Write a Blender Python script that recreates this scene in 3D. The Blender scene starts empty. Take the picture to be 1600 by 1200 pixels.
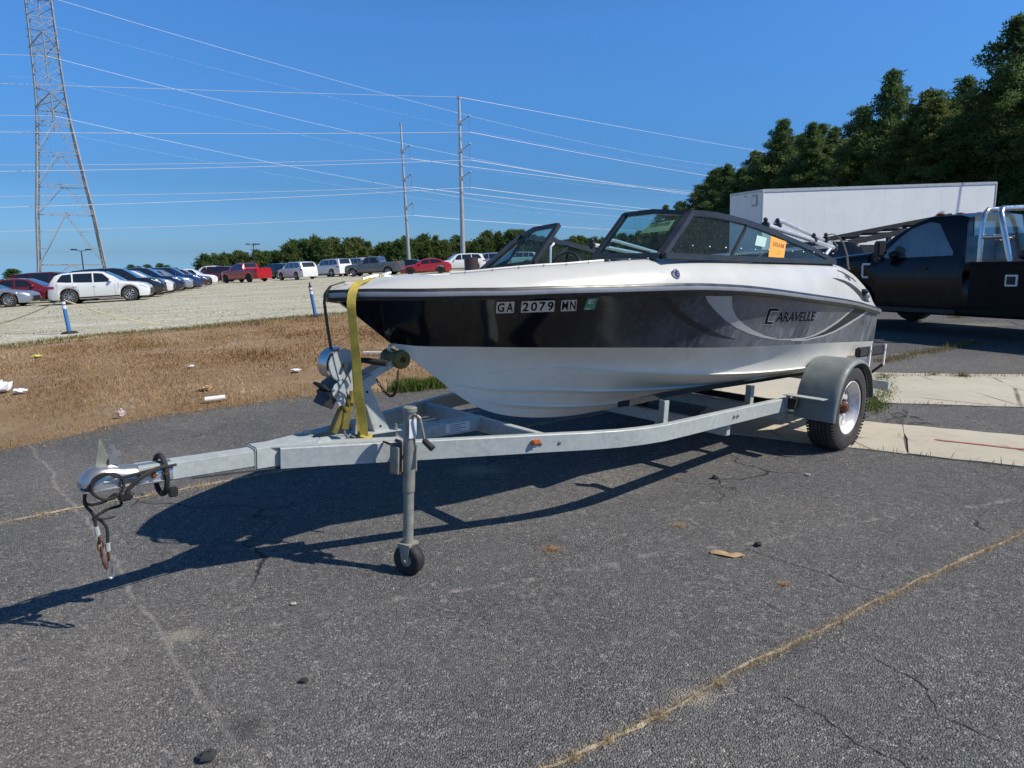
import bpy, bmesh, math, random
import numpy as np
from mathutils import Vector, Matrix
from mathutils.bvhtree import BVHTree
random.seed(7)
rng = np.random.default_rng(7)
sc = bpy.context.scene
COL = sc.collection
R = math.radians

# ------------------------------------------------------------------ camera
cd = bpy.data.cameras.new('camera')
cam = bpy.data.objects.new('camera', cd)
COL.objects.link(cam)
cam.location = (0, 0, 1.5)
cam.rotation_euler = (R(90 - 11.327), 0, 0)
cd.sensor_width = 36
cd.lens = 23.161
cd.clip_start = 0.05
cd.clip_end = 4000
sc.camera = cam

# ------------------------------------------------------------------ sky, sun, exposure
SUN_EL, SUN_AZ = 47.5, -12.5
world = bpy.data.worlds.new('World')
sc.world = world
world.use_nodes = True
wn = world.node_tree
for n_ in list(wn.nodes):
    wn.nodes.remove(n_)
sky = wn.nodes.new('ShaderNodeTexSky')
sky.sky_type = 'NISHITA'
sky.sun_disc = False
sky.sun_elevation = R(SUN_EL)
sky.sun_rotation = R(90 - SUN_AZ)
sky.altitude = 300
sky.air_density = 1.0
sky.dust_density = 0.3
sky.ozone_density = 1.6
bg = wn.nodes.new('ShaderNodeBackground')
bg.inputs[1].default_value = 0.13
wo = wn.nodes.new('ShaderNodeOutputWorld')
# grade the sky's own gradient towards the deep clear blue of the photograph (same at every azimuth)
tcw = wn.nodes.new('ShaderNodeTexCoord')
sxyz = wn.nodes.new('ShaderNodeSeparateXYZ')
wn.links.new(tcw.outputs['Generated'], sxyz.inputs[0])
rmp = wn.nodes.new('ShaderNodeValToRGB')
els_ = rmp.color_ramp.elements
while len(els_) < 6:
    els_.new(.5)
for e_, (p_, c_) in zip(els_, [(0., (.182, .363, .75)), (.09, (.167, .34, .60)), (.2, (.236, .496, .80)), (.3, (.285, .59, .94)), (.55, (.25, .48, .70)), (1., (.20, .36, .48))]):
    e_.position = p_
    e_.color = (*c_, 1)
mul = wn.nodes.new('ShaderNodeMix')
mul.data_type = 'RGBA'
mul.blend_type = 'MULTIPLY'
mul.inputs[0].default_value = 1
# below the horizon the dome repeats the sky just above it
cmb = wn.nodes.new('ShaderNodeCombineXYZ')
ab = wn.nodes.new('ShaderNodeMath')
ab.operation = 'ABSOLUTE'
wn.links.new(sxyz.outputs[2], ab.inputs[0])
wn.links.new(sxyz.outputs[0], cmb.inputs[0])
wn.links.new(sxyz.outputs[1], cmb.inputs[1])
wn.links.new(ab.outputs[0], cmb.inputs[2])
wn.links.new(cmb.outputs[0], sky.inputs[0])
wn.links.new(ab.outputs[0], rmp.inputs[0])
wn.links.new(sky.outputs[0], mul.inputs[6])
wn.links.new(rmp.outputs[0], mul.inputs[7])
wn.links.new(mul.outputs[2], bg.inputs[0])
wn.links.new(bg.outputs[0], wo.inputs[0])
sd = bpy.data.lights.new('sun', 'SUN')
sd.energy = 4.0
sd.angle = R(0.5)
sd.color = (1.0, 0.94, 0.84)
sun = bpy.data.objects.new('sun', sd)
COL.objects.link(sun)
SV = Vector((math.cos(R(SUN_EL)) * math.cos(R(SUN_AZ)), math.cos(R(SUN_EL)) * math.sin(R(SUN_AZ)), math.sin(R(SUN_EL))))
sun.rotation_euler = SV.to_track_quat('Z', 'Y').to_euler()
sun.location = (30, -6, 33)
sc.view_settings.view_transform = 'Standard'
sc.view_settings.look = 'None'
sc.view_settings.gamma = 1
sc.view_settings.exposure = 0.35
sc.view_settings.use_curve_mapping = False

# ------------------------------------------------------------------ terrain
def sp(x, w=1.2):
    return w * np.logaddexp(0, x / w)
def T(x, y):
    t = .05 * (sp(np.clip(x, -99, 60) - 4.5) - sp(-2.5 - np.clip(x, -60, 99)))
    fall = .055 * sp(np.minimum(y, 2600) - 100, 8.) / (1 + np.exp(np.clip((x - 25 - .12 * y) / 14, -30, 30)))
    return t - .0045 * sp(np.minimum(y, 110) - 8) - fall
def Tz(x, y):
    return float(T(x, y))

# ------------------------------------------------------------------ materials
def mat(name):
    m = bpy.data.materials.new(name)
    m.use_nodes = True
    nt = m.node_tree
    return m, nt, nt.nodes['Principled BSDF']
def N(nt, t, **kw):
    n = nt.nodes.new(t)
    for k, v in kw.items():
        if k.startswith('i_'):
            n.inputs[k[2:].replace('_', ' ')].default_value = v
        else:
            setattr(n, k, v)
    return n
def mixc(nt, fac, a, b, blend='MIX'):
    n = nt.nodes.new('ShaderNodeMix')
    n.data_type = 'RGBA'
    n.blend_type = blend
    for sock, val in ((n.inputs[0], fac), (n.inputs[6], a), (n.inputs[7], b)):
        if hasattr(val, 'is_output'):
            nt.links.new(val, sock)
        elif isinstance(val, (int, float)):
            sock.default_value = val
        else:
            sock.default_value = (*val[:3], 1)
    return n.outputs[2]
def ramp(nt, src, stops):
    n = nt.nodes.new('ShaderNodeValToRGB')
    els = n.color_ramp.elements
    while len(els) < len(stops):
        els.new(0.5)
    for e, (p, c) in zip(els, stops):
        e.position = p
        e.color = (*c, 1) if not isinstance(c, (int, float)) else (c, c, c, 1)
    nt.links.new(src, n.inputs[0])
    return n.outputs[0]
def math_(nt, op, a, b=None):
    n = nt.nodes.new('ShaderNodeMath')
    n.operation = op
    for sock, val in zip(n.inputs, (a, b)):
        if val is None:
            continue
        if hasattr(val, 'is_output'):
            nt.links.new(val, sock)
        else:
            sock.default_value = val
    return n.outputs[0]
def coords(nt, which='Object', scale=None):
    tc = nt.nodes.new('ShaderNodeTexCoord')
    o = tc.outputs[which]
    if scale is not None:
        mp = nt.nodes.new('ShaderNodeMapping')
        mp.inputs['Scale'].default_value = scale if hasattr(scale, '__len__') else (scale,) * 3
        nt.links.new(o, mp.inputs[0])
        o = mp.outputs[0]
    return o
def noise(nt, co, scale, detail=4, rough=.55, dist=0.0):
    n = N(nt, 'ShaderNodeTexNoise')
    n.inputs['Scale'].default_value = scale
    n.inputs['Detail'].default_value = detail
    n.inputs['Roughness'].default_value = rough
    n.inputs['Distortion'].default_value = dist
    nt.links.new(co, n.inputs['Vector'])
    return n.outputs['Fac']
def voro(nt, co, scale, feature='F1', out='Distance', rand=1.0):
    n = N(nt, 'ShaderNodeTexVoronoi')
    n.feature = feature
    n.inputs['Scale'].default_value = scale
    n.inputs['Randomness'].default_value = rand
    nt.links.new(co, n.inputs['Vector'])
    return n.outputs[out]
def bump(nt, b, h, strength=.3, dist=.01):
    n = nt.nodes.new('ShaderNodeBump')
    n.inputs['Strength'].default_value = strength
    n.inputs['Distance'].default_value = dist
    nt.links.new(h, n.inputs['Height'])
    nt.links.new(n.outputs[0], b.inputs['Normal'])

def pm(name, col, rough=.5, metal=0., var=.12, scale=6., coat=0., bmp=0., dirt=None, dirt_amt=.3, rvar=.1, spec=None):
    """painted / plain surface: base colour with soft noise variation, roughness variation and optional dirt"""
    m, nt, b = mat(name)
    co = coords(nt)
    n1 = noise(nt, co, scale, 5)
    c0 = tuple(max(0, c * (1 - var)) for c in col)
    c1 = tuple(min(1, c * (1 + var)) for c in col)
    c = ramp(nt, n1, [(.3, c0), (.7, c1)])
    if dirt:
        n2 = noise(nt, co, scale * 2.3, 8, .7, .4)
        f = ramp(nt, n2, [(.5, 0.), (.5 + .3, dirt_amt)])
        c = mixc(nt, f, c, dirt)
    nt.links.new(c, b.inputs['Base Color'])
    r = ramp(nt, noise(nt, co, scale * 1.7, 5), [(.3, max(.02, rough - rvar)), (.7, min(1, rough + rvar))])
    nt.links.new(r, b.inputs['Roughness'])
    b.inputs['Metallic'].default_value = metal
    b.inputs['Coat Weight'].default_value = coat
    b.inputs['Coat Roughness'].default_value = .04
    if spec is not None:
        b.inputs['Specular IOR Level'].default_value = spec
    if bmp:
        bump(nt, b, noise(nt, co, scale * 12, 3), bmp, .004)
    return m

M = {}
M['gel_white'] = pm('gelcoat_white', (.57, .56, .52), .3, var=.03, scale=3, coat=.12, dirt=(.45, .42, .34), dirt_amt=.22)
M['gel_inner'] = pm('liner_white', (.62, .61, .57), .4, var=.04)
M['vinyl_black'] = pm('vinyl_black', (.022, .021, .023), .38, var=.2, dirt=(.16, .15, .14), dirt_amt=.2)
M['frame_black'] = pm('frame_black', (.028, .027, .029), .33, var=.2, dirt=(.2, .19, .18), dirt_amt=.15)
M['steel'] = pm('stainless', (.50, .49, .48), .3, .8, var=.08)
M['rail_bright'] = pm('rub_insert_steel', (.33, .33, .33), .32, .45, var=.08)
M['gel_low_lifted'] = pm('gelcoat_bottom_lifted', (.82, .79, .70), .35, var=.03, scale=3, coat=.1, dirt=(.50, .46, .37), dirt_amt=.3)  # same white gelcoat as the deck, colour lifted and warmed against underside shade
M['galv'] = None
M['tube_white'] = pm('anodised_tube', (.72, .72, .72), .3, .5, var=.05)
M['rubber'] = pm('rubber', (.022, .021, .02), .75, var=.3, dirt=(.11, .09, .07), dirt_amt=.35, bmp=.2)
M['tyre'] = pm('tyre_rubber', (.035, .032, .03), .8, var=.3, scale=9, dirt=(.14, .115, .09), dirt_amt=.5, bmp=.3)
M['rust'] = pm('rusty_iron', (.13, .055, .03), .9, .2, var=.5, scale=30, bmp=.5)
M['plastic_black'] = pm('plastic_black', (.02, .02, .021), .45, var=.2)
M['olive_roller'] = pm('roller_yellow_dirty', (.16, .125, .025), .6, var=.3, scale=20)
M['yellow_web'] = pm('yellow_webbing', (.46, .36, .06), .8, var=.25, scale=14, dirt=(.15, .125, .05), dirt_amt=.75, bmp=.4)
M['grey_web'] = pm('dark_webbing', (.05, .045, .04), .85, var=.2, scale=25, bmp=.3)
M['amber'] = pm('amber_lens', (.42, .10, .03), .3, var=.2)
M['red_lens'] = pm('red_lens', (.35, .02, .02), .2, var=.1)
M['decal_silver'] = pm('decal_silver', (.46, .46, .46), .4, .1, var=.06, dirt=(.3, .3, .3), dirt_amt=.3)
M['decal_dark'] = pm('decal_dark', (.016, .015, .016), .6, var=.5, scale=40, dirt=(.07, .07, .07), dirt_amt=.6)
M['plate_silver'] = pm('plate_silver', (.70, .70, .70), .45, .1, var=.05)
M['ink'] = pm('ink_black', (.008, .008, .009), .85, var=.1, spec=.08)
M['green_sticker'] = pm('sticker_green', (.05, .27, .19), .45, var=.1)
M['orange_sticker'] = pm('sticker_orange', (.85, .36, .04), .6, var=.05)
M['mint_sticker'] = pm('sticker_mint', (.45, .62, .55), .6, var=.05)
M['yellow_card'] = pm('card_yellow', (.62, .58, .30), .6, var=.05)
M['maroon'] = pm('badge_maroon', (.13, .02, .04), .25, .3, var=.1, coat=.5)
M['white_pvc'] = pm('pvc_white', (.75, .75, .73), .45, var=.05, dirt=(.4, .38, .33))
M['carpet'] = pm('bunk_carpet', (.03, .03, .032), .95, var=.3, scale=40, bmp=.6)
M['rim_white'] = pm('rim_white', (.70, .69, .68), .4, .2, var=.08, scale=14, dirt=(.20, .085, .04), dirt_amt=.8)
M['glass_dark'] = pm('car_glass', (.012, .016, .02), .05, var=.2, coat=1.)
M['rim_alloy'] = pm('alloy_rim', (.48, .49, .50), .3, .8, var=.08)
M['rim_dark'] = pm('dark_rim', (.03, .03, .03), .4, .4, var=.1)
M['lamp_clear'] = pm('lamp_lens', (.62, .64, .66), .1, .3, var=.1, coat=1.)
M['chrome'] = pm('chrome', (.62, .61, .60), .2, .85, var=.04)
M['lattice'] = pm('tower_steel', (.36, .37, .37), .55, .35, var=.15, scale=1.5)
M['pole_steel'] = pm('monopole_steel', (.46, .48, .50), .5, .35, var=.08, scale=.7)
M['wire'] = pm('aluminium_wire', (.82, .84, .86), .5, 0., var=.03)
M['insul'] = pm('insulator', (.25, .27, .3), .4, var=.1)
M['blue_plastic'] = pm('bollard_blue', (.05, .17, .42), .5, var=.1, dirt=(.25, .25, .25), dirt_amt=.25)
M['refl_white'] = pm('reflective_white', (.7, .7, .7), .3, var=.05)
M['rope'] = pm('rope_yellow', (.52, .45, .24), .9, var=.2)
M['paper'] = pm('paper_white', (.75, .73, .70), .8, var=.1)
M['plastic_clear'] = pm('plastic_bag', (.66, .68, .72), .35, var=.1)
M['paper_pink'] = pm('paper_pink', (.65, .5, .48), .8, var=.25, scale=40)
M['plastic_yellow'] = pm('plastic_yellow', (.62, .56, .12), .6, var=.2)
M['leaf_brown'] = pm('dry_leaf', (.42, .29, .15), .8, var=.3, scale=30)
M['stone_dark'] = pm('stone_dark', (.035, .034, .034), .8, var=.4, scale=30, bmp=.6)
M['bark'] = pm('pine_bark', (.075, .05, .035), .95, var=.35, scale=4, bmp=.8)
M['paint_red'] = pm('paint_faded_red', (.38, .14, .09), .9, var=.2, scale=14)
M['trailer_white'] = pm('box_trailer_white', (.80, .80, .78), .5, var=.04, scale=.6, dirt=(.42, .41, .38), dirt_amt=.22)
M['steel_dark'] = pm('dark_steel', (.035, .034, .035), .6, .3, var=.3, dirt=(.12, .09, .07), dirt_amt=.4)
M['truck_black'] = pm('truck_black', (.005, .005, .007), .22, var=.2, coat=.12, dirt=(.02, .018, .016), dirt_amt=.3, spec=.3)
M['body_black'] = pm('service_body_black', (.007, .0065, .0065), .45, var=.3, dirt=(.02, .018, .016), dirt_amt=.3, spec=.15)

def galv():
    m, nt, b = mat('galvanised_steel')
    co = coords(nt)
    v = voro(nt, co, 55, out='Color')
    sepn = nt.nodes.new('ShaderNodeSeparateColor')
    nt.links.new(v, sepn.inputs[0])
    c = ramp(nt, sepn.outputs[0], [(0., (.37, .40, .385)), (1., (.45, .475, .455))])
    c = mixc(nt, ramp(nt, noise(nt, co, 5, 6, .65), [(.42, 0.), (.75, .55)]), c, (.52, .545, .52))
    c = mixc(nt, ramp(nt, noise(nt, co, 17, 8, .75), [(.55, 0.), (.78, .6)]), c, (.21, .20, .175))
    nt.links.new(c, b.inputs['Base Color'])
    b.inputs['Metallic'].default_value = .12
    nt.links.new(ramp(nt, noise(nt, co, 9, 4), [(.3, .42), (.7, .62)]), b.inputs['Roughness'])
    return m
M['galv'] = galv()
M['galv_dark'] = pm('weathered_zinc', (.185, .205, .195), .55, .15, var=.16, scale=11, dirt=(.27, .27, .24), dirt_amt=.5)
M['glass_cab'] = pm('cab_glazing', (.085, .115, .11), .06, var=.3, scale=3, coat=1., spec=.8)
M['galv_worn'] = pm('worn_zinc_tube', (.27, .275, .235), .55, .2, var=.25, scale=12, dirt=(.17, .11, .065), dirt_amt=.65)

def hull_black():
    """glossy black gelcoat forward, chalky grey oxidation aft with wipe marks"""
    m, nt, b = mat('gelcoat_black')
    co = coords(nt)
    sep = nt.nodes.new('ShaderNodeSeparateXYZ')
    nt.links.new(co, sep.inputs[0])
    along = nt.nodes.new('ShaderNodeMapRange')
    along.inputs[1].default_value = -2.65
    along.inputs[2].default_value = -1.2
    nt.links.new(sep.outputs[0], along.inputs[0])
    n1 = noise(nt, coords(nt, scale=(1, 1, 1)), 3.2, 6, .6, .3)
    n2 = noise(nt, coords(nt, scale=(12, 12, .9)), 2.0, 5, .65)
    n3 = noise(nt, co, 38, 4, .7)
    f = math_(nt, 'ADD', ramp(nt, n1, [(.3, .25), (.7, 1.)]), ramp(nt, n2, [(.50, 0.), (.72, .8)]))
    f = math_(nt, 'MULTIPLY', f, along.outputs[0])
    f = math_(nt, 'MULTIPLY', f, ramp(nt, n3, [(.2, .75), (.8, 1.05)]))
    c = ramp(nt, f, [(0., (.006, .006, .008)), (.45, (.075, .086, .102)), (1., (.19, .208, .235))])
    nt.links.new(c, b.inputs['Base Color'])
    r = ramp(nt, f, [(0., .07), (.25, .26), (1., .5)])
    nt.links.new(r, b.inputs['Roughness'])
    b.inputs['Coat Weight'].default_value = 0.
    b.inputs['Specular IOR Level'].default_value = .33
    b.inputs['Coat Roughness'].default_value = .05
    return m
M['gel_black'] = hull_black()

def clear_glass(name, tint, refl=.045):
    m, nt, b = mat(name)
    nt.nodes.remove(b)
    out = nt.nodes['Material Output']
    tr = N(nt, 'ShaderNodeBsdfTransparent')
    co = coords(nt)
    d = noise(nt, co, 7, 8, .7)
    tr_c = ramp(nt, d, [(.4, tint), (.8, tuple(t * .85 for t in tint))])
    nt.links.new(tr_c, tr.inputs[0])
    gl = N(nt, 'ShaderNodeBsdfGlossy')
    gl.inputs['Roughness'].default_value = .03
    df = N(nt, 'ShaderNodeBsdfDiffuse')
    df.inputs[0].default_value = (.35, .4, .42, 1)
    lw = N(nt, 'ShaderNodeLayerWeight')
    lw.inputs[0].default_value = refl
    m1 = N(nt, 'ShaderNodeMixShader')
    nt.links.new(lw.outputs['Fresnel'], m1.inputs[0])
    nt.links.new(tr.outputs[0], m1.inputs[1])
    nt.links.new(gl.outputs[0], m1.inputs[2])
    m2 = N(nt, 'ShaderNodeMixShader')
    nt.links.new(ramp(nt, noise(nt, co, 60, 6, .75), [(.45, .025), (.75, .085)]), m2.inputs[0])
    nt.links.new(m1.outputs[0], m2.inputs[1])
    nt.links.new(df.outputs[0], m2.inputs[2])
    nt.links.new(m2.outputs[0], out.inputs[0])
    return m
M['glass_teal'] = clear_glass('windscreen_glass', (.66, .82, .84))
M['glass_clear'] = clear_glass('cab_glass', (.35, .42, .40), .06)

PAINT = {}
def paint(name, col, rough=.25, metal=0.):
    if name not in PAINT:
        PAINT[name] = pm('paint_' + name, col, rough, metal, var=.04, scale=2, coat=1., rvar=.05, dirt=tuple(.6 * c + .08 for c in col), dirt_amt=.15)
    return PAINT[name]

# ------------------------------------------------------------------ mesh helpers
class MB:
    def __init__(s):
        s.v = []
        s.f = []
    def add(s, vs, fs):
        k = len(s.v)
        s.v.extend(tuple(map(float, p)) for p in vs)
        s.f.extend([tuple(i + k for i in f) for f in fs])
        return s
    def box(s, c, d, rot=None):
        c = Vector(c)
        pts = []
        for x in (-.5, .5):
            for y in (-.5, .5):
                for z in (-.5, .5):
                    p = Vector((x * d[0], y * d[1], z * d[2]))
                    if rot is not None:
                        p = rot @ p
                    pts.append(c + p)
        return s.add(pts, [(0, 1, 3, 2), (4, 6, 7, 5), (0, 4, 5, 1), (2, 3, 7, 6), (0, 2, 6, 4), (1, 5, 7, 3)])
    def bar(s, p0, p1, w, h, up=(0, 0, 1)):
        p0, p1, up = Vector(p0), Vector(p1), Vector(up)
        d = (p1 - p0).normalized()
        side = d.cross(up)
        if side.length < 1e-4:
            side = d.cross(Vector((1, 0, 0)))
        side.normalize()
        u = side.cross(d).normalized()
        pts = []
        for p in (p0, p1):
            for a, b in ((-1, -1), (1, -1), (1, 1), (-1, 1)):
                pts.append(p + side * a * w / 2 + u * b * h / 2)
        return s.add(pts, [(3, 2, 1, 0), (4, 5, 6, 7), (0, 1, 5, 4), (1, 2, 6, 5), (2, 3, 7, 6), (3, 0, 4, 7)])
    def tube(s, path, r, seg=8, caps=True):
        P = [Vector(p) for p in path]
        rs = r if hasattr(r, '__len__') else [r] * len(P)
        ring0 = None
        k = len(s.v)
        prev = None
        for i, p in enumerate(P):
            d = (P[min(i + 1, len(P) - 1)] - P[max(i - 1, 0)]).normalized()
            if prev is None:
                a = d.cross(Vector((0, 0, 1)))
                if a.length < .1:
                    a = d.cross(Vector((1, 0, 0)))
                a.normalize()
            else:
                a = (prev - d * prev.dot(d)).normalized()
            prev = a
            b = d.cross(a)
            for j in range(seg):
                t = 2 * math.pi * j / seg
                s.v.append(tuple(p + (a * math.cos(t) + b * math.sin(t)) * rs[i]))
        for i in range(len(P) - 1):
            for j in range(seg):
                j2 = (j + 1) % seg
                s.f.append((k + i * seg + j, k + i * seg + j2, k + (i + 1) * seg + j2, k + (i + 1) * seg + j))
        if caps:
            s.f.append(tuple(k + j for j in reversed(range(seg))))
            s.f.append(tuple(k + (len(P) - 1) * seg + j for j in range(seg)))
        return s
    def lathe(s, prof, c, axis, seg=24, closed=False):
        """prof: list of (distance along axis, radius)"""
        c, ax = Vector(c), Vector(axis).normalized()
        a = ax.cross(Vector((0, 0, 1)))
        if a.length < .1:
            a = ax.cross(Vector((1, 0, 0)))
        a.normalize()
        b = ax.cross(a)
        k = len(s.v)
        for (h, r) in prof:
            for j in range(seg):
                t = 2 * math.pi * j / seg
                s.v.append(tuple(c + ax * h + (a * math.cos(t) + b * math.sin(t)) * max(r, 1e-4)))
        n = len(prof)
        for i in range(n if closed else n - 1):
            i2 = (i + 1) % n
            for j in range(seg):
                j2 = (j + 1) % seg
                s.f.append((k + i * seg + j, k + i * seg + j2, k + i2 * seg + j2, k + i2 * seg + j))
        return s
    def loft(s, rows, close_ends=False):
        n = len(rows[0])
        k = len(s.v)
        for r_ in rows:
            s.v.extend(tuple(map(float, p)) for p in r_)
        for i in range(len(rows) - 1):
            for j in range(n - 1):
                s.f.append((k + i * n + j, k + i * n + j + 1, k + (i + 1) * n + j + 1, k + (i + 1) * n + j))
        if close_ends:
            s.f.append(tuple(k + j for j in reversed(range(n))))
            s.f.append(tuple(k + (len(rows) - 1) * n + j for j in range(n)))
        return s
    def prism(s, poly, thick, fn):
        """poly: 2-D outline, fn(a, b, t) -> 3-D point, t in {0, thick}"""
        n = len(poly)
        pts = [fn(a, b, 0) for a, b in poly] + [fn(a, b, thick) for a, b in poly]
        fs = [tuple(range(n - 1, -1, -1)), tuple(range(n, 2 * n))]
        fs += [(i, (i + 1) % n, n + (i + 1) % n, n + i) for i in range(n)]
        return s.add(pts, fs)
    def ball(s, c, r, seg=10, rings=6, sc_=(1, 1, 1)):
        prof = [(-math.cos(math.pi * i / rings), math.sin(math.pi * i / rings)) for i in range(rings + 1)]
        k = len(s.v)
        s.lathe(prof, (0, 0, 0), (0, 0, 1), seg)
        for i in range(k, len(s.v)):
            v = s.v[i]
            s.v[i] = (c[0] + v[0] * r * sc_[0], c[1] + v[1] * r * sc_[1], c[2] + v[2] * r * sc_[2])
        return s
    def build(s, name, m, parent=None, smooth=35, bevel=0, recalc=True):
        me = bpy.data.meshes.new(name)
        me.from_pydata(s.v, [], s.f)
        if recalc or bevel:
            bm = bmesh.new()
            bm.from_mesh(me)
            bmesh.ops.remove_doubles(bm, verts=bm.verts, dist=1e-5)
            bmesh.ops.recalc_face_normals(bm, faces=bm.faces)
            if bevel:
                es = [e for e in bm.edges if len(e.link_faces) == 2 and e.calc_face_angle(0) > .6]
                bmesh.ops.bevel(bm, geom=es, offset=bevel, segments=2, affect='EDGES', clamp_overlap=True)
            bm.to_mesh(me)
            bm.free()
        if smooth:
            me.shade_smooth()
            me.set_sharp_from_angle(angle=R(smooth))
        me.materials.append(m)
        return link(name, me, parent)

def link(name, me, parent=None):
    o = bpy.data.objects.new(name, me)
    COL.objects.link(o)
    if parent is not None:
        o.parent = parent
    return o
def tag(o, label=None, cat=None, group=None, kind=None):
    for k, v in (('label', label), ('category', cat), ('group', group), ('kind', kind)):
        if v:
            o[k] = v
    return o
def empty(name, loc=(0, 0, 0), rz=0, label=None, cat=None, group=None):
    o = bpy.data.objects.new(name, None)
    COL.objects.link(o)
    o.location = loc
    o.rotation_euler = (0, 0, rz)
    o.empty_display_size = .2
    return tag(o, label, cat, group)
def kids(o):
    return [c for c in list(o.children)]
def copy_tree(o, parent=None):
    c = o.copy()
    COL.objects.link(c)
    if parent is not None:
        c.parent = parent
        c.matrix_parent_inverse = o.matrix_parent_inverse
    for ch in kids(o):
        copy_tree(ch, c)
    return c
def text_verts(txt, size=1.0, bold=0.02):
    cu = bpy.data.curves.new('lettering', 'FONT')
    cu.body = txt
    cu.size = size
    cu.offset = bold
    cu.resolution_u = 3
    o = bpy.data.objects.new('lettering', cu)
    COL.objects.link(o)
    dg = bpy.context.evaluated_depsgraph_get()
    me = bpy.data.meshes.new_from_object(o.evaluated_get(dg))
    vs = [tuple(v.co) for v in me.vertices]
    fs = [tuple(p.vertices) for p in me.polygons]
    bpy.data.objects.remove(o)
    bpy.data.curves.remove(cu)
    bpy.data.meshes.remove(me)
    return vs, fs
# ------------------------------------------------------------------ ground materials
def m_asphalt():
    m, nt, b = mat('old_asphalt')
    co = coords(nt)
    big = noise(nt, co, .35, 6, .6, .5)
    mid = noise(nt, co, 2.1, 6, .65, .3)
    base = ramp(nt, big, [(.28, (.125, .122, .121)), (.72, (.185, .178, .170))])
    base = mixc(nt, ramp(nt, mid, [(.42, 0.), (.75, .5)]), base, (.200, .186, .168))
    cool = noise(nt, co, .22, 4, .6, .8)
    base = mixc(nt, ramp(nt, cool, [(.45, 0.), (.6, .6)]), base, (.118, .118, .123))
    oil = math_(nt, 'MULTIPLY', ramp(nt, noise(nt, co, 1.3, 7, .7, 1.2), [(.58, 0.), (.72, .7)]), ramp(nt, noise(nt, co, .5, 3), [(.45, 0.), (.6, 1.)]))
    base = mixc(nt, oil, base, (.066, .063, .061))
    # aggregate: stones of several sizes with light and dark tops
    v1 = voro(nt, co, 150, out='Color')
    s1 = nt.nodes.new('ShaderNodeSeparateColor')
    nt.links.new(v1, s1.inputs[0])
    st = ramp(nt, s1.outputs[0], [(0., (.25, .25, .26)), (.14, (.55, .55, .56)), (.45, (.9, .9, .9)), (.8, (1.25, 1.24, 1.22)), (.92, (1.9, 1.87, 1.8)), (1., (2.9, 2.8, 2.6))])
    base = mixc(nt, ramp(nt, noise(nt, co, 2.7, 4, .7), [(.3, .45), (.7, .95)]), base, st, 'MULTIPLY')
    v2 = voro(nt, co, 34, out='Color')
    s2 = nt.nodes.new('ShaderNodeSeparateColor')
    nt.links.new(v2, s2.inputs[0])
    st2 = ramp(nt, s2.outputs[1], [(0., (.8, .8, .8)), (.6, (1., 1., 1.)), (.95, (1.12, 1.1, 1.08)), (.985, (1.7, 1.65, 1.55))])
    base = mixc(nt, .6, base, st2, 'MULTIPLY')
    # wandering hairline cracks
    wv = nt.nodes.new('ShaderNodeVectorMath')
    wv.operation = 'ADD'
    nz = N(nt, 'ShaderNodeTexNoise')
    nz.inputs['Scale'].default_value = 3.5
    nz.inputs['Detail'].default_value = 6
    nt.links.new(co, nz.inputs['Vector'])
    sc_ = nt.nodes.new('ShaderNodeVectorMath')
    sc_.operation = 'SCALE'
    sc_.inputs['Scale'].default_value = .35
    nt.links.new(nz.outputs['Color'], sc_.inputs[0])
    nt.links.new(co, wv.inputs[0])
    nt.links.new(sc_.outputs[0], wv.inputs[1])
    ed = voro(nt, wv.outputs[0], .62, 'DISTANCE_TO_EDGE')
    ck = ramp(nt, ed, [(.003, 1.), (.009, 0.)])
    ck = math_(nt, 'MULTIPLY', ck, ramp(nt, noise(nt, co, .8, 3), [(.5, 0.), (.6, 1.)]))
    base = mixc(nt, math_(nt, 'MULTIPLY', ck, .8), base, (.022, .02, .018))
    # sandy dirt drifts
    sand = math_(nt, 'MULTIPLY', ramp(nt, noise(nt, co, .55, 5, .6, .6), [(.52, 0.), (.75, 1.)]), ramp(nt, noise(nt, co, 14, 6, .75), [(.42, 0.), (.7, .75)]))
    base = mixc(nt, sand, base, (.31, .275, .225))
    spots = math_(nt, 'MULTIPLY', ramp(nt, voro(nt, co, .55), [(.10, 1.), (.24, 0.)]), ramp(nt, noise(nt, co, 22, 6, .8), [(.45, 0.), (.62, .7)]))
    base = mixc(nt, spots, base, (.38, .34, .28))
    # straight dusty scuff crossing the tongue side, and oil stains
    sep = nt.nodes.new('ShaderNodeSeparateXYZ')
    nt.links.new(co, sep.inputs[0])
    def line(ax, ay, bx, by, w, wob):
        L = math.hypot(bx - ax, by - ay)
        nx, ny = -(by - ay) / L, (bx - ax) / L
        d = math_(nt, 'ADD', math_(nt, 'MULTIPLY', sep.outputs[0], nx), math_(nt, 'MULTIPLY', sep.outputs[1], ny))
        d = math_(nt, 'ADD', d, -(ax * nx + ay * ny))
        d = math_(nt, 'ADD', d, math_(nt, 'MULTIPLY', math_(nt, 'SUBTRACT', noise(nt, co, 1.2, 4), .5), wob))
        return ramp(nt, math_(nt, 'DIVIDE', math_(nt, 'ABSOLUTE', d), w), [(.15, 1.), (1., 0.)])
    brk = ramp(nt, noise(nt, co, 16, 6, .8), [(.38, .1), (.62, .8)])
    fade = nt.nodes.new('ShaderNodeMapRange')
    fade.inputs[1].default_value = 1.6
    fade.inputs[2].default_value = 2.7
    fade.inputs[3].default_value = .35
    nt.links.new(sep.outputs[1], fade.inputs[0])
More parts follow.
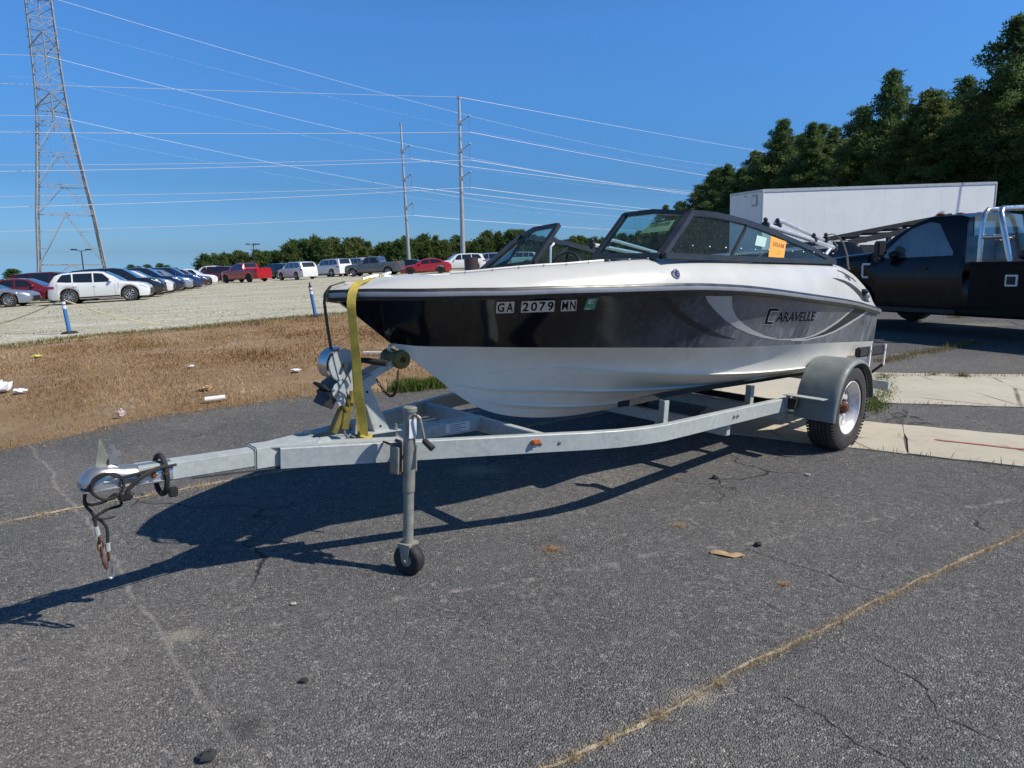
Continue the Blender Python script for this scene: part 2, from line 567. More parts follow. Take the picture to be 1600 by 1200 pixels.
    def blob(cx, cy, r0, r1, sy=1.):
        dx = math_(nt, 'SUBTRACT', sep.outputs[0], cx)
        dy = math_(nt, 'MULTIPLY', math_(nt, 'SUBTRACT', sep.outputs[1], cy), sy)
        d = math_(nt, 'SQRT', math_(nt, 'ADD', math_(nt, 'MULTIPLY', dx, dx), math_(nt, 'MULTIPLY', dy, dy)))
        d = math_(nt, 'ADD', d, math_(nt, 'MULTIPLY', math_(nt, 'SUBTRACT', noise(nt, co, 2.6 / r1, 5, .65), .5), r1 * .9))
        mr = nt.nodes.new('ShaderNodeMapRange')
        mr.inputs[1].default_value = r0
        mr.inputs[2].default_value = r1
        mr.inputs[3].default_value = 1
        mr.inputs[4].default_value = 0
        nt.links.new(d, mr.inputs[0])
        return mr.outputs[0]
    base = mixc(nt, math_(nt, 'MULTIPLY', blob(-1.7, 1.7, .3, 1.5), .6), base, mixc(nt, .75, (.215, .192, .168), st, 'MULTIPLY'))
    base = mixc(nt, math_(nt, 'MULTIPLY', blob(-3.2, 4.4, .1, .9), .45), base, mixc(nt, .7, (.235, .208, .180), st, 'MULTIPLY'))
    for bx, by, br in ((-1.33, 2.40, .10), (.62, 2.0, .11), (3.4, 2.9, .2), (-.25, 4.4, .25), (5.6, 9.2, .3), (8.2, 12.0, .9), (3.9, 8.8, .35)):
        base = mixc(nt, math_(nt, 'MULTIPLY', blob(bx, by, br * .2, br, 1.6), ramp(nt, noise(nt, co, 30, 6, .8), [(.35, .15), (.6, .85)])), base, (.45, .395, .30))
    base = mixc(nt, math_(nt, 'MULTIPLY', blob(-.87, 1.86, .02, .09), .6), base, (.05, .052, .058))
    l1 = math_(nt, 'MULTIPLY', line(-3.65, 4.86, -.77, 1.72, .016, .22), math_(nt, 'MULTIPLY', math_(nt, 'MULTIPLY', brk, .9), fade.outputs[0]))
    l2 = math_(nt, 'MULTIPLY', line(-3.6, 4.9, -1.6, 2.3, .14, .2), ramp(nt, noise(nt, co, 30, 6, .8), [(.48, 0.), (.68, .3)]))
    l3 = math_(nt, 'MULTIPLY', line(-.75, 2.55, 3.4, 3.95, .03, .3), ramp(nt, noise(nt, co, 9, 6, .8), [(.5, 0.), (.62, .7)]))
    for l in (l1, l2, l3):
        base = mixc(nt, l, base, (.42, .385, .335))
    nt.links.new(base, b.inputs['Base Color'])
    b.inputs['Roughness'].default_value = .92
    b.inputs['Specular IOR Level'].default_value = .25
    h = math_(nt, 'ADD', math_(nt, 'MULTIPLY', s1.outputs[0], .6), math_(nt, 'MULTIPLY', voro(nt, co, 150), -1.3))
    h = math_(nt, 'SUBTRACT', h, math_(nt, 'MULTIPLY', ck, 2.5))
    bump(nt, b, h, .9, .007)
    return m

def m_concrete():
    m, nt, b = mat('old_concrete')
    co = coords(nt)
    c = ramp(nt, noise(nt, co, .8, 6, .6), [(.3, (.43, .385, .295)), (.7, (.53, .48, .375))])
    c = mixc(nt, ramp(nt, noise(nt, co, 9, 8, .75), [(.5, 0.), (.8, .5)]), c, (.25, .225, .18))
    c = mixc(nt, ramp(nt, noise(nt, co, 60, 4, .7), [(.55, 0.), (.75, .5)]), c, (.5, .46, .4))
    wco = coords(nt, scale=(1.2, .6, 1))
    ed = voro(nt, wco, .9, 'DISTANCE_TO_EDGE')
    ck = math_(nt, 'MULTIPLY', ramp(nt, ed, [(.004, 1.), (.012, 0.)]), ramp(nt, noise(nt, co, 1.5, 3), [(.5, 0.), (.62, .8)]))
    c = mixc(nt, ck, c, (.06, .05, .04))
    nt.links.new(c, b.inputs['Base Color'])
    b.inputs['Roughness'].default_value = .95
    bump(nt, b, noise(nt, co, 70, 5, .7), .35, .006)
    return m

def m_gravel():
    m, nt, b = mat('crushed_gravel')
    co = coords(nt)
    v = voro(nt, co, 14, out='Color')
    s1 = nt.nodes.new('ShaderNodeSeparateColor')
    nt.links.new(v, s1.inputs[0])
    c = ramp(nt, s1.outputs[0], [(0., (.26, .24, .18)), (.3, (.46, .43, .345)), (.75, (.56, .53, .43)), (1., (.70, .67, .56))])
    c = mixc(nt, ramp(nt, noise(nt, coords(nt, scale=(.35, 1.6, 1)), .55, 6, .65), [(.40, 0.), (.62, .75)]), c, (.36, .335, .21))
    c = mixc(nt, math_(nt, 'MULTIPLY', ramp(nt, noise(nt, coords(nt, scale=(.4, 1.5, 1)), 1.2, 8, .75), [(.52, 0.), (.66, 1.)]), .7), c, (.22, .21, .09))
    c = mixc(nt, ramp(nt, noise(nt, coords(nt, scale=(.6, 2, 1)), 3.2, 6, .75), [(.6, 0.), (.75, .7)]), c, (.17, .15, .11))
    nt.links.new(c, b.inputs['Base Color'])
    b.inputs['Roughness'].default_value = .95
    bump(nt, b, voro(nt, co, 14), .7, .04)
    return m

def m_soil():
    m, nt, b = mat('dry_soil_and_thatch')
    co = coords(nt)
    c = ramp(nt, noise(nt, co, 1.1, 6, .65, .4), [(.3, (.22, .13, .065)), (.55, (.32, .205, .11)), (.72, (.47, .36, .23))])
    st = noise(nt, coords(nt, scale=(14, 40, 14)), 2., 8, .75)
    c = mixc(nt, ramp(nt, st, [(.45, 0.), (.68, .7)]), c, (.34, .235, .12))
    c = mixc(nt, ramp(nt, noise(nt, coords(nt, scale=(1, 2.2, 1)), .9, 5, .6), [(.58, 0.), (.7, .7)]), c, (.40, .32, .22))
    nt.links.new(c, b.inputs['Base Color'])
    b.inputs['Roughness'].default_value = 1.
    bump(nt, b, st, .8, .03)
    return m

def m_farground():
    m, nt, b = mat('rough_grassland')
    co = coords(nt)
    c = ramp(nt, noise(nt, co, .25, 8, .65, .4), [(.3, (.10, .085, .04)), (.5, (.16, .125, .06)), (.7, (.075, .085, .03))])
    nt.links.new(c, b.inputs['Base Color'])
    b.inputs['Roughness'].default_value = 1.
    bump(nt, b, noise(nt, co, 9, 6, .7), .7, .05)
    return m

def m_blade(name, stops):
    m, nt, b = mat(name)
    a = N(nt, 'ShaderNodeAttribute')
    a.attribute_name = 'tint'
    c = ramp(nt, a.outputs['Fac'], stops)
    c = mixc(nt, ramp(nt, noise(nt, coords(nt), 2.2, 4), [(.35, 0.), (.7, .35)]), c, tuple(x * .7 for x in stops[0][1]))
    nt.links.new(c, b.inputs['Base Color'])
    b.inputs['Roughness'].default_value = .85
    b.inputs['Specular IOR Level'].default_value = .2
    out = nt.nodes['Material Output']
    tl = N(nt, 'ShaderNodeBsdfTranslucent')
    nt.links.new(c, tl.inputs[0])
    mx = N(nt, 'ShaderNodeMixShader')
    mx.inputs[0].default_value = .3
    nt.links.new(b.outputs[0], mx.inputs[1])
    nt.links.new(tl.outputs[0], mx.inputs[2])
    nt.links.new(mx.outputs[0], out.inputs[0])
    return m

# ------------------------------------------------------------------ ground sheets
def axis_lines(lo, f0, f1, hi, step):
    a = list(np.arange(f0, f1 + 1e-6, step))
    x, s = f0, step
    left = []
    while x > lo:
        s *= 1.35
        x -= s
        left.append(x)
    x, s = f1, step
    right = []
    while x < hi:
        s *= 1.35
        x += s
        right.append(x)
    return np.array(left[::-1] + a + right)
xs = axis_lines(-1800, -45, 45, 1800, 1.0)
ys = axis_lines(-300, -8, 95, 2500, 1.0)
gx, gy = np.meshgrid(xs, ys, indexing='ij')
gz = T(gx, gy)
nxs, nys = gx.shape
gv = np.stack([gx.ravel(), gy.ravel(), gz.ravel()], 1)
ii, jj = np.meshgrid(np.arange(nxs - 1), np.arange(nys - 1), indexing='ij')
q0 = (ii * nys + jj).ravel()
gf = np.stack([q0, q0 + nys, q0 + nys + 1, q0 + 1], 1)
me = bpy.data.meshes.new('ground')
me.from_pydata(gv.tolist(), [], gf.tolist())
me.shade_smooth()
me.materials.append(m_farground())
tag(link('ground', me), kind='structure')

def rough_edge(poly, step=.35, amp=.05, keep=()):
    out = []
    n = len(poly)
    for i in range(n):
        a, b = poly[i], poly[(i + 1) % n]
        L = math.hypot(b[0] - a[0], b[1] - a[1])
        k = max(1, int(L / step)) if L < 40 else max(1, int(L / 3))
        for j in range(k):
            t = j / k
            o = (random.uniform(-amp, amp), random.uniform(-amp, amp)) if i not in keep else (0, 0)
            out.append((a[0] + (b[0] - a[0]) * t + o[0], a[1] + (b[1] - a[1]) * t + o[1]))
    return out
def sheet(name, poly, off, m, step=1.0, kind='structure', parent=None, thick=0):
    bm = bmesh.new()
    vs = [bm.verts.new((x, y, 0)) for x, y in poly]
    bm.faces.new(vs)
    bmesh.ops.triangulate(bm, faces=bm.faces[:])
    X = [p[0] for p in poly]
    Y = [p[1] for p in poly]
    for lo, hi, ax in ((min(X), max(X), 0), (min(Y), max(Y), 1)):
        k = math.ceil(lo / step)
        while k * step < hi:
            co = [0, 0, 0]
            no = [0, 0, 0]
            co[ax] = k * step
            no[ax] = 1
            bmesh.ops.bisect_plane(bm, geom=bm.verts[:] + bm.edges[:] + bm.faces[:], plane_co=co, plane_no=no, dist=1e-5)
            k += 1
    bmesh.ops.recalc_face_normals(bm, faces=bm.faces[:])
    if sum(f.normal.z for f in bm.faces) < 0:
        bmesh.ops.reverse_faces(bm, faces=bm.faces[:])
    if thick:
        top = bm.faces[:]
        ex = bmesh.ops.extrude_face_region(bm, geom=top)
        nv = [g for g in ex['geom'] if isinstance(g, bmesh.types.BMVert)]
        for v in nv:
            v.co.z += thick
    for v in bm.verts:
        v.co.z += Tz(v.co.x, v.co.y) + off
    me = bpy.data.meshes.new(name)
    bm.to_mesh(me)
    bm.free()
    me.materials.append(m)
    o = link(name, me, parent)
    if kind:
        o['kind'] = kind
    return o

ASPH_W = [(-12, -6), (-6.6, 2.4), (-4.9, 4.3), (-4.2, 5.15), (-3.89, 5.52), (-3.63, 6.03), (-3.04, 6.48), (-2.22, 6.97), (-1.28, 7.14), (-.76, 7.62)]
ASPH = ASPH_W + [(-.6, 9.4), (.9, 11.2), (3.2, 15), (5.5, 22), (7, 32), (9, 46), (44, 46), (44, -6)]
GRAV = [(-70, 6), (-30, 8.2), (-16, 11.2), (-10.34, 13.2), (-9.61, 14.6), (-7.51, 15.5), (-6.51, 16.7), (-5.08, 17.4), (-3.42, 17.7), (-1, 18.2), (2, 20), (3.6, 26), (5, 40), (8, 60), (10, 92), (-95, 92), (-95, 6)]
MAT_ASPH = m_asphalt()
sheet('asphalt', rough_edge(ASPH, .16, .07), .010, MAT_ASPH)
sheet('gravel_lot', rough_edge(GRAV, .5, .16), .012, m_gravel(), 1.5)
FIELD = [(-16, 4), (-9, 1.5), (-6.2, 2.2), (-4.9, 4.2)] + [(x - .02, y) for x, y in ASPH_W[3:]] + [(-.6, 9.5), (.9, 11.3), (3.2, 15), (4, 18), (2, 20.3), (-1, 18.5), (-3.42, 18), (-5.08, 17.7), (-6.51, 17), (-7.51, 15.8), (-9.61, 14.9), (-10.34, 13.5), (-16, 11.5), (-24, 10)]
sheet('dry_field', rough_edge(FIELD, .5, .06), .005, m_soil())
MAT_CONC = m_concrete()
# two old concrete strips let into the asphalt, broken by joints
def strip(p, d, w, a, b, name='concrete_slab', nudge=0):
    d = Vector(d).normalized()
    nrm = Vector((-d.y, d.x))
    P = [Vector(p) + d * a, Vector(p) + d * b, Vector(p) + d * b + nrm * w, Vector(p) + d * a + nrm * w]
    return sheet(name, rough_edge([tuple(q) for q in P], .14, .010), .004, MAT_CONC, 1.0, thick=.014 + nudge)
D1 = (.88, -.472)
strip((2.68, 4.83), D1, .93, -1.35, .286)
strip((2.68, 4.83), D1, .93, .30, 5.2, nudge=.004)
D2 = (.968, -.25)
strip((3.64, 6.35), D2, 1.72, -4.6, -.12)
strip((3.64, 6.35), D2, 1.72, .02, 9.0, nudge=.003)
# faded red paint line on the near strip
PL = [Vector((3.35, 5.03)), Vector((3.87, 4.72))]
dd = (PL[1] - PL[0]).normalized()
nn = Vector((-dd.y, dd.x))
sheet('paint_line', rough_edge([tuple(PL[0] - nn * .012), tuple(PL[1] - nn * .018), tuple(PL[1] + nn * .018), tuple(PL[0] + nn * .012)], .06, .006), .027, M['paint_red'])

# paving seams: sandy filled cracks between lanes
M['seam'] = pm('seam_sand', (.36, .30, .215), .95, var=.4, scale=22, dirt=(.06, .055, .05), dirt_amt=.9, bmp=.6)
SEAM_A = [(-2.4, .35), (-.9, 1.15), (.18, 1.72), (.48, 1.90), (.8, 2.12), (1.35, 2.46), (2.0, 2.86), (2.74, 3.3), (3.6, 3.86)]
SEAM_B = [(-4.4, 2.7), (-2.95, 3.58), (-2.68, 3.77), (-2.11, 4.12), (-1.4, 4.55), (-.4, 5.2), (.8, 6.0), (1.4, 6.45)]
def seam(pts, w, name='paving_seam', gap=.0):
    L, Rr = [], []
    path = []
    for a, b in zip(pts[:-1], pts[1:]):
        k = max(1, int(math.hypot(b[0] - a[0], b[1] - a[1]) / .035))
        path += [(a[0] + (b[0] - a[0]) * i / k, a[1] + (b[1] - a[1]) * i / k) for i in range(k)]
    dx, dy = pts[-1][0] - pts[0][0], pts[-1][1] - pts[0][1]
    q = math.hypot(dx, dy)
    nx, ny = -dy / q, dx / q
    wob = 0
    mb = MB()
    rows = []
    for x, y in path:
        wob = wob * .9 + random.uniform(-.006, .006)
        env = max(.12, .62 + .38 * math.sin(x * 9.1 + 2 * math.sin(y * 5.3)) + random.uniform(-.25, .25))
        wl = w * env * random.uniform(.25, 1.) * (1.6 if random.random() < .06 else 1)
        wr = w * env * random.uniform(.25, 1.) * (1.6 if random.random() < .06 else 1)
        z = Tz(x, y)
        rows.append([(x + nx * (wob + wl), y + ny * (wob + wl), z + .0125), (x + nx * wob, y + ny * wob, z + .017 + random.uniform(0, .004)), (x + nx * (wob - wr), y + ny * (wob - wr), z + .0125)])
    mb.loft(rows)
    return tag(mb.build(name, M['seam'], smooth=0), kind='structure')
seam(SEAM_A, .010)
seam(SEAM_B, .016)
CR = [[(.93, 2.0), (1.02, 1.9), (1.06, 1.78), (1.16, 1.7), (1.22, 1.6), (1.36, 1.5)], [(1.06, 1.78), (.96, 1.7), (.92, 1.6)], [(1.2, 3.15), (1.3, 3.02), (1.45, 2.9), (1.52, 2.78), (1.68, 2.66)], [(1.36, 2.2), (1.44, 2.05), (1.4, 1.9), (1.55, 1.75)]]
M['crack'] = pm('open_crack', (.03, .027, .024), 1., var=.4, scale=60)
for c_ in CR:
    mb = MB()
    rows = []
    for (x0, y0), (x1, y1) in zip(c_[:-1], c_[1:]):
        for i in range(6):
            t = i / 6
            x, y = x0 + (x1 - x0) * t + random.uniform(-.008, .008), y0 + (y1 - y0) * t + random.uniform(-.008, .008)
            w = random.uniform(.0007, .0026)
            rows.append([(x - w, y - w * .6, Tz(x, y) + .0125), (x + w, y + w * .6, Tz(x, y) + .0125)])
    mb.loft(rows)
    tag(mb.build('asphalt_crack', M['crack'], smooth=0), kind='structure')

# ------------------------------------------------------------------ grass (stuff)
def inside(poly, x, y):
    p = np.array(poly)
    c = np.zeros(len(x), bool)
    j = len(p) - 1
    for i in range(len(p)):
        xi, yi, xj, yj = p[i][0], p[i][1], p[j][0], p[j][1]
        cond = ((yi > y) != (yj > y)) & (x < (xj - xi) * (y - yi) / (yj - yi + 1e-12) + xi)
        c ^= cond
        j = i
    return c
def blades(name, x, y, h, w, lean, m, zoff=.0, tint=None):
    n = len(x)
    a = rng.uniform(0, 2 * np.pi, n)
    la = rng.uniform(0, 2 * np.pi, n)
    ln = np.abs(rng.normal(0, lean, n)).clip(0, 1.35)
    z = T(x, y) + zoff
    dx, dy = np.cos(a) * w / 2, np.sin(a) * w / 2
    ox, oy = np.cos(la), np.sin(la)
    P = np.zeros((n, 5, 3))
    P[:, 0] = np.stack([x - dx, y - dy, z], 1)
    P[:, 1] = np.stack([x + dx, y + dy, z], 1)
    m1 = h * .55
    P[:, 2] = np.stack([x + dx * .8 + ox * m1 * np.sin(ln * .7), y + dy * .8 + oy * m1 * np.sin(ln * .7), z + m1 * np.cos(ln * .7)], 1)
    P[:, 3] = np.stack([x - dx * .8 + ox * m1 * np.sin(ln * .7), y - dy * .8 + oy * m1 * np.sin(ln * .7), z + m1 * np.cos(ln * .7)], 1)
    P[:, 4] = np.stack([x + ox * h * np.sin(ln), y + oy * h * np.sin(ln), z + h * np.cos(ln)], 1)
    V = P.reshape(-1, 3)
    k = np.arange(n)[:, None] * 5
    quads = (k + np.array([0, 1, 2, 3]))
    tris = (k + np.array([3, 2, 4]))
    loops = np.concatenate([quads, tris], 1).ravel()
    me = bpy.data.meshes.new(name)
    me.vertices.add(n * 5)
    me.vertices.foreach_set('co', V.ravel())
    me.loops.add(n * 7)
    me.loops.foreach_set('vertex_index', loops.astype(np.int32))
    me.polygons.add(n * 2)
    starts = (np.arange(n)[:, None] * 7 + np.array([0, 4])).ravel()
    me.polygons.foreach_set('loop_start', starts.astype(np.int32))
    me.update(calc_edges=True)
    at = me.attributes.new('tint', 'FLOAT', 'POINT')
    t = rng.uniform(0, 1, n) if tint is None else tint
    at.data.foreach_set('value', np.repeat(t, 5).astype(np.float32))
    me.materials.append(m)
    me.validate()
    return tag(link(name, me), kind='stuff')
M['straw'] = m_blade('dead_grass', [(0., (.22, .12, .05)), (.4, (.38, .235, .105)), (.75, (.50, .345, .18)), (1., (.64, .51, .32))])
M['straw_pale'] = m_blade('pale_straw', [(0., (.36, .25, .13)), (.5, (.60, .46, .27)), (1., (.80, .68, .47))])
M['green_grass'] = m_blade('green_grass', [(0., (.045, .085, .012)), (.5, (.10, .16, .025)), (.8, (.19, .23, .06)), (1., (.38, .33, .14))])
M['weed'] = m_blade('half_dry_weeds', [(0., (.10, .09, .025)), (.5, (.24, .19, .07)), (1., (.42, .34, .17))])
# patchy dead lawn between the asphalt and the gravel
def patch_noise(x, y):
    return (np.sin(x * 1.3 + 1.7 * np.sin(y * .9)) + np.sin(y * 2.1 + 1.3 * np.sin(x * .7 + 2)) + .7 * np.sin(x * 3.1 - y * 2.3)) / 2.7
n0 = 260000
px = rng.uniform(-15, 3, n0)
py = rng.uniform(2.2, 18, n0)
ok = inside(FIELD, px, py)
px, py = px[ok], py[ok]
near = np.clip(1.35 - (py - 4) / 16, .35, 1)
pn = patch_noise(px, py)
keep = rng.uniform(0, 1, len(px)) < near * np.clip(.72 + .5 * pn, .22, 1)
px, py, pn = px[keep], py[keep], pn[keep]
hh = rng.uniform(.018, .058, len(px)) * (1 + .45 * pn) * np.where(rng.uniform(0, 1, len(px)) < .04, 1.8, 1)
ww = rng.uniform(.004, .008, len(px)) * np.clip(py / 6, 1, 2.2)
tn = np.clip(.45 + .30 * np.sin(px * .9 + 2 * np.sin(py * .55)) * np.sin(py * 1.25 + px * .4) + .18 * np.sin(px * 4.1 + py * 2.7) + rng.normal(0, .17, len(px)), 0, 1)
blades('dry_grass', px, py, hh, ww, 1.15, M['straw'], .004, tn)
# green-grey weeds along the gravel edge
def along(pts, n, spread, jitter=.1):
    P = np.array(pts)
    seg = np.hypot(*(P[1:] - P[:-1]).T)
    cum = np.concatenate([[0], np.cumsum(seg)])
    t = rng.uniform(0, cum[-1], n)
    x = np.interp(t, cum, P[:, 0]) + rng.normal(0, spread, n)
    y = np.interp(t, cum, P[:, 1]) + rng.normal(0, spread, n)
    return x, y
# loose straw blown over the edge of the asphalt
x, y = along(ASPH_W[2:], 5000, .16)
blades('edge_straw', x, y, rng.uniform(.015, .06, len(x)), rng.uniform(.002, .004, len(x)), 1.3, M['straw'], .012)
x, y = along([(-16, 11.3), (-10.3, 13.3), (-9.6, 14.8), (-7.5, 15.7), (-6.5, 16.9), (-5.1, 17.7), (-3.4, 18), (-1, 18.4)], 9000, .28)
blades('gravel_edge_weeds', x, y, rng.uniform(.03, .09, len(x)), rng.uniform(.008, .016, len(x)), .6, M['weed'], .01)
x = rng.uniform(-40, 3, 26000)
y = rng.uniform(13, 60, 26000)
pn = patch_noise(x * .5, y * .8)
k = inside(GRAV, x, y) & (pn > .25)
blades('gravel_weeds', x[k], y[k], rng.uniform(.02, .06, k.sum()), rng.uniform(.015, .03, k.sum()), .8, M['weed'], .012)
# tufts and lines of weeds in the paving joints
def clump(cx, cy, r, n):
    a = rng.uniform(0, 2 * np.pi, n)
    q = np.abs(rng.normal(0, r * .5, n))
    return cx + np.cos(a) * q, cy + np.sin(a) * q
gxs, gys = [], []
for k in range(60):
    t = rng.uniform()
    x, y = clump(-1.3 + .85 * t + rng.normal(0, .05), 7.16 + .42 * t + rng.normal(0, .06), .12, 90)
    gxs.append(x)
    gys.append(y)
x, y = np.concatenate(gxs), np.concatenate(gys)
blades('green_grass', x, y, rng.uniform(.05, .15, len(x)), rng.uniform(.005, .009, len(x)), .5, M['green_grass'], .01)
x, y = along([(3.36, 6.0), (3.62, 6.35), (4.0, 6.9), (4.25, 7.45), (4.5, 7.8)], 3400, .06)
blades('green_grass', x, y, rng.uniform(.012, .042, len(x)), rng.uniform(.004, .008, len(x)), .9, M['green_grass'], .01)
gxs, gys = [], []
for cx, cy, r, n in [(5.25, 7.55, .13, 500), (5.0, 7.68, .1, 120), (6.2, 7.25, .12, 160), (7.0, 10.0, .22, 900), (6.7, 9.75, .16, 400), (7.55, 9.95, .1, 160), (5.0, 8.75, .12, 200), (8.9, 13.2, .25, 500), (9.4, 13.1, .25, 500)]:
    x, y = clump(cx, cy, r, n)
    gxs.append(x)
    gys.append(y)
x, y = along([(4.9, 8.65), (5.5, 9.1), (6.3, 9.55), (7.0, 10.0)], 2600, .07)
gxs.append(x)
gys.append(y)
x, y = along([(4.3, 7.75), (5.2, 7.6), (6.4, 7.3), (8, 6.9)], 900, .04)
gxs.append(x)
gys.append(y)
x, y = along([(3.3, 6.45), (4.9, 6.05), (6.5, 5.6)], 350, .03)
gxs.append(x)
gys.append(y)
x, y = along([(2.3, 5.05), (3.5, 4.38), (4.9, 3.6)], 260, .02)
gxs.append(x)
gys.append(y)
x, y = np.concatenate(gxs), np.concatenate(gys)
blades('joint_weeds', x, y, rng.uniform(.01, .055, len(x)) * np.where(rng.uniform(0, 1, len(x)) < .1, 1.8, 1), rng.uniform(.003, .006, len(x)), 1.0, M['weed'], .012)
gxs, gys = [], []
x, y = along(SEAM_A, 9000, .008)
gxs.append(x)
gys.append(y)
x, y = along(SEAM_B, 5200, .03)
gxs.append(x)
gys.append(y)
for cx, cy, r, n in [(.48, 1.90, .035, 170), (.73, 2.06, .03, 120), (.3, 1.79, .025, 90), (.19, 1.72, .03, 140), (1.9, 2.8, .025, 90), (1.35, 2.46, .02, 60), (2.4, 3.1, .025, 90), (-2.3, 4.0, .06, 200), (-2.05, 4.15, .07, 260), (-2.8, 3.7, .06, 160), (-3.0, 3.55, .06, 160)]:
    x, y = clump(cx, cy, r, n)
    gxs.append(x)
    gys.append(y)
x, y = np.concatenate(gxs), np.concatenate(gys)
blades('seam_grass', x, y, rng.uniform(.006, .030, len(x)), rng.uniform(.0011, .0022, len(x)), 1.1, M['straw_pale'], .012)
# loose grit on the near paving
ng = 1500
x = rng.uniform(-2.6, 3.2, ng)
y = 1.5 + rng.gamma(1.6, 1.1, ng)
mb = MB()
for a, b_ in zip(x, y):
    r_ = rng.uniform(.0012, .0042)
    z = Tz(a, b_) + .011
    t = rng.uniform(0, 6.28)
    pts = [(a + r_ * math.cos(t + k * 2.09), b_ + r_ * math.sin(t + k * 2.09), z) for k in range(3)] + [(a, b_, z + r_ * 1.2)]
    mb.add(pts, [(0, 1, 3), (1, 2, 3), (2, 0, 3)])
M['grit'] = pm('pale_grit', (.42, .39, .34), .9, var=.4, scale=50)
tag(mb.build('grit', M['grit'], smooth=0, recalc=False), kind='stuff')
# ------------------------------------------------------------------ boat and trailer share one frame: x aft, y starboard, z up, origin at the axle
RIG = Matrix(((.73191994, -.68040423, .03665096, 1.84663571), (.67899292, .73279698, .04446568, 5.6523941), (-.05711235, -.00765957, .99833837, .33), (0, 0, 0, 1)))
boat = empty('motor_boat', label='white and black open motor boat with dark windscreen frame on the grey trailer', cat='boat')
ROLL, ZR = R(4.0), .75          # the hull sits on its bunks listing a little to starboard
CRR, SRR = math.cos(ROLL), math.sin(ROLL)
boat.matrix_world = RIG @ Matrix.Translation((0, 0, ZR)) @ Matrix.Rotation(-ROLL, 4, 'X') @ Matrix.Translation((0, 0, -ZR))
def cv(s, o, z):
    if o == 0:
        return (s, 0, z)
    return (s, o * CRR + (z - ZR) * SRR, ZR + (z - ZR) * CRR - o * SRR)
def cvt(A):
    return np.array([cv(*p) for p in A])
trl = empty('boat_trailer', label='galvanised single axle boat trailer carrying the white and black boat', cat='boat trailer')
trl.matrix_world = RIG
def L(s, o, z):
    return (s, -o, z)
def both(f):
    return [f(1), f(-1)]
RUB = np.array([(-3.732, 0, .755), (-3.718, .045, .758), (-3.702, .085, .761), (-3.642, .18, .769), (-3.48, .332, .777), (-3.247, .469, .79), (-3.078, .554, .798), (-2.846, .652, .814), (-2.527, .758, .83), (-2.223, .842, .846), (-1.92, .89, .857), (-1.463, .942, .853), (-.691, .963, .82), (.224, .913, .779), (1.002, .848, .721)])
KN = np.array([(-3.415, 0, .518), (-3.267, .06, .502), (-2.99, .172, .498), (-2.801, .272, .497), (-2.473, .447, .5), (-1.918, .665, .499), (-1.441, .773, .491), (-.796, .845, .487), (-.106, .857, .48), (1.07, .82, .451)])
CH = np.array([(-3.1, 0, .30), (-2.8, .12, .335), (-2.447, .28, .36), (-2.052, .45, .335), (-1.572, .60, .305), (-.927, .721, .284), (.051, .78, .28), (1.1, .765, .27)])
RUB_R, KN_R = RUB, KN
def side_z(s, z):
    zr, zk = np.interp(s, RUB_R[:, 0], RUB_R[:, 2]), np.interp(s, KN_R[:, 0], KN_R[:, 2])
    orr, ok_ = np.interp(s, RUB_R[:, 0], RUB_R[:, 1]), np.interp(s, KN_R[:, 0], KN_R[:, 1])
    o = ok_ + (orr - ok_) * (z - zk) / (zr - zk)
    return float(ZR + (z - ZR) * CRR - o * SRR)
def deck_z(s, z, o=.83):
    return float(ZR + (z - ZR) * CRR - o * SRR)
RUB, KN, CH = cvt(RUB), cvt(KN), cvt(CH)
KE = np.array([(-3.1, 0, .30), (-3.024, 0, .238), (-2.835, 0, .128), (-2.632, 0, .06), (-2.299, 0, .008), (-1.929, 0, -.01), (-1.0, 0, .012), (0, 0, .04), (1.12, 0, .06)])
def smooth_curve(C, s):
    # Catmull-Rom in s through the table
    S = C[:, 0]
    i = int(np.clip(np.searchsorted(S, s) - 1, 0, len(S) - 2))
    p = [C[max(i - 1, 0)], C[i], C[i + 1], C[min(i + 2, len(S) - 1)]]
    h = p[2][0] - p[1][0]
    t = (s - p[1][0]) / h
    out = []
    for k in (1, 2):
        m1 = (p[2][k] - p[0][k]) / max(p[2][0] - p[0][0], 1e-6) * h
        m2 = (p[3][k] - p[1][k]) / max(p[3][0] - p[1][0], 1e-6) * h
        out.append((2 * t ** 3 - 3 * t ** 2 + 1) * p[1][k] + (t ** 3 - 2 * t ** 2 + t) * m1 + (-2 * t ** 3 + 3 * t ** 2) * p[2][k] + (t ** 3 - t ** 2) * m2)
    return out
NT = 72
TT = [((i / (NT - 1)) ** 1.55) for i in range(NT)]
def curve_pts(C):
    a, b = C[0][0], C[-1][0]
    pts = []
    for t in TT:
        s = a + (b - a) * t
        o, z = smooth_curve(C, s)
        pts.append((s, max(0, o), z))
    pts[0] = tuple(C[0])
    return pts
cR, cK, cC, cE = curve_pts(RUB), curve_pts(KN), curve_pts(CH), curve_pts(KE)
def between(A, B, n, bow=0.):
    rows = []
    for a, b, t in zip(A, B, TT):
        row = []
        for k in range(n + 1):
            u = k / n
            f = bow * math.sin(math.pi * u) * (1 - t) * min(1, max(0, b[1] - .05) / .35)
            row.append((a[0] + (b[0] - a[0]) * u, max(0, a[1] + (b[1] - a[1]) * u - f), a[2] + (b[2] - a[2]) * u))
        rows.append(row)
    return rows
def two_sided(rows, mb=None):
    mb = mb or MB()
    mb.loft([[L(s, o, z) for s, o, z in r] for r in rows])
    mb.loft([[L(s, -o, z) for s, o, z in reversed(r)] for r in rows])
    return mb
side_rows = between(cK, cR, 8, .035)
mb = two_sided(side_rows)
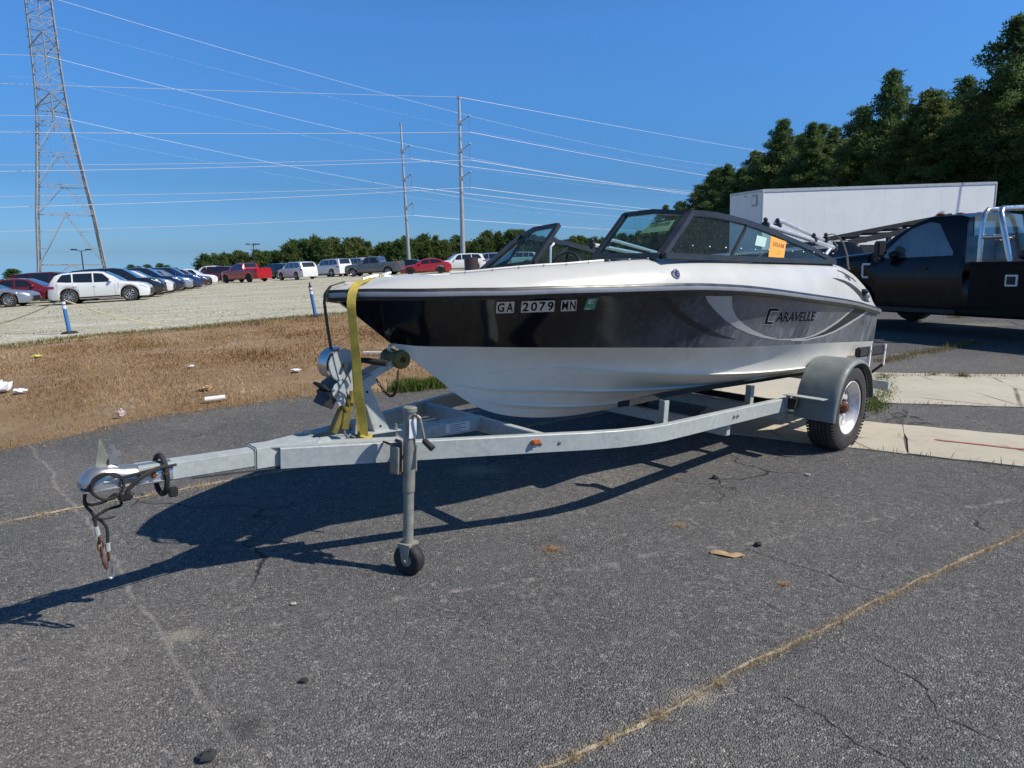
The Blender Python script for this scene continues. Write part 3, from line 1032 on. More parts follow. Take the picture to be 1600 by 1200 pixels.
# transom upper half
tr = side_rows[-1]
mb.loft([[L(s, o, z) for s, o, z in tr], [L(s, -o, z) for s, o, z in tr]])
hull_side = mb.build('hull_side', M['gel_black'], boat, 50)
low = between(cC, cK, 6, .05)
mb = two_sided(low)
# small reversed chine step
stepc = [(s, o + .022, z + .004) for s, o, z in cC]
bot = between(cE, cC, 8)
two_sided(bot, mb)
tr = low[-1]
tr2 = bot[-1]
mb.loft([[L(s, o, z) for s, o, z in tr], [L(s, -o, z) for s, o, z in tr]])
mb.loft([[L(s, o, z) for s, o, z in tr2], [L(s, -o, z) for s, o, z in tr2]])
hull_bottom = mb.build('hull_bottom', M['gel_low_lifted'], boat, 28)
# spray strakes moulded on the bottom
mb = MB()
for frac, i0 in ((.62, 4), (.28, 10)):
    for sg in (1, -1):
        rows = []
        for i in range(i0, NT):
            e, c = bot[i][0], bot[i][-1]
            p = [e[k] + (c[k] - e[k]) * frac for k in range(3)]
            q = [e[k] + (c[k] - e[k]) * (frac - .09) for k in range(3)]
            w = min(1, (i - i0) / 10)
            rows.append([L(p[0], sg * p[1], p[2] + .002), L(p[0], sg * (p[1] + .010 * w), p[2] - .012 * w), L(q[0], sg * q[1], q[2] - .004 * w)])
        mb.loft(rows)
mb.build('spray_strake', M['gel_low_lifted'], boat, 25, recalc=False)
# chine lip
mb = MB()
for sg in (1, -1):
    rows = [[L(s, sg * o, z + .016), L(s, sg * (o + .012 * min(1, i / 25)), z + .004), L(s, sg * (o - .02 * min(1, i / 25)), z - .003)] for i, (s, o, z) in enumerate(cC)]
    mb.loft(rows)
mb.build('chine_lip', M['gel_low_lifted'], boat, 25, recalc=False)

# rub rail: black vinyl moulding with a bright insert, running right round the bow
full = [L(s, o, z) for s, o, z in reversed(cR)] + [L(s, -o, z) for s, o, z in cR[1:]]
def rail_profile(prof, name, m, sm=40):
    rows = []
    P = [Vector(p) for p in full]
    for i, p in enumerate(P):
        d = (P[min(i + 1, len(P) - 1)] - P[max(i - 1, 0)])
        d.z = 0
        d.normalize()
        out = Vector((d.y, -d.x, 0))
        ctr = Vector((0.5, 0, 0)) - p
        if out.dot(ctr) > 0:
            out = -out
        rows.append([tuple(p + out * a + Vector((0, 0, b))) for a, b in prof])
    mb = MB()
    mb.loft(rows, False)
    return mb.build(name, m, boat, sm)
rail_profile([(-.012, -.030), (.012, -.028), (.021, -.016), (.021, .014), (.012, .026), (-.014, .028)], 'rub_rail', M['vinyl_black'])
rail_profile([(.0205, -.013), (.027, -.011), (.029, -.001), (.027, .009), (.0205, .011)], 'rub_insert', M['rail_bright'])

# deck
CO = cvt([(-3.665, 0, .803), (-3.64, .03, .806), (-3.592, .066, .814), (-3.514, .139, .838), (-3.428, .202, .855), (-3.269, .297, .876), (-3.156, .355, .889), (-3.007, .424, .911), (-2.852, .49, .932), (-2.694, .545, .948), (-2.487, .609, .973), (-2.221, .682, 1.0), (-2.0, .715, 1.013), (-1.715, .753, 1.017), (-.994, .795, 1.035), (-.3, .785, 1.066), (.1, .775, 1.078), (.3, .775, 1.062), (.5, .775, 1.025), (.72, .765, .965), (.9, .755, .90), (.985, .745, .80)])
RT = curve_pts(np.array([(s, max(0, o - .012), z + .026) for s, o, z in RUB]))
co = curve_pts(CO)
rows = []
for (a, b) in zip(RT, co):
    row = []
    for k in range(9):
        u = k / 8
        h = 1 - (1 - u) ** 1.0
        # rises quickly then rolls over towards the coaming
        oo = a[1] + (b[1] - a[1]) * (u ** 1.35)
        zz = a[2] + (b[2] - a[2]) * (1 - (1 - u) ** 1.5)
        row.append((a[0] + (b[0] - a[0]) * u, oo, zz))
    s, o, z = b
    fl = float(np.interp(s, [-3.3, -2.9, -2.4, -1.9], [.76, .66, .50, .40]))
    if s < -3.30 or s > .30:
        row += [(s, o * .8, z + .006), (s, o * .55, z + .012), (s, o * .3, z + .016), (s, 0, z + .018)]
    elif -2.42 < s < -1.72:
        row += [(s, o - .05, z), (s, .36, z - .012), (s, .27, z - .03), (s, .262, fl)]
    else:
        row += [(s, max(.02, o - .045), z - .002), (s, max(.015, o - .065), z - .10), (s, max(.01, o - .15), fl), (s, 0, fl)]
    rows.append(row)
mb = two_sided(rows)
last = rows[-1]
mb.loft([[L(s, o, z) for s, o, z in last], [L(s, -o, z) for s, o, z in last]])
deck = mb.build('deck', M['gel_white'], boat, 40)
mb = MB()
mb.loft([[L(-2.44, .3, .5), L(-2.44, -.3, .5)], [L(-1.70, .3, .39), L(-1.70, -.3, .39)]])
mb.build('cockpit_sole', M['gel_inner'], boat, 0)
# vinyl trim with snap studs on the coaming
def coam(s, din=0., up=0.):
    o, z = smooth_curve(CO, s)
    return (s, o - din, z + up)
for sg in (1, -1):
    mb = MB()
    path = [coam(s, .018, .006) for s in np.linspace(-3.25, -2.46, 22)]
    mb.tube([L(s, sg * o, z) for s, o, z in path], .008, 6)
    mb.build('coaming_trim', M['gel_inner'], boat)
mb = MB()
for sg in (1, -1):
    for s in np.linspace(-3.2, -2.2, 9):
        p = coam(s, -.012, .004)
        mb.ball(L(p[0], sg * p[1], p[2]), .006, 6, 4)
    for s in np.linspace(-1.9, .0, 12):
        mb.ball(L(s, sg * (float(np.interp(s, [-2.15, -1, .1], [.775, .815, .815])) + .022), float(np.interp(s, [-2.15, -1.2, .1], [1.03, 1.055, 1.10]))), .006, 6, 4)
mb.build('snap_studs', M['steel'], boat)['kind'] = 'stuff'

# windscreen
C3 = lambda *p: cv(*p)
def bars(path, w, h, name, m=None, up=(0, 0, 1)):
    mb = MB()
    for a, b in zip(path[:-1], path[1:]):
        mb.bar(L(*a), L(*b), w, h, up)
    return mb.build(name, m or M['frame_black'], boat, 0, bevel=.003)
def sweep(path, w, h, name, m=None):
    """rectangular section swept along a path with shared corners"""
    P = [Vector(L(*p)) for p in path]
    rows = []
    for i, p in enumerate(P):
        d = (P[min(i + 1, len(P) - 1)] - P[max(i - 1, 0)]).normalized()
        side = d.cross(Vector((0, 0, 1))).normalized()
        u = side.cross(d).normalized()
        rows.append([tuple(p + side * a * w / 2 + u * b * h / 2) for a, b in ((-1, -1), (1, -1), (1, 1), (-1, 1), (-1, -1))])
    mb = MB()
    mb.loft(rows)
    mb.f.append((0, 1, 2, 3))
    k = (len(rows) - 1) * 5
    mb.f.append((k + 3, k + 2, k + 1, k))
    return mb.build(name, m or M['frame_black'], boat, 35)
def pane(pts, name, m, th=.005, parent=None):
    P = [Vector(L(*p)) for p in pts]
    nrm = (P[1] - P[0]).cross(P[-1] - P[0]).normalized() * th
    n = len(P)
    mb = MB()
    mb.add(P + [p + nrm for p in P], [tuple(range(n - 1, -1, -1)), tuple(range(n, 2 * n))] + [(i, (i + 1) % n, n + (i + 1) % n, n + i) for i in range(n)])
    return mb.build(name, m, parent or boat, 0)
SIDE_TOP = [cv(*q_) for q_ in [(-1.79, .68, 1.289), (-1.68, .70, 1.294), (-1.557, .72, 1.294), (-1.40, .727, 1.29), (-1.241, .733, 1.283), (-1.07, .738, 1.268), (-.88, .743, 1.247), (-.69, .748, 1.222), (-.48, .755, 1.197), (-.262, .762, 1.168), (-.08, .772, 1.135), (.10, .785, 1.095)]]
SIDE_BOT = [cv(*q_) for q_ in [(-2.155, .765, 1.022), (-1.7, .785, 1.035), (-1.2, .80, 1.05), (-.7, .805, 1.066), (-.2, .80, 1.085), (.08, .792, 1.092)]]
def mir(pts, sg):
    return [(s, sg * o, z) for s, o, z in pts]
for sg in (1, -1):
    bl, br, tl, trr = cv(-2.115, .25, 1.02), cv(-2.155, .75, 1.022), cv(-1.846, .25, 1.293), cv(-1.79, .68, 1.289)
    mid_t = cv(-1.855, .47, 1.302)
    mid_b = cv(-2.155, .5, 1.022)
    sweep(mir([bl, mid_b, br], sg), .05, .03, 'windscreen_sill')
    sweep(mir([tl, mid_t, trr], sg), .03, .028, 'windscreen_frame')
    sweep(mir([bl, tl], sg), .035, .028, 'windscreen_frame')
    sweep(mir([br, trr], sg), .045, .034, 'windscreen_frame')
    g = pane(mir([bl, mid_b, br, trr, mid_t, tl], sg), 'windscreen_pane', M['glass_teal'])
    sweep(mir(SIDE_TOP, sg), .03, .034, 'windscreen_frame')
    sweep(mir(SIDE_BOT, sg), .045, .034, 'windscreen_sill')
    sweep(mir([cv(-1.475, .79, 1.05), cv(-1.2, .735, 1.275)], sg), .016, .02, 'windscreen_frame')
    # side glass in strips following the curved top
    def top_at(s):
        A = np.array(SIDE_TOP)
        return (s, float(np.interp(s, A[:, 0], A[:, 1])), float(np.interp(s, A[:, 0], A[:, 2])))
    def bot_at(s):
        A = np.array(SIDE_BOT)
        return (s, float(np.interp(s, A[:, 0], A[:, 1])), float(np.interp(s, A[:, 0], A[:, 2])))
    mb = MB()
    ra, rb = [], []
    for k in range(25):
        u = k / 24
        t_ = top_at(-1.79 + u * 1.87)
        b_ = bot_at(-2.155 + u * 2.235)
        ra.append([L(b_[0], sg * b_[1], b_[2]), L(t_[0], sg * t_[1], t_[2])])
        rb.append([L(b_[0], sg * (b_[1] - .005), b_[2]), L(t_[0], sg * (t_[1] - .005), t_[2])])
    mb.loft(ra)
    mb.loft(rb)
    mb.loft([ra[0], rb[0]])
    mb.loft([ra[-1], rb[-1]])
    mb.build('side_pane', M['glass_teal'], boat, 40)
    # thin bright edge beads on the centre opening
    bars(mir([(bl[0] + .015, bl[1] - .007, bl[2] + .01), (tl[0] + .015, tl[1] - .007, tl[2])], sg), .006, .006, 'edge_bead', M['steel'])
# stickers on the port panes
def sz_pane_quad(pts, m, name):
    return pane(pts, name, m, .001)
def lerp3(a, b, t):
    return tuple(a[k] + (b[k] - a[k]) * t for k in range(3))
def side_pt(s, f, out=.010):
    t_, b_ = top_at(s + .10 * f), bot_at(s)
    p = lerp3(b_, (t_[0], t_[1], t_[2]), f)
    return (p[0], p[1] + out, p[2])
def side_card(s0, s1, f0, f1, m, name, txt=None, lean=0.0, tcol=None):
    q = [side_pt(s0, f0), side_pt(s1, f0), side_pt(s1 - lean, f1), side_pt(s0 - lean, f1)]
    o = pane(q, name, m, -.001)
    if txt:
        vs, fs = text_verts(txt, 1, .02)
        w = max(v[0] for v in vs)
        h = max(v[1] for v in vs)
        out = []
        for x, y, _ in vs:
            u, v = .12 + .76 * x / w, .56 + .22 * y / h
            a = lerp3(q[0], q[1], u)
            b = lerp3(q[3], q[2], u)
            p = lerp3(a, b, v)
            out.append(L(p[0], p[1] + .002, p[2]))
        MB().add(out, fs).build('lettering', tcol or M['ink'], o, 0, recalc=False)
    return o
M['brown_ink'] = pm('ink_brown', (.30, .10, .02), .6, var=.1)
side_card(-1.02, -.80, .10, .84, M['orange_sticker'], 'auction_sticker', '105638', -.03, M['brown_ink'])
side_card(-1.19, -1.06, .40, .72, M['mint_sticker'], 'permit_sticker', None, -.02)
def front_pt(u, v, out=.006):
    b = lerp3(cv(-2.115, .25, 1.02), cv(-2.155, .75, 1.022), u)
    t_ = lerp3(cv(-1.846, .25, 1.293), cv(-1.79, .68, 1.289), u)
    p = lerp3(b, t_, v)
    return (p[0] + out, p[1], p[2] - out * .6)
q = [front_pt(.44, .55), front_pt(.84, .60), front_pt(.83, .86), front_pt(.50, .80)]
card = pane(q, 'auction_card', M['yellow_card'], -.001)
vs, fs = text_verts('105638', 1, .02)
w_ = max(v[0] for v in vs)
h_ = max(v[1] for v in vs)
out = []
for x, y, _ in vs:
    p = lerp3(lerp3(q[0], q[1], .15 + .75 * x / w_), lerp3(q[3], q[2], .15 + .75 * x / w_), .55 + .3 * y / h_)
    out.append(L(p[0] - .004, p[1], p[2] + .003))
MB().add(out, fs).build('lettering', M['ink'], card, 0, recalc=False)

# folded shade frame: two tubes a side with black clamps, linked across the boat at the stern
for sg in (1, -1):
    mb = MB()
    mb.tube([L(s, sg * o, z) for s, o, z in [cv(-.94, .72, 1.292), cv(-.3, .72, 1.252), cv(.277, .72, 1.208)]], .017, 10)
    mb.build('shade_tube', M['tube_white'], boat)
    mb = MB()
    mb.tube([L(s, sg * o, z) for s, o, z in [cv(-.755, .70, 1.312), cv(-.73, .70, 1.338), cv(-.66, .70, 1.342), cv(-.2, .70, 1.292), cv(.33, .70, 1.232)]], .014, 10)
    mb.build('shade_tube', M['tube_white'], boat)
    mb = MB()
    a_, b_ = cv(-.02, .74, 1.10), cv(.2, .72, 1.225)
    mb.tube([L(a_[0], sg * a_[1], a_[2]), L(b_[0], sg * b_[1], b_[2])], .013, 10)
    mb.build('shade_strut', M['tube_white'], boat)
    for (s, o, z) in [cv(-.93, .72, 1.293), cv(-.745, .715, 1.305), cv(-.15, .72, 1.25), cv(.09, .71, 1.27), cv(.24, .72, 1.21)]:
        mb = MB()
        mb.tube([L(s - .012, sg * o, z + .001), L(s + .018, sg * o, z - .001)], .024, 10)
        mb.ball(L(s, sg * o, z + .034), .016, 8, 6)
        mb.ball(L(s, sg * o, z - .026), .012, 8, 6)
        mb.build('clamp', M['plastic_black'], boat)
    mb = MB()
    path = [cv(*q_) for q_ in [(.10, .71, 1.30), (.18, .72, 1.318), (.28, .73, 1.30), (.35, .745, 1.25), (.40, .76, 1.17), (.41, .775, 1.08), (.41, .785, 1.05)]]
    rows = [[L(s - .02, sg * o, z), L(s + .02, sg * o, z), L(s + .02, sg * (o + .006), z), L(s - .02, sg * (o + .006), z), L(s - .02, sg * o, z)] for s, o, z in path]
    mb.loft(rows)
    mb.build('strap', M['grey_web'], boat, 40)
mb = MB()
mb.tube([L(.31, .74, 1.18), L(.33, 0, 1.19), L(.31, -.74, 1.18)], .014, 10)
mb.build('shade_tube', M['tube_white'], boat)

# registration, year sticker, name and graphics follow the hull surface
bmh = bmesh.new()
bmh.from_mesh(hull_side.data)
BV = BVHTree.FromBMesh(bmh)
bmd = bmesh.new()
bmd.from_mesh(deck.data)
BVD = BVHTree.FromBMesh(bmd)
def on_side(s, z, off=.0015, bv=None):
    z = side_z(s, z) if bv is None else deck_z(s, z)
    hit, nrm, _, _ = (bv or BV).ray_cast(Vector((s, -2, z)), Vector((0, 1, 0)))
    if hit is None:
        return (s, -.9, z)
    return tuple(hit + Vector((0, -off, 0)))
def decal(name, poly, m, off=.0015, bv=None, cell=.03, parent=None):
    bm = bmesh.new()
    bm.faces.new([bm.verts.new((a, b, 0)) for a, b in poly]).normal_update()
    bmesh.ops.triangulate(bm, faces=bm.faces[:])
    for ax in (0, 1):
        vals = [p[ax] for p in poly]
        k = math.ceil(min(vals) / cell)
        while k * cell < max(vals):
            co_ = [0, 0, 0]
            no = [0, 0, 0]
            co_[ax] = k * cell
            no[ax] = 1
            bmesh.ops.bisect_plane(bm, geom=bm.verts[:] + bm.edges[:] + bm.faces[:], plane_co=co_, plane_no=no, dist=1e-6)
            k += 1
    for v in bm.verts:
        v.co = Vector(on_side(v.co.x, v.co.y, off, bv))
    me = bpy.data.meshes.new(name)
    bm.to_mesh(me)
    bm.free()
    me.materials.append(m)
    return link(name, me, parent or boat)
def smooth_poly(P, it=2, closed=True):
    for _ in range(it):
        Q = []
        n = len(P)
        for i in range(n):
            a, b = P[i], P[(i + 1) % n]
            ang = 0
            Q += [(a[0] * .8 + b[0] * .2, a[1] * .8 + b[1] * .2), (a[0] * .2 + b[0] * .8, a[1] * .2 + b[1] * .8)]
        P = Q
    return P
SIL = [(-1.862, .812), (-1.8, .777), (-1.666, .718), (-1.536, .665), (-1.398, .618), (-1.24, .578), (-1.052, .546), (-.864, .527), (-.868, .534), (-1.064, .564), (-1.21, .601), (-1.348, .645), (-1.44, .683), (-1.536, .737), (-1.586, .78), (-1.624, .816)]
decal('silver_swoosh', SIL, M['decal_silver'])
decal('pinstripe', [(-.868, .534), (-.688, .531), (-.481, .533), (-.335, .552), (-.193, .585), (.037, .654), (.264, .745), (.30, .741), (.072, .642), (-.155, .572), (-.312, .541), (-.481, .522), (-.676, .520), (-.864, .526)], M['decal_silver'], .002)
decal('pinstripe', [(-.688, .524), (-.469, .520), (-.155, .544), (.053, .575), (.225, .617), (.455, .672), (.664, .722), (.715, .716), (.494, .660), (.275, .604), (.072, .563), (-.143, .531), (-.465, .508), (-.672, .514)], M['decal_silver'], .002)
decal('dark_swoosh', [(-.469, .522), (-.312, .543), (-.155, .574), (.072, .645), (.302, .742), (.66, .722), (.452, .673), (.225, .618), (.053, .576), (-.155, .545)], M['decal_dark'], .0015)
decal('dark_swoosh', [(-2.234, .795), (-2.153, .764), (-2.038, .715), (-1.927, .673), (-1.846, .640), (-1.705, .600), (-1.662, .586), (-1.49, .556), (-1.334, .541), (-1.501, .572), (-1.662, .615), (-1.827, .668), (-1.969, .721), (-2.077, .766), (-2.15, .797)], M['decal_dark'])
# registration: eight silver tiles with black characters
def reg(chars, s0, z0, ang, w, h, gap=.004):
    s = s0
    for ch in chars:
        if ch == ' ':
            s += .033
            continue
        sh = -.87
        cell_ = [(0, 0), (w, 0), (w + sh * h, h), (sh * h, h)]
        poly = [(s + a * math.cos(ang) - b * math.sin(ang), z0 + (s - s0) * math.tan(ang) + a * math.sin(ang) + b * math.cos(ang)) for a, b in cell_]
        tile = decal('registration_tile', poly, M['plate_silver'], .002, cell=.02)
        vs, fs = text_verts(ch, 1, .025)
        x0, x1 = min(v[0] for v in vs), max(v[0] for v in vs)
        y0, y1 = min(v[1] for v in vs), max(v[1] for v in vs)
        pts = []
        for x, y, _ in vs:
            b = h * (.10 + .80 * (y - y0) / (y1 - y0))
            a = w * (.12 + .76 * (x - x0) / (x1 - x0)) + sh * b
            pts.append(on_side(s + a * math.cos(ang) - b * math.sin(ang), z0 + (s - s0) * math.tan(ang) + a * math.sin(ang) + b * math.cos(ang), .003))
        MB().add(pts, fs).build('character', M['ink'], tile, 0, recalc=False)
        s += (w + gap) * math.cos(ang)
reg('GA 2079 MN', -3.043, .6925, .055, .0405, .062, .0006)
st = decal('year_sticker', [(-2.612, .719), (-2.553, .724), (-2.597, .787), (-2.656, .783)], M['green_sticker'], .002, cell=.02)
decal('sticker_panel', [(-2.622, .752), (-2.592, .754), (-2.606, .776), (-2.636, .774)], M['plate_silver'], .0026, parent=st)
decal('sticker_band', [(-2.607, .723), (-2.58, .725), (-2.584, .731), (-2.611, .729)], M['plate_silver'], .0026, parent=st)
vs, fs = text_verts('23', 1, .03)
w_, h_ = max(v[0] for v in vs), max(v[1] for v in vs)
MB().add([on_side(-2.618 + .02 * x / w_ - .1 * .012 * y / h_, .758 + .012 * y / h_, .0034) for x, y, _ in vs], fs).build('character', M['ink'], st, 0, recalc=False)
# builder's name in slanted capitals, light keyline under black letters
def slanted(txt, s0, z0, width, height, ang, shear, m, off, bold, big=None, name='lettering'):
    vs, fs = text_verts(txt, 1, bold)
    x0, x1 = min(v[0] for v in vs), max(v[0] for v in vs)
    y0, y1 = min(v[1] for v in vs), max(v[1] for v in vs)
    pts = []
    for x, y, _ in vs:
        b = height * (y - y0) / (y1 - y0)
        a = width * (x - x0) / (x1 - x0) + shear * b
        pts.append(on_side(s0 + a, z0 + b + a * ang, off))
    return MB().add(pts, fs).build(name, m, boat, 0, recalc=False)
slanted('ARAVELLE', -1.0, .6485, .57, .074, .008, -.38, M['decal_silver'], .0018, .05, name='name_keyline')
slanted('ARAVELLE', -.995, .651, .56, .069, .008, -.38, M['ink'], .0028, .028, name='name_letters')
CBIG = [(0, 0), (.098, 0), (.098, .014), (.03, .014), (.03, .088), (.128, .088), (.128, .104), (.012, .104), (0, .094)]
def cbig(grow, m, off, name):
    poly = []
    cx, cy = .06, .052
    for a, b in CBIG:
        poly.append((a, b))
    P = [(-1.112 + a - .42 * b, .640 + b) for a, b in poly]
    decal(name, P, m, off, cell=.02)
CB0 = CBIG
CBIG = [(-.006, -.005), (.104, -.005), (.104, .019), (.036, .019), (.036, .083), (.134, .083), (.134, .109), (.008, .109), (-.006, .098)]
cbig(0, M['decal_silver'], .0018, 'name_keyline')
CBIG = CB0
cbig(0, M['ink'], .0028, 'name_letters')
# maker's badge and stern graphics on the deck side
p = on_side(-2.11, .925, 0, BVD)
mb = MB()
mb.lathe([(0, .03), (.008, .03), (.011, .026), (.011, .0001)], p, (0, -1, .25), 20)
bd = mb.build('maker_badge', M['chrome'], boat)
mb = MB()
mb.lathe([(.0112, .0215), (.0135, .019), (.0135, .0001)], p, (0, -1, .25), 20)
mb.build('badge_face', M['maroon'], bd)
vs, fs = text_verts('U', 1, .05)
w_, h_ = max(v[0] for v in vs), max(v[1] for v in vs)
MB().add([(p[0] - .008 + .016 * x / w_, p[1] - .0155 - .0, p[2] - .006 + .018 * y / h_ ) for x, y, _ in vs], fs).build('character', M['chrome'], bd, 0, recalc=False)
SW = [(-.12, .966), (-.02, .967), (.111, .960), (.27, .942), (.418, .910), (.58, .868), (.71, .826), (.785, .793), (.66, .795), (.542, .806), (.46, .84), (.371, .871), (.25, .908), (.12, .936)]
decal('stern_swoosh', SW, M['decal_dark'], .002, BVD, .025)
arc = [(.076 + .40 * t, 1.035 - .075 * t ** 1.6) for t in np.linspace(0, 1, 12)]
decal('stern_arc', arc + [(a - .004, b - .007 - .006 * math.sin(math.pi * i / 11)) for i, (a, b) in reversed(list(enumerate(arc)))], M['decal_dark'], .002, BVD, .03)
vs, fs = text_verts('17', 1, .01)
w_, h_ = max(v[0] for v in vs), max(v[1] for v in vs)
MB().add([on_side(.185 + .045 * x / w_ + .1 * .04 * y / h_, .972 + .04 * y / h_, .0025, BVD) for x, y, _ in vs], fs).build('lettering', M['decal_dark'], boat, 0, recalc=False)
decal('stern_emblem', [(.27 + .035 * math.cos(a) * 1.2, .985 + .019 * math.sin(a) - .02 * math.cos(a)) for a in np.linspace(0, 6.28, 14)[:-1]], M['decal_dark'], .0025, BVD, .02)
for s, z in ((.60, .872), (.63, .835)):
    p = on_side(s, z, 0, BVD)
    mb = MB()
    mb.lathe([(0, .028), (.015, .027), (.03, .02), (.04, .012), (.04, .0001)], p, (0.1, -1, .2), 14)
    mb.build('deck_fitting', M['plastic_black'] if z > .85 else M['steel'], boat)
for s, z in ((.02, 1.062), (.10, 1.062)):
    p = on_side(s, z, 0, BVD)
    MB().ball(p, .006, 8, 5).build('screw', M['steel'], boat)
# bow eye and cleat
mb = MB()
mb.tube([(-3.39, 0, .52), (-3.42, 0, .50), (-3.425, 0, .485), (-3.405, 0, .47), (-3.34, 0, .475)], .008, 8)
mb.build('bow_eye', M['steel'], boat)
mb = MB()
mb.tube([L(-3.56, 0, .838), L(-3.50, 0, .852), L(-3.42, 0, .858), L(-3.36, 0, .85)], [.006, .01, .01, .006], 8)
mb.tube([L(-3.47, 0, .83), L(-3.47, 0, .865)], .01, 8)
mb.build('bow_cleat', M['steel'], boat)
# dark cup on the far coaming, helm seats, steering wheel
mb = MB()
mb.lathe([(0, .045), (.09, .048), (.092, .04), (.02, .038), (.02, .0001)], L(-2.36, -.62, .955), (0, 0, 1), 16)
mb.build('speaker_pod', pm('pod_brown', (.05, .03, .025), .4), boat)
for sg in (1, -1):
    mb = MB()
    mb.box(L(-1.15, sg * .42, .62), (.42, .46, .14))
    mb.build('helm_seat', M['gel_inner'], boat, 40, bevel=.03)
    mb = MB()
    mb.box(L(-.92, sg * .42, .80), (.09, .46, .34), Matrix.Rotation(-.15, 3, 'Y'))
    mb.build('seat_back', pm('seat_vinyl', (.34, .33, .31), .5), boat, 40, bevel=.03)
mb = MB()
c = Vector(L(-1.62, -.45, .96))
for k in range(20):
    pass
ring = [(c.x + .05 * math.cos(t), c.y + .16 * math.sin(t), c.z + .15 * math.cos(t)) for t in np.linspace(0, 2 * math.pi, 21)]
mb.tube(ring, .013, 8, False)
for t in (0, 2.1, 4.2):
    mb.tube([tuple(c), (c.x + .05 * math.cos(t), c.y + .16 * math.sin(t), c.z + .15 * math.cos(t))], .009, 6)
mb.tube([tuple(c), (c.x - .2, c.y, c.z - .05)], .02, 8)
mb.build('steering_wheel', M['plastic_black'], boat)
# walk-through support post behind the open centre pane
mb = MB()
mb.tube([L(-1.99, -.23, 1.0), L(-1.985, -.23, 1.11), L(-1.955, -.23, 1.135)], .009, 8)
mb.build('pane_stay', M['tube_white'], boat)
# ------------------------------------------------------------------ boat trailer
def tbuild(mb, name, m='galv', parent=None, smooth=35, bevel=0):
    return mb.build(name, M[m], parent or trl, smooth, bevel=bevel)
RAIL = [(-4.02, .055), (-3.85, .12), (-3.41, .302), (-2.84, .535), (-2.56, .655), (-2.38, .718), (-2.22, .752), (-2.05, .772), (-1.8, .770), (-1.43, .760), (-.8, .748), (-.17, .738), (.6, .728), (1.12, .72)]
RZ0, RZ1 = -.027, .068
for sg in (1, -1):
    w = .022
    rows = []
    P = [Vector((s, o)) for s, o in RAIL]
    for i, p in enumerate(P):
        d = (P[min(i + 1, len(P) - 1)] - P[max(i - 1, 0)]).normalized()
        nrm = Vector((-d.y, d.x))
        a, b = p + nrm * w, p - nrm * w
        rows.append([L(a.x, sg * a.y, RZ0), L(a.x, sg * a.y, RZ1 - .004), L(a.x - nrm.x * .004, sg * (a.y - nrm.y * .004), RZ1), L(b.x, sg * b.y, RZ1), L(b.x, sg * b.y, RZ0), L(a.x, sg * a.y, RZ0)])
    mb = MB()
    mb.loft(rows)
    k = (len(rows) - 1) * 6
    mb.f += [(0, 1, 2, 3, 4), (k + 4, k + 3, k + 2, k + 1, k)]
    tbuild(mb, 'side_rail', smooth=25)
mb = MB()
mb.box(L((-4.60 - 2.77) / 2, 0, .028), (4.60 - 2.77, .078, .078))
tbuild(mb, 'tongue', bevel=.006)
mb = MB()
mb.box(L(-3.98, 0, .028), (.30, .098, .102))
tbuild(mb, 'tongue_sleeve', bevel=.006)
for sg in (1, -1):
    mb = MB()
    mb.prism([(-4.06, .05), (-3.83, .052), (-3.48, .20), (-3.50, .262), (-3.86, .125)], .006, lambda a, b, t: L(a, sg * b, .0685 + t))
    tbuild(mb, 'gusset_plate', smooth=0)
    mb = MB()
    mb.prism([(-3.86, .068), (-3.78, .068), (-3.80, .09), (-3.84, .09)], .005, lambda a, b, t: L(a, sg * (.085 + t), b + .006))
    tbuild(mb, 'gusset_tab', smooth=0)
for s, z, hw in ((-2.79, .022, .535), (-1.22, -.078, .74), (-.32, -.078, .725)):
    mb = MB()
    mb.box(L(s, 0, z), (.05, hw * 2, .08))
    tbuild(mb, 'crossmember', bevel=.004)
mb = MB()
mb.box(L(1.15, 0, .065), (.065, 1.93, .075))
rb = tbuild(mb, 'rear_bar', bevel=.005)
mb = MB()
mb.box(L(1.11, .80, .028), (.02, .10, .035))
mb.tube([L(1.105, .78, .02), L(1.10, .78, -.03)], .008, 8)
tbuild(mb, 'rear_marker', 'plastic_black', bevel=.004)
for sg in (1, -1):
    mb = MB()
    mb.box(L(1.19, sg * .90, .065), (.02, .12, .07))
    tbuild(mb, 'tail_light', 'red_lens', bevel=.004)
# data plate on the tongue
mb = MB()
mb.box(L(-2.98, .0405, .03), (.17, .002, .05))
tbuild(mb, 'data_plate', 'plate_silver')
mb = MB()
for k in range(4):
    mb.box(L(-2.98 - .015 * (k % 2), .042, .046 - .011 * k), (.11 - .03 * (k % 2), .0006, .003))
tbuild(mb, 'plate_print', 'ink')

# coupler
mb = MB()
secs = [(-4.795, .012, .020, .035), (-4.785, .030, .012, .055), (-4.76, .046, .006, .078), (-4.72, .054, .004, .09), (-4.68, .05, .004, .088), (-4.64, .043, .004, .074), (-4.58, .046, .002, .070), (-4.47, .048, .0, .072)]
rows = []
for s, w, z0, z1 in secs:
    row = []
    for k in range(13):
        a = math.pi * k / 12
        row.append(L(s, -w * math.cos(a), z0 + (z1 - z0) * math.sin(a) ** .6))
    rows.append(row)
mb.loft(rows, True)
cpl = tbuild(mb, 'coupler', 'steel', smooth=50)
mb = MB()
mb.box(L(-4.64, 0, .001), (.30, .118, .006))
tbuild(mb, 'coupler_lip', 'steel', cpl, bevel=.002)
mb = MB()
mb.prism([(-4.735, .086), (-4.70, .086), (-4.67, .10), (-4.69, .125), (-4.712, .188), (-4.718, .19)], .006, lambda a, b, t: L(a, -.003 + t, b))
tbuild(mb, 'latch_lever', 'galv_worn', cpl, smooth=0)
mb = MB()
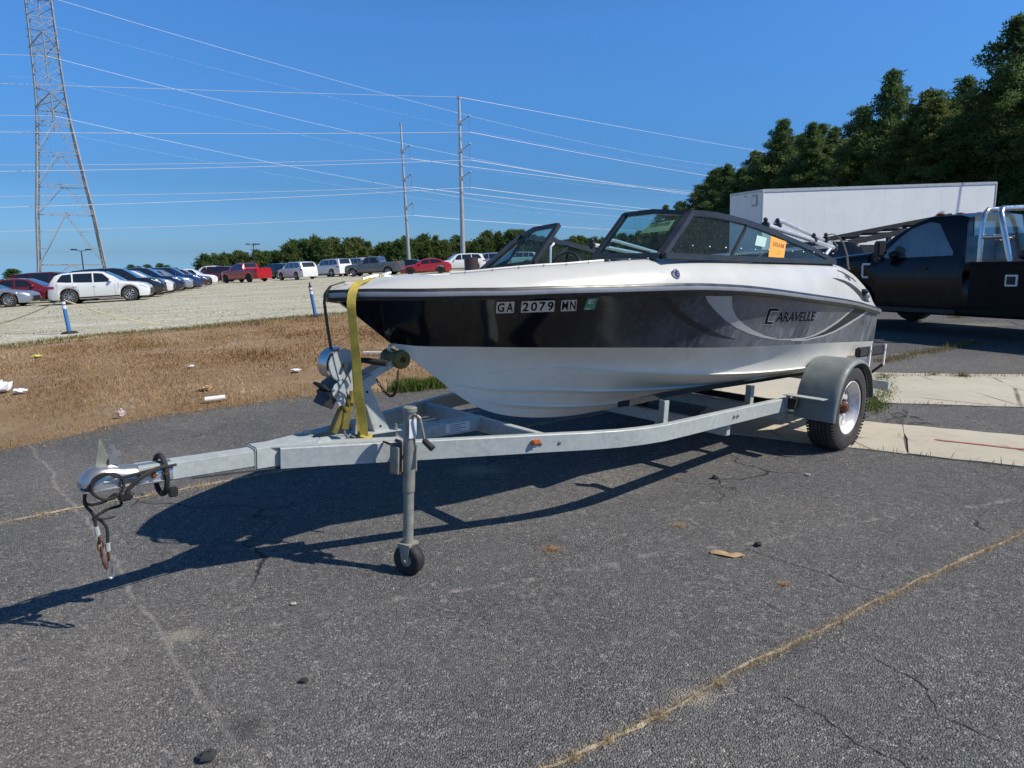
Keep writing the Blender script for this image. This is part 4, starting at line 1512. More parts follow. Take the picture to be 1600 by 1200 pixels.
mb.prism([(-4.69, .085), (-4.655, .088), (-4.65, .10), (-4.662, .112), (-4.648, .125), (-4.652, .14), (-4.665, .142), (-4.668, .165), (-4.682, .168), (-4.69, .155), (-4.676, .148), (-4.68, .13), (-4.69, .115)], .004, lambda a, b, t: L(a, .012 + t, b))
tbuild(mb, 'latch_trigger', 'steel', cpl, smooth=0)
mb = MB()
mb.tube([L(-4.72, .05, .03), L(-4.53, .052, .034)], .007, 8)
mb.tube([L(-4.60, -.06, .04), L(-4.60, .06, .04)], .009, 8)
tbuild(mb, 'coupler_bolt', 'steel', cpl)
for s in (-4.545, -4.50):
    mb = MB()
    mb.lathe([(0, .013), (.012, .013), (.012, .007), (.02, .007), (.02, .0001)], L(s, .047, .03), (0, -1, 0), 6)
    tbuild(mb, 'rusty_bolt', 'rust', smooth=0)
# safety cables with crimps, links and hooks
def cable(path, r, m, name, n=60, seg=7):
    P = [Vector(L(*p)) for p in path]
    out = []
    for i in range(len(P) - 1):
        p0, p1, p2, p3 = P[max(i - 1, 0)], P[i], P[i + 1], P[min(i + 2, len(P) - 1)]
        k = max(2, n // (len(P) - 1))
        for j in range(k):
            t = j / k
            out.append(tuple(.5 * ((2 * p1) + (p2 - p0) * t + (2 * p0 - 5 * p1 + 4 * p2 - p3) * t * t + (3 * p1 - p0 - 3 * p2 + p3) * t ** 3)))
    out.append(tuple(P[-1]))
    mb = MB()
    mb.tube(out, r, seg)
    return tbuild(mb, name, m)
cable([(-4.46, .055, .06), (-4.56, .064, .055), (-4.66, .066, .045), (-4.715, .07, .07), (-4.755, .065, .05), (-4.76, .06, .0), (-4.72, .062, -.035), (-4.67, .066, -.02), (-4.655, .066, .03), (-4.69, .067, .064), (-4.74, .066, .052), (-4.775, .05, .01), (-4.78, .02, -.05), (-4.755, .02, -.10), (-4.748, .02, -.15)], .006, 'rubber', 'safety_cable', 110)
cable([(-4.47, -.05, .055), (-4.60, -.066, .04), (-4.70, -.07, .0), (-4.76, -.05, -.02), (-4.77, .0, -.06), (-4.72, .04, -.05), (-4.68, .06, -.02), (-4.665, .05, -.07), (-4.71, .035, -.085), (-4.755, .022, -.115), (-4.735, .02, -.125), (-4.712, .02, -.165), (-4.712, .02, -.225)], .006, 'rubber', 'safety_cable', 110)
cable([(-4.755, .02, -.11), (-4.72, .03, -.122), (-4.685, .04, -.118)], .0035, 'rubber', 'cable_tail', 12)
for (p, q) in (((-4.748, .02, -.15), (-4.742, .02, -.19)), ((-4.712, .02, -.225), (-4.712, .02, -.26))):
    mb = MB()
    mb.tube([L(*p), L(*q)], .009, 8)
    tbuild(mb, 'crimp_sleeve', 'galv')
def link_ring(c, ax, up, a, b, r, m, name, parent=None):
    c, ax, up = Vector(L(*c)), Vector(ax), Vector(up)
    side = up.cross(ax).normalized()
    mb = MB()
    pts = [tuple(c + up * math.cos(t) * a + side * math.sin(t) * b) for t in np.linspace(0, 2 * math.pi, 17)]
    mb.tube(pts, r, 6, False)
    return tbuild(mb, name, m, parent)
UP = Vector((.05, 0, 1)).normalized()
for k in range(3):
    link_ring((-4.739 + .002 * k, .02, -.203 - .027 * k), (0, 1, 0) if k % 2 else (1, 0, 0), UP, .019, .010, .004, 'rust', 'chain_link')
mb = MB()
mb.tube([L(-4.735, .02, -.27), L(-4.73, .03, -.30), L(-4.722, .03, -.325), L(-4.72, .015, -.33)], [.004, .007, .008, .004], 8)
tbuild(mb, 'snap_hook', 'rust')
link_ring((-4.712, .02, -.278), (1, 0, 0), UP, .02, .013, .004, 'rust', 'chain_link')
cable([(-4.712, .02, -.285), (-4.714, .02, -.325), (-4.72, .024, -.362), (-4.705, .024, -.372), (-4.697, .022, -.35), (-4.698, .02, -.32)], .0055, 'steel', 's_hook', 30)
# rubber cord ring slipped over the tongue and its lead with plugs
mb = MB()
ringp = [L(-4.505 + .008 * math.sin(t), .058 * math.sin(t), .012 + .082 * math.cos(t)) for t in np.linspace(0, 2 * math.pi, 33)]
mb.tube(ringp, .011, 8, False)
tbuild(mb, 'cord_ring', 'rubber')
cable([(-4.50, .05, .06), (-4.56, .07, .05), (-4.61, .078, .025), (-4.645, .078, -.01), (-4.645, .078, -.04)], .009, 'rubber', 'light_cord', 30)
mb = MB()
mb.box(L(-4.655, .078, -.035), (.05, .03, .024))
tbuild(mb, 'cord_plug', 'plastic_black', bevel=.006)
mb = MB()
mb.box(L(-4.475, .05, -.055), (.035, .024, .04))
tbuild(mb, 'cord_plug', 'plastic_black', bevel=.005)

# jack
JX, JO = -3.557, .408
def ring_tube(mb, s, o, z0, z1, r, seg=20):
    mb.tube([L(s, o, z0), L(s, o, z1)], r, seg)
    return mb
jk = tbuild(ring_tube(MB(), JX, JO, -.135, .255, .0285), 'jack', 'galv_worn')
tbuild(ring_tube(MB(), JX, JO, -.40, -.135, .0245), 'jack_leg', 'galv_worn', jk)
mb = MB()
mb.lathe([(0, .033), (.018, .033), (.022, .028), (.022, .0001)], L(JX, JO, .245), (0, 0, 1), 20)
tbuild(mb, 'jack_cap', 'galv_worn', jk)
mb = MB()
mb.box(L(JX - .004, JO + .0315, .17), (.04, .0015, .09))
tbuild(mb, 'jack_label', 'plate_silver', jk)
mb = MB()
mb.tube([L(JX, JO + .03, .232), L(JX + .005, JO + .055, .232), L(JX + .012, JO + .062, .225), L(JX + .04, JO + .062, .115)], .007, 8)
mb.tube([L(JX + .04, JO + .05, .113), L(JX + .05, JO + .09, .095)], .006, 8)
tbuild(mb, 'jack_crank', 'galv_worn', jk)
mb = MB()
mb.tube([L(JX + .040, JO + .060, .114), L(JX + .056, JO + .105, .082)], [.014, .016], 12)
tbuild(mb, 'crank_grip', 'rubber', jk)
mb = MB()
mb.box(L(JX - .005, .345, .015), (.115, .012, .15))
mb.box(L(JX - .055, .372, .015), (.012, .06, .13))
mb.box(L(JX + .045, .372, .015), (.012, .06, .13))
tbuild(mb, 'jack_bracket', 'galv_worn', bevel=.003)
mb = MB()
for dz in (-.045, .075):
    mb.tube([L(JX - .04, .40, dz), L(JX - .04, .25, dz)], .006, 8)
    mb.tube([L(JX + .03, .40, dz), L(JX + .03, .25, dz)], .006, 8)
tbuild(mb, 'bracket_bolt', 'rust')
# castor wheel with fork
ax = Vector((-.93, -.36, 0)).normalized()      # wheel axis in the rig frame
fw = Vector((-.36, .93, 0)).normalized()
wc = Vector(L(JX - .005, JO - .0, -.467)) + fw * -.012
mb = MB()
mb.lathe([(-.028, .03), (-.030, .062), (-.022, .074), (0, .077), (.022, .074), (.030, .062), (.028, .03)], wc, ax, 26)
jw = tbuild(mb, 'jack_wheel', 'rubber', jk, 50)
mb = MB()
mb.lathe([(-.0295, .0001), (-.0295, .018), (-.026, .03), (-.02, .045)], wc, ax, 18)
mb.lathe([(.0295, .0001), (.0295, .018), (.026, .03), (.02, .045)], wc, ax, 18)
tbuild(mb, 'wheel_disc', 'galv_worn', jk)
mb = MB()
top = Vector(L(JX, JO, -.395))
for sg in (1, -1):
    a = top + ax * sg * .037
    P = [a + fw * .028, a - fw * .028, wc + ax * sg * .037 - fw * .016 + Vector((0, 0, -.012)), wc + ax * sg * .037 + fw * .016 + Vector((0, 0, -.012))]
    Q = [p - ax * sg * .005 for p in P]
    mb.add(P + Q, [(0, 1, 2, 3), (7, 6, 5, 4), (0, 4, 5, 1), (1, 5, 6, 2), (2, 6, 7, 3), (3, 7, 4, 0)])
c = top
mb.add([c + ax * a + fw * b + Vector((0, 0, h)) for h in (-.004, .008) for a, b in ((-.04, -.034), (.04, -.034), (.04, .034), (-.04, .034))], [(3, 2, 1, 0), (4, 5, 6, 7), (0, 1, 5, 4), (1, 2, 6, 5), (2, 3, 7, 6), (3, 0, 4, 7)])
mb.tube([tuple(wc - ax * .045), tuple(wc + ax * .045)], .008, 8)
tbuild(mb, 'jack_fork', 'galv_worn', jk, 30)

# winch stand
mb = MB()
mb.box(L(-3.50, 0, .0715), (.24, .16, .007))
tbuild(mb, 'stand_base', bevel=.002)
mb = MB()
for s in (-3.60, -3.41):
    for o in (.068, -.068):
        mb.tube([L(s, o, -.05), L(s, o, .108)], .0065, 8)
        mb.lathe([(0, .011), (.011, .011), (.011, .0001)], L(s, o, .076), (0, 0, 1), 6)
tbuild(mb, 'base_bolt', 'galv_worn', smooth=30)
mb = MB()
for sg in (1, -1):
    mb.prism([(-3.525, .075), (-3.435, .075), (-3.555, .325), (-3.605, .30)], .006, lambda a, b, t: L(a, sg * (.040 + t), b))
mb.add([L(-3.525, .046, .075), L(-3.525, -.046, .075), L(-3.605, -.046, .30), L(-3.605, .046, .30), L(-3.519, .046, .077), L(-3.519, -.046, .077), L(-3.599, -.046, .302), L(-3.599, .046, .302)], [(0, 1, 2, 3), (7, 6, 5, 4), (0, 4, 5, 1), (1, 5, 6, 2), (2, 6, 7, 3), (3, 7, 4, 0)])
stand = tbuild(mb, 'winch_post', smooth=0)
mb = MB()
mb.prism([(-3.63, .075), (-3.575, .075), (-3.585, .20), (-3.62, .205)], .008, lambda a, b, t: L(a, .035 + t, b))
mb.prism([(-3.595, .075), (-3.575, .075), (-3.578, .19), (-3.59, .192)], .05, lambda a, b, t: L(a, -.01 + t, b))
tbuild(mb, 'post_brace', smooth=0)
mb = MB()
for s, z in ((-3.566, .283), (-3.488, .10)):
    mb.lathe([(0, .006), (.002, .006), (.002, .0001)], L(s, .0465, z), (0, -1, 0), 10)
tbuild(mb, 'bolt_hole', 'ink')
# sliding arm (angled channel) carrying winch and bow roller
def sloped(a0, z0, a1, z1, w0, w1, o0, o1, name, m='galv', par=None):
    mb = MB()
    d = Vector((a1 - a0, z1 - z0)).normalized()
    nrm = Vector((-d.y, d.x))
    P = [Vector((a0, z0)) + nrm * w0, Vector((a1, z1)) + nrm * w1, Vector((a1, z1)) - nrm * w1, Vector((a0, z0)) - nrm * w0]
    mb.prism([tuple(p) for p in P], o1 - o0, lambda a, b, t: L(a, o0 + t, b))
    return tbuild(mb, name, m, par, 0, bevel=.002)
sloped(-3.735, .248, -3.525, .350, .026, .026, .050, .056, 'winch_arm')
sloped(-3.735, .248, -3.525, .350, .026, .026, -.056, -.050, 'winch_arm')
sloped(-3.742, .274, -3.545, .370, .003, .003, -.056, .056, 'winch_arm_top')
sloped(-3.60, .335, -3.37, .437, .020, .020, .038, .044, 'roller_arm')
sloped(-3.60, .335, -3.37, .437, .020, .020, -.044, -.038, 'roller_arm')
mb = MB()
mb.lathe([(-.075, .0001), (-.075, .03), (-.072, .046), (-.055, .05), (-.03, .046), (0, .038), (.03, .046), (.055, .05), (.072, .046), (.075, .03), (.075, .0001)], L(-3.375, 0, .437), (0, 1, 0), 24)
rl = tbuild(mb, 'bow_roller', 'olive_roller', smooth=50)
mb = MB()
mb.lathe([(.074, .014), (.082, .014), (.082, .008), (.078, .006), (.078, .0001)], L(-3.375, 0, .437), (0, -1, 0), 12)
tbuild(mb, 'roller_pin', 'rust', rl)
# safety chain from the arm to the bow eye
cpts = []
for t in np.linspace(0, 1, 19):
    a = Vector((-3.50, .03, .335)).lerp(Vector((-3.375, .03, .37)), t)
    a.z -= .105 * 4 * t * (1 - t)
    a.x += .03 * math.sin(math.pi * t)
    cpts.append(a)
for i, p_ in enumerate(cpts):
    d = (cpts[min(i + 1, 18)] - cpts[max(i - 1, 0)])
    dv = Vector((d.x, -d.y, d.z)).normalized()
    side = Vector((0, 1, 0)) if i % 2 else Vector((-dv.z, 0, dv.x))
    link_ring(tuple(p_), tuple(side), dv, .0105, .006, .0024, 'rust', 'chain_link')
# winch: cheek plates, drum, geared disc, cover, handle, strap
mb = MB()
CHK = [(-3.772, .300), (-3.742, .262), (-3.715, .262), (-3.60, .34), (-3.605, .372), (-3.625, .45), (-3.645, .462), (-3.655, .40), (-3.70, .37), (-3.755, .335)]
mb.prism(CHK, .004, lambda a, b, t: L(a, .062 + t, b))
mb.prism(CHK, .004, lambda a, b, t: L(a, -.062 - t, b))
wch = tbuild(mb, 'winch', smooth=0)
mb = MB()
mb.tube([L(-3.70, -.075, .425), L(-3.70, .078, .425)], .010, 10)
mb.tube([L(-3.70, -.05, .425), L(-3.70, .03, .425)], .048, 18)
tbuild(mb, 'winch_drum', 'grey_web', wch)
mb = MB()
prof = [(0, .0001), (0, .062)]
k0 = len(mb.v)
nt_ = 48
rim = []
for i in range(nt_ * 2):
    r_ = .079 if i % 2 else .073
    for q in (0, 1):
        pass
g = []
for i in range(nt_ * 4):
    r_ = .079 if (i % 4) in (1, 2) else .072
    t = 2 * math.pi * i / (nt_ * 4)
    g.append((-3.70 + r_ * math.cos(t), .425 + r_ * math.sin(t)))
mb.prism(g, .006, lambda a, b, t: L(a, .046 + t, b))
tbuild(mb, 'winch_gear', 'galv', wch, smooth=0)
mb = MB()
rows = []
for i in range(15):
    t = R(60 + 165 * i / 14)
    rows.append([L(-3.70 + .083 * math.cos(t), o, .425 + .083 * math.sin(t)) for o in (-.06, -.05, .02, .042)])
    rows[-1][0] = L(-3.70 + .06 * math.cos(t), -.062, .425 + .06 * math.sin(t))
mb.loft(rows)
tbuild(mb, 'winch_cover', 'steel', wch, 50, 0)
mb = MB()
mb.box(L(-3.775, -.01, .315), (.06, .10, .012), Matrix.Rotation(.7, 3, 'Y'))
mb.tube([L(-3.775, -.06, .29), L(-3.775, .07, .29)], .010, 10)
mb.box(L(-3.77, 0, .25), (.05, .11, .05), Matrix.Rotation(.5, 3, 'Y'))
tbuild(mb, 'winch_ratchet', 'steel_dark', wch, 30)
mb = MB()
for s, z, r_ in ((-3.735, .292, .016), (-3.69, .335, .010), (-3.765, .312, .008), (-3.628, .438, .010)):
    mb.lathe([(0, r_), (.01, r_), (.01, r_ * .55), (.02, r_ * .55), (.02, .0001)], L(s, .066, z), (0, -1, 0), 6)
tbuild(mb, 'winch_bolt', 'steel', wch, 30)
mb = MB()
mb.bar(L(-3.73, .088, .30), L(-3.625, .088, .452), .006, .034, (1, 0, .7))
tbuild(mb, 'winch_handle', 'galv', wch, 0, bevel=.002)
mb = MB()
mb.tube([L(-3.63, .085, .452), L(-3.60, .13, .449), L(-3.55, .20, .443)], [.012, .015, .0165], 12)
tbuild(mb, 'handle_grip', 'rubber', wch)
mb = MB()
path = [(-3.655, .44, .02), (-3.672, .47, .0), (-3.705, .478, 0), (-3.735, .50, 0), (-3.752, .60, 0), (-3.768, .72, 0), (-3.762, .765, 0), (-3.735, .80, 0), (-3.66, .822, 0)]
rows = []
for s, z, o in path:
    rows.append([L(s, o - .013, z), L(s, o + .013, z), L(s - .003, o + .013, z + .001), L(s - .003, o - .013, z + .001), L(s, o - .013, z)])
mb.loft(rows)
tbuild(mb, 'winch_strap', 'grey_web', wch, 40)

# axle, hubs, wheels, fenders
mb = MB()
mb.box(L(0, 0, -.055), (.055, 1.62, .05))
for sg in (1, -1):
    mb.tube([L(0, sg * .78, -.02), L(0, sg * .93, 0)], .022, 10)
    mb.box(L(0, sg * .735, -.045), (.34, .05, .02))
tbuild(mb, 'axle', 'steel_dark', bevel=.004)
def tyre_mesh(c, axis, r, w, m, name, parent):
    hw = w / 2
    k = r / .335
    prof = [(-hw * .72, r * .60), (-hw * .95, r * .66), (-hw, r * .79), (-hw * .93, r * .91), (-hw * .80, r * .972), (-hw * .66, r * .985)]
    tread = []
    for i in range(5):
        x0 = -hw * .62 + i * hw * .26
        tread += [(x0, r * .998), (x0 + hw * .20, r * .998), (x0 + hw * .205, r * .975), (x0 + hw * .255, r * .975)]
    tread = tread[:-2]
    prof = prof + tread + [(-x, q) for x, q in reversed(prof)]
    return MB().lathe(prof, c, axis, 56).build(name, m, parent, 38)
def trailer_wheel(sg):
    c = Vector(L(0, sg * .972, 0))
    axv = Vector((0, -sg, 0))
    w = tyre_mesh(c, axv, .335, .205, M['tyre'], 'wheel', trl)
    # sidewall lettering ridge and tread lugs
    mb = MB()
    for i in range(72):
        t = 2 * math.pi * i / 72
        for side in (1, -1):
            p = c + axv * side * .088 + Vector((math.cos(t), 0, math.sin(t))) * .3245
            mb.box(p, (.011, .026, .014), Matrix.Rotation(-t + .0, 3, 'Y'))
    mb.build('tread_lug', M['tyre'], w, 0)['kind'] = 'stuff'
    mb = MB()
    mb.lathe([(-.085, .20), (-.08, .19), (-.06, .182), (-.02, .165), (.01, .16), (.04, .165), (.066, .182), (.078, .192), (.088, .197), (.090, .204), (.082, .212), (.07, .205)], c, axv, 40)
    rim = mb.build('rim', M['rim_white'], w, 40)
    # pressed spoke disc: eight arms with windows between
    mb = MB()
    f = .012
    n = 8
    a = Vector((1, 0, 0))
    b = Vector((0, 0, 1))
    def pt(rr, t, h):
        return tuple(c + axv * h + (a * math.cos(t) + b * math.sin(t)) * rr)
    for i in range(n):
        t0 = 2 * math.pi * i / n
        hw0, hw1 = .34, .17
        rows = []
        for rr, hwid, h in ((.062, .385, .030), (.085, .30, .034), (.115, .21, .030), (.14, .19, .022), (.163, .24, .010)):
            rows.append([pt(rr, t0 - hwid, h - .014), pt(rr, t0 - hwid * .8, h), pt(rr, t0 + hwid * .8, h), pt(rr, t0 + hwid, h - .014)])
        mb.loft(rows)
    mb.lathe([(.0, .17), (.004, .163), (.004, .150)], c, axv, 40)
    mb.lathe([(.018, .064), (.031, .062), (.031, .03)], c, axv, 32)
    mb.build('spoke_disc', M['rim_white'], w, 35)
    mb = MB()
    mb.lathe([(.03, .04), (.058, .038), (.066, .030), (.074, .028), (.078, .02), (.078, .0001)], c, axv, 20)
    for i in range(5):
        t = 2 * math.pi * i / 5 + .3
        mb.lathe([(.03, .012), (.052, .011), (.056, .006), (.056, .0001)], c + (a * math.cos(t) + b * math.sin(t)) * .052, axv, 6)
    mb.build('hub', M['rust'], w, 35)
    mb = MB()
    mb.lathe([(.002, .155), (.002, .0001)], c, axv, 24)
    mb.build('rim_shade_disc', M['steel_dark'], w, 0)  # dark disc added behind the spokes, standing in for shade inside the rim
trailer_wheel(1)
trailer_wheel(-1)
def fender(sg):
    mb = MB()
    cs, cz, rr = .015, -.005, .378
    prof = [(cs + (-.385), -.075)]
    pts = [(cs - .392, -.07), (cs - .39, .0)]
    for i in range(25):
        t = R(172 - 164 * i / 24)
        # slightly squared top
        q = rr * (1 + .02 * abs(math.sin(2 * t)))
        pts.append((cs + q * math.cos(t), cz + q * math.sin(t)))
    rows = []
    for i, (s, z) in enumerate(pts):
        a, b = pts[max(i - 1, 0)], pts[min(i + 1, len(pts) - 1)]
        d = Vector((b[0] - a[0], b[1] - a[1])).normalized()
        nn_ = Vector((-d.y, d.x))
        if nn_.dot(Vector((s - cs, z - cz + .05))) < 0:
            nn_ = -nn_
        row = []
        for o, dn in ((.80, -.02), (.80, 0), (.83, .0), (1.055, 0), (1.082, -.004), (1.094, -.016), (1.096, -.030), (1.090, -.030), (1.086, -.014), (1.05, -.006), (.806, -.006)):
            row.append(L(s + nn_.x * dn, sg * o, z + nn_.y * dn))
        rows.append(row)
    mb.loft(rows)
    f = tbuild(mb, 'fender', 'galv_dark', smooth=45)
    mb = MB()
    mb.box(L(-.44, sg * .90, .10), (.10, .29, .006))
    mb.box(L(-.40, sg * .77, .05), (.10, .012, .10))
    tbuild(mb, 'fender_step', 'galv', f, bevel=.002)
    mb = MB()
    mb.box(L(-.40, sg * .80, .035), (.08, .05, .07))
    for dz in (.0, .05):
        mb.tube([L(-.455, sg * .80, dz), L(-.34, sg * .80, dz)], .007, 8)
    tbuild(mb, 'fender_bracket', 'steel_dark', f, bevel=.003)
fender(1)
fender(-1)
# bunks
for sg in (1, -1):
    rows = []
    for s, o, z in [(-2.02, .46, .160), (-1.5, .45, .176), (-1.1, .45, .178), (-.4, .45, .176), (.95, .45, .182)]:
        z -= .05 if sg < 0 else 0
        rows.append([L(s, sg * (o - .045), z - .055), L(s, sg * (o + .045), z - .03), L(s, sg * (o + .045), z + .008), L(s, sg * (o - .045), z - .018), L(s, sg * (o - .045), z - .055)])
    mb = MB()
    mb.loft(rows)
    mb.f += [(0, 1, 2, 3), (23, 22, 21, 20)]
    tbuild(mb, 'bunk_board', 'carpet', smooth=30)
    for s, o in ((-1.80, .62), (-.66, .60), (.56, .60)):
        mb = MB()
        mb.box(L(s, sg * o, .075), (.05, .012, .17))
        mb.box(L(s, sg * (o - .025), .075), (.008, .05, .17))
        tbuild(mb, 'bunk_post', 'galv', bevel=.002)
        mb = MB()
        mb.box(L(s, sg * (o + .04), .0), (.05, .20, .04))
        tbuild(mb, 'post_foot', 'galv', bevel=.002)
    mb = MB()
    mb.box(L(.92, sg * .862, .375), (.66, .045, .082))
    tbuild(mb, 'guide_board', 'carpet', bevel=.012)
    for s in (.80, 1.16):
        mb = MB()
        mb.box(L(s, sg * .892, .335), (.028, .012, .19))
        tbuild(mb, 'guide_post', 'white_pvc', bevel=.002)
        mb = MB()
        mb.bar(L(s, sg * .89, .25), L(s, sg * .70, .06), .03, .02)
        tbuild(mb, 'guide_arm', 'steel_dark')
        mb = MB()
        mb.lathe([(0, .008), (.008, .008), (.008, .0001)], L(s, sg * .898, .385), (0, -sg, 0), 6)
        tbuild(mb, 'guide_bolt', 'steel', smooth=0)
    mb = MB()
    mb.box(L(-2.87, sg * .553, .033), (.055, .028, .024))
    tbuild(mb, 'marker_light', 'amber', bevel=.006)
    mb = MB()
    mb.box(L(-2.87, sg * .541, .02), (.03, .01, .05))
    tbuild(mb, 'marker_bracket', 'galv')
# wiring clipped along the near rail, bolts where the crossmembers meet it
cable([(-4.40, .045, -.012), (-4.0, .055, -.03), (-3.75, .18, -.032)], .004, 'rubber', 'wiring_loom', 20)
for s, o in ((-2.84, .558), (-2.74, .60), (-1.24, .782), (-1.19, .781), (-.34, .768), (-.29, .767)):
    mb = MB()
    mb.lathe([(0, .011), (.007, .011), (.007, .006), (.014, .006), (.014, .0001)], L(s, o - .004, .022), (.35 if s < -2 else 0, -1, 0), 6)
    tbuild(mb, 'rail_bolt', 'galv_worn', smooth=0)
# ------------------------------------------------------------------ yellow tie-down strap over the bow
strap = empty('tie_down_strap', label='dirty yellow webbing strap tied from the winch post over the boat bow', cat='strap')
strap.matrix_world = RIG
def web(path, w, name, m, par, up=None):
    P = [Vector(L(*p[:3])) for p in path]
    rows = []
    for i, p in enumerate(P):
        d = (P[min(i + 1, len(P) - 1)] - P[max(i - 1, 0)]).normalized()
        wd = Vector(path[i][3])
        wd = (wd - d * wd.dot(d)).normalized()
        nr = d.cross(wd).normalized() * .0016
        rows.append([tuple(p - wd * w / 2 - nr), tuple(p + wd * w / 2 - nr), tuple(p + wd * w / 2 + nr), tuple(p - wd * w / 2 + nr), tuple(p - wd * w / 2 - nr)])
    mb = MB()
    mb.loft(rows)
    return mb.build(name, M[m], par, 40)
AX = (1, 0, 0)
AXY = (.75, -.65, 0)
web([(-3.600, .085, .03, AX), (-3.618, .10, .12, AXY), (-3.640, .115, .21, AXY), (-3.652, .12, .28, AXY), (-3.668, .135, .373, (.9, -.3, .1)), (-3.685, .15, .46, AXY), (-3.712, .170, .60, AXY), (-3.727, .176, .70, AXY), (-3.728, .178, .735, AXY), (-3.716, .165, .772, AXY), (-3.69, .14, .80, AXY), (-3.655, .10, .815, (.8, -.4, 0)), (-3.60, .06, .828, (.6, -.75, 0)), (-3.52, .015, .846, (.35, -.95, 0)), (-3.45, -.01, .862, (.2, -1, 0))], .040, 'webbing', 'yellow_web', strap)
web([(-3.612, .07, .05, AX), (-3.64, .085, .21, AXY), (-3.655, .10, .30, (.8, -.6, .1)), (-3.672, .118, .40, AXY), (-3.695, .14, .56, AXY), (-3.708, .152, .68, AXY)], .032, 'webbing', 'yellow_web', strap)
mb = MB()
for dz in (0, .012, .024):
    mb.tube([L(-3.60 + .03 * math.cos(t), .085 + .022 * math.sin(t), .045 + dz + .004 * math.sin(3 * t)) for t in np.linspace(0, 6.28, 17)], .009, 6, False)
mb.build('knot', M['yellow_web'], strap)
mb = MB()
mb.box(L(-3.70, .06, .17), (.04, .05, .11), Matrix.Rotation(.15, 3, 'Y'))
mb.box(L(-3.735, .055, .155), (.03, .045, .12), Matrix.Rotation(.45, 3, 'Y'))
mb.tube([L(-3.70, .03, .215), L(-3.70, .09, .215)], .014, 8)
mb.tube([L(-3.69, .06, .20), L(-3.675, .06, .26), L(-3.665, .06, .30)], .012, 8)
mb.build('ratchet_buckle', M['olive_roller'], strap, 30, bevel=.003)
mb = MB()
mb.tube([L(-3.70, .06, .11), L(-3.695, .06, .085), L(-3.68, .06, .07), L(-3.665, .06, .085)], .006, 8)
mb.build('strap_hook', M['steel'], strap)
web([(-3.665, .06, .30, AXY), (-3.67, .06, .24, AXY), (-3.68, .06, .20, AXY)], .035, 'webbing', 'yellow_web', strap)
mb = MB()
mb.tube([L(-3.46, -.005, .862), L(-3.43, -.01, .868), L(-3.40, -.01, .875)], .008, 8)
mb.build('strap_hook', M['steel'], strap)
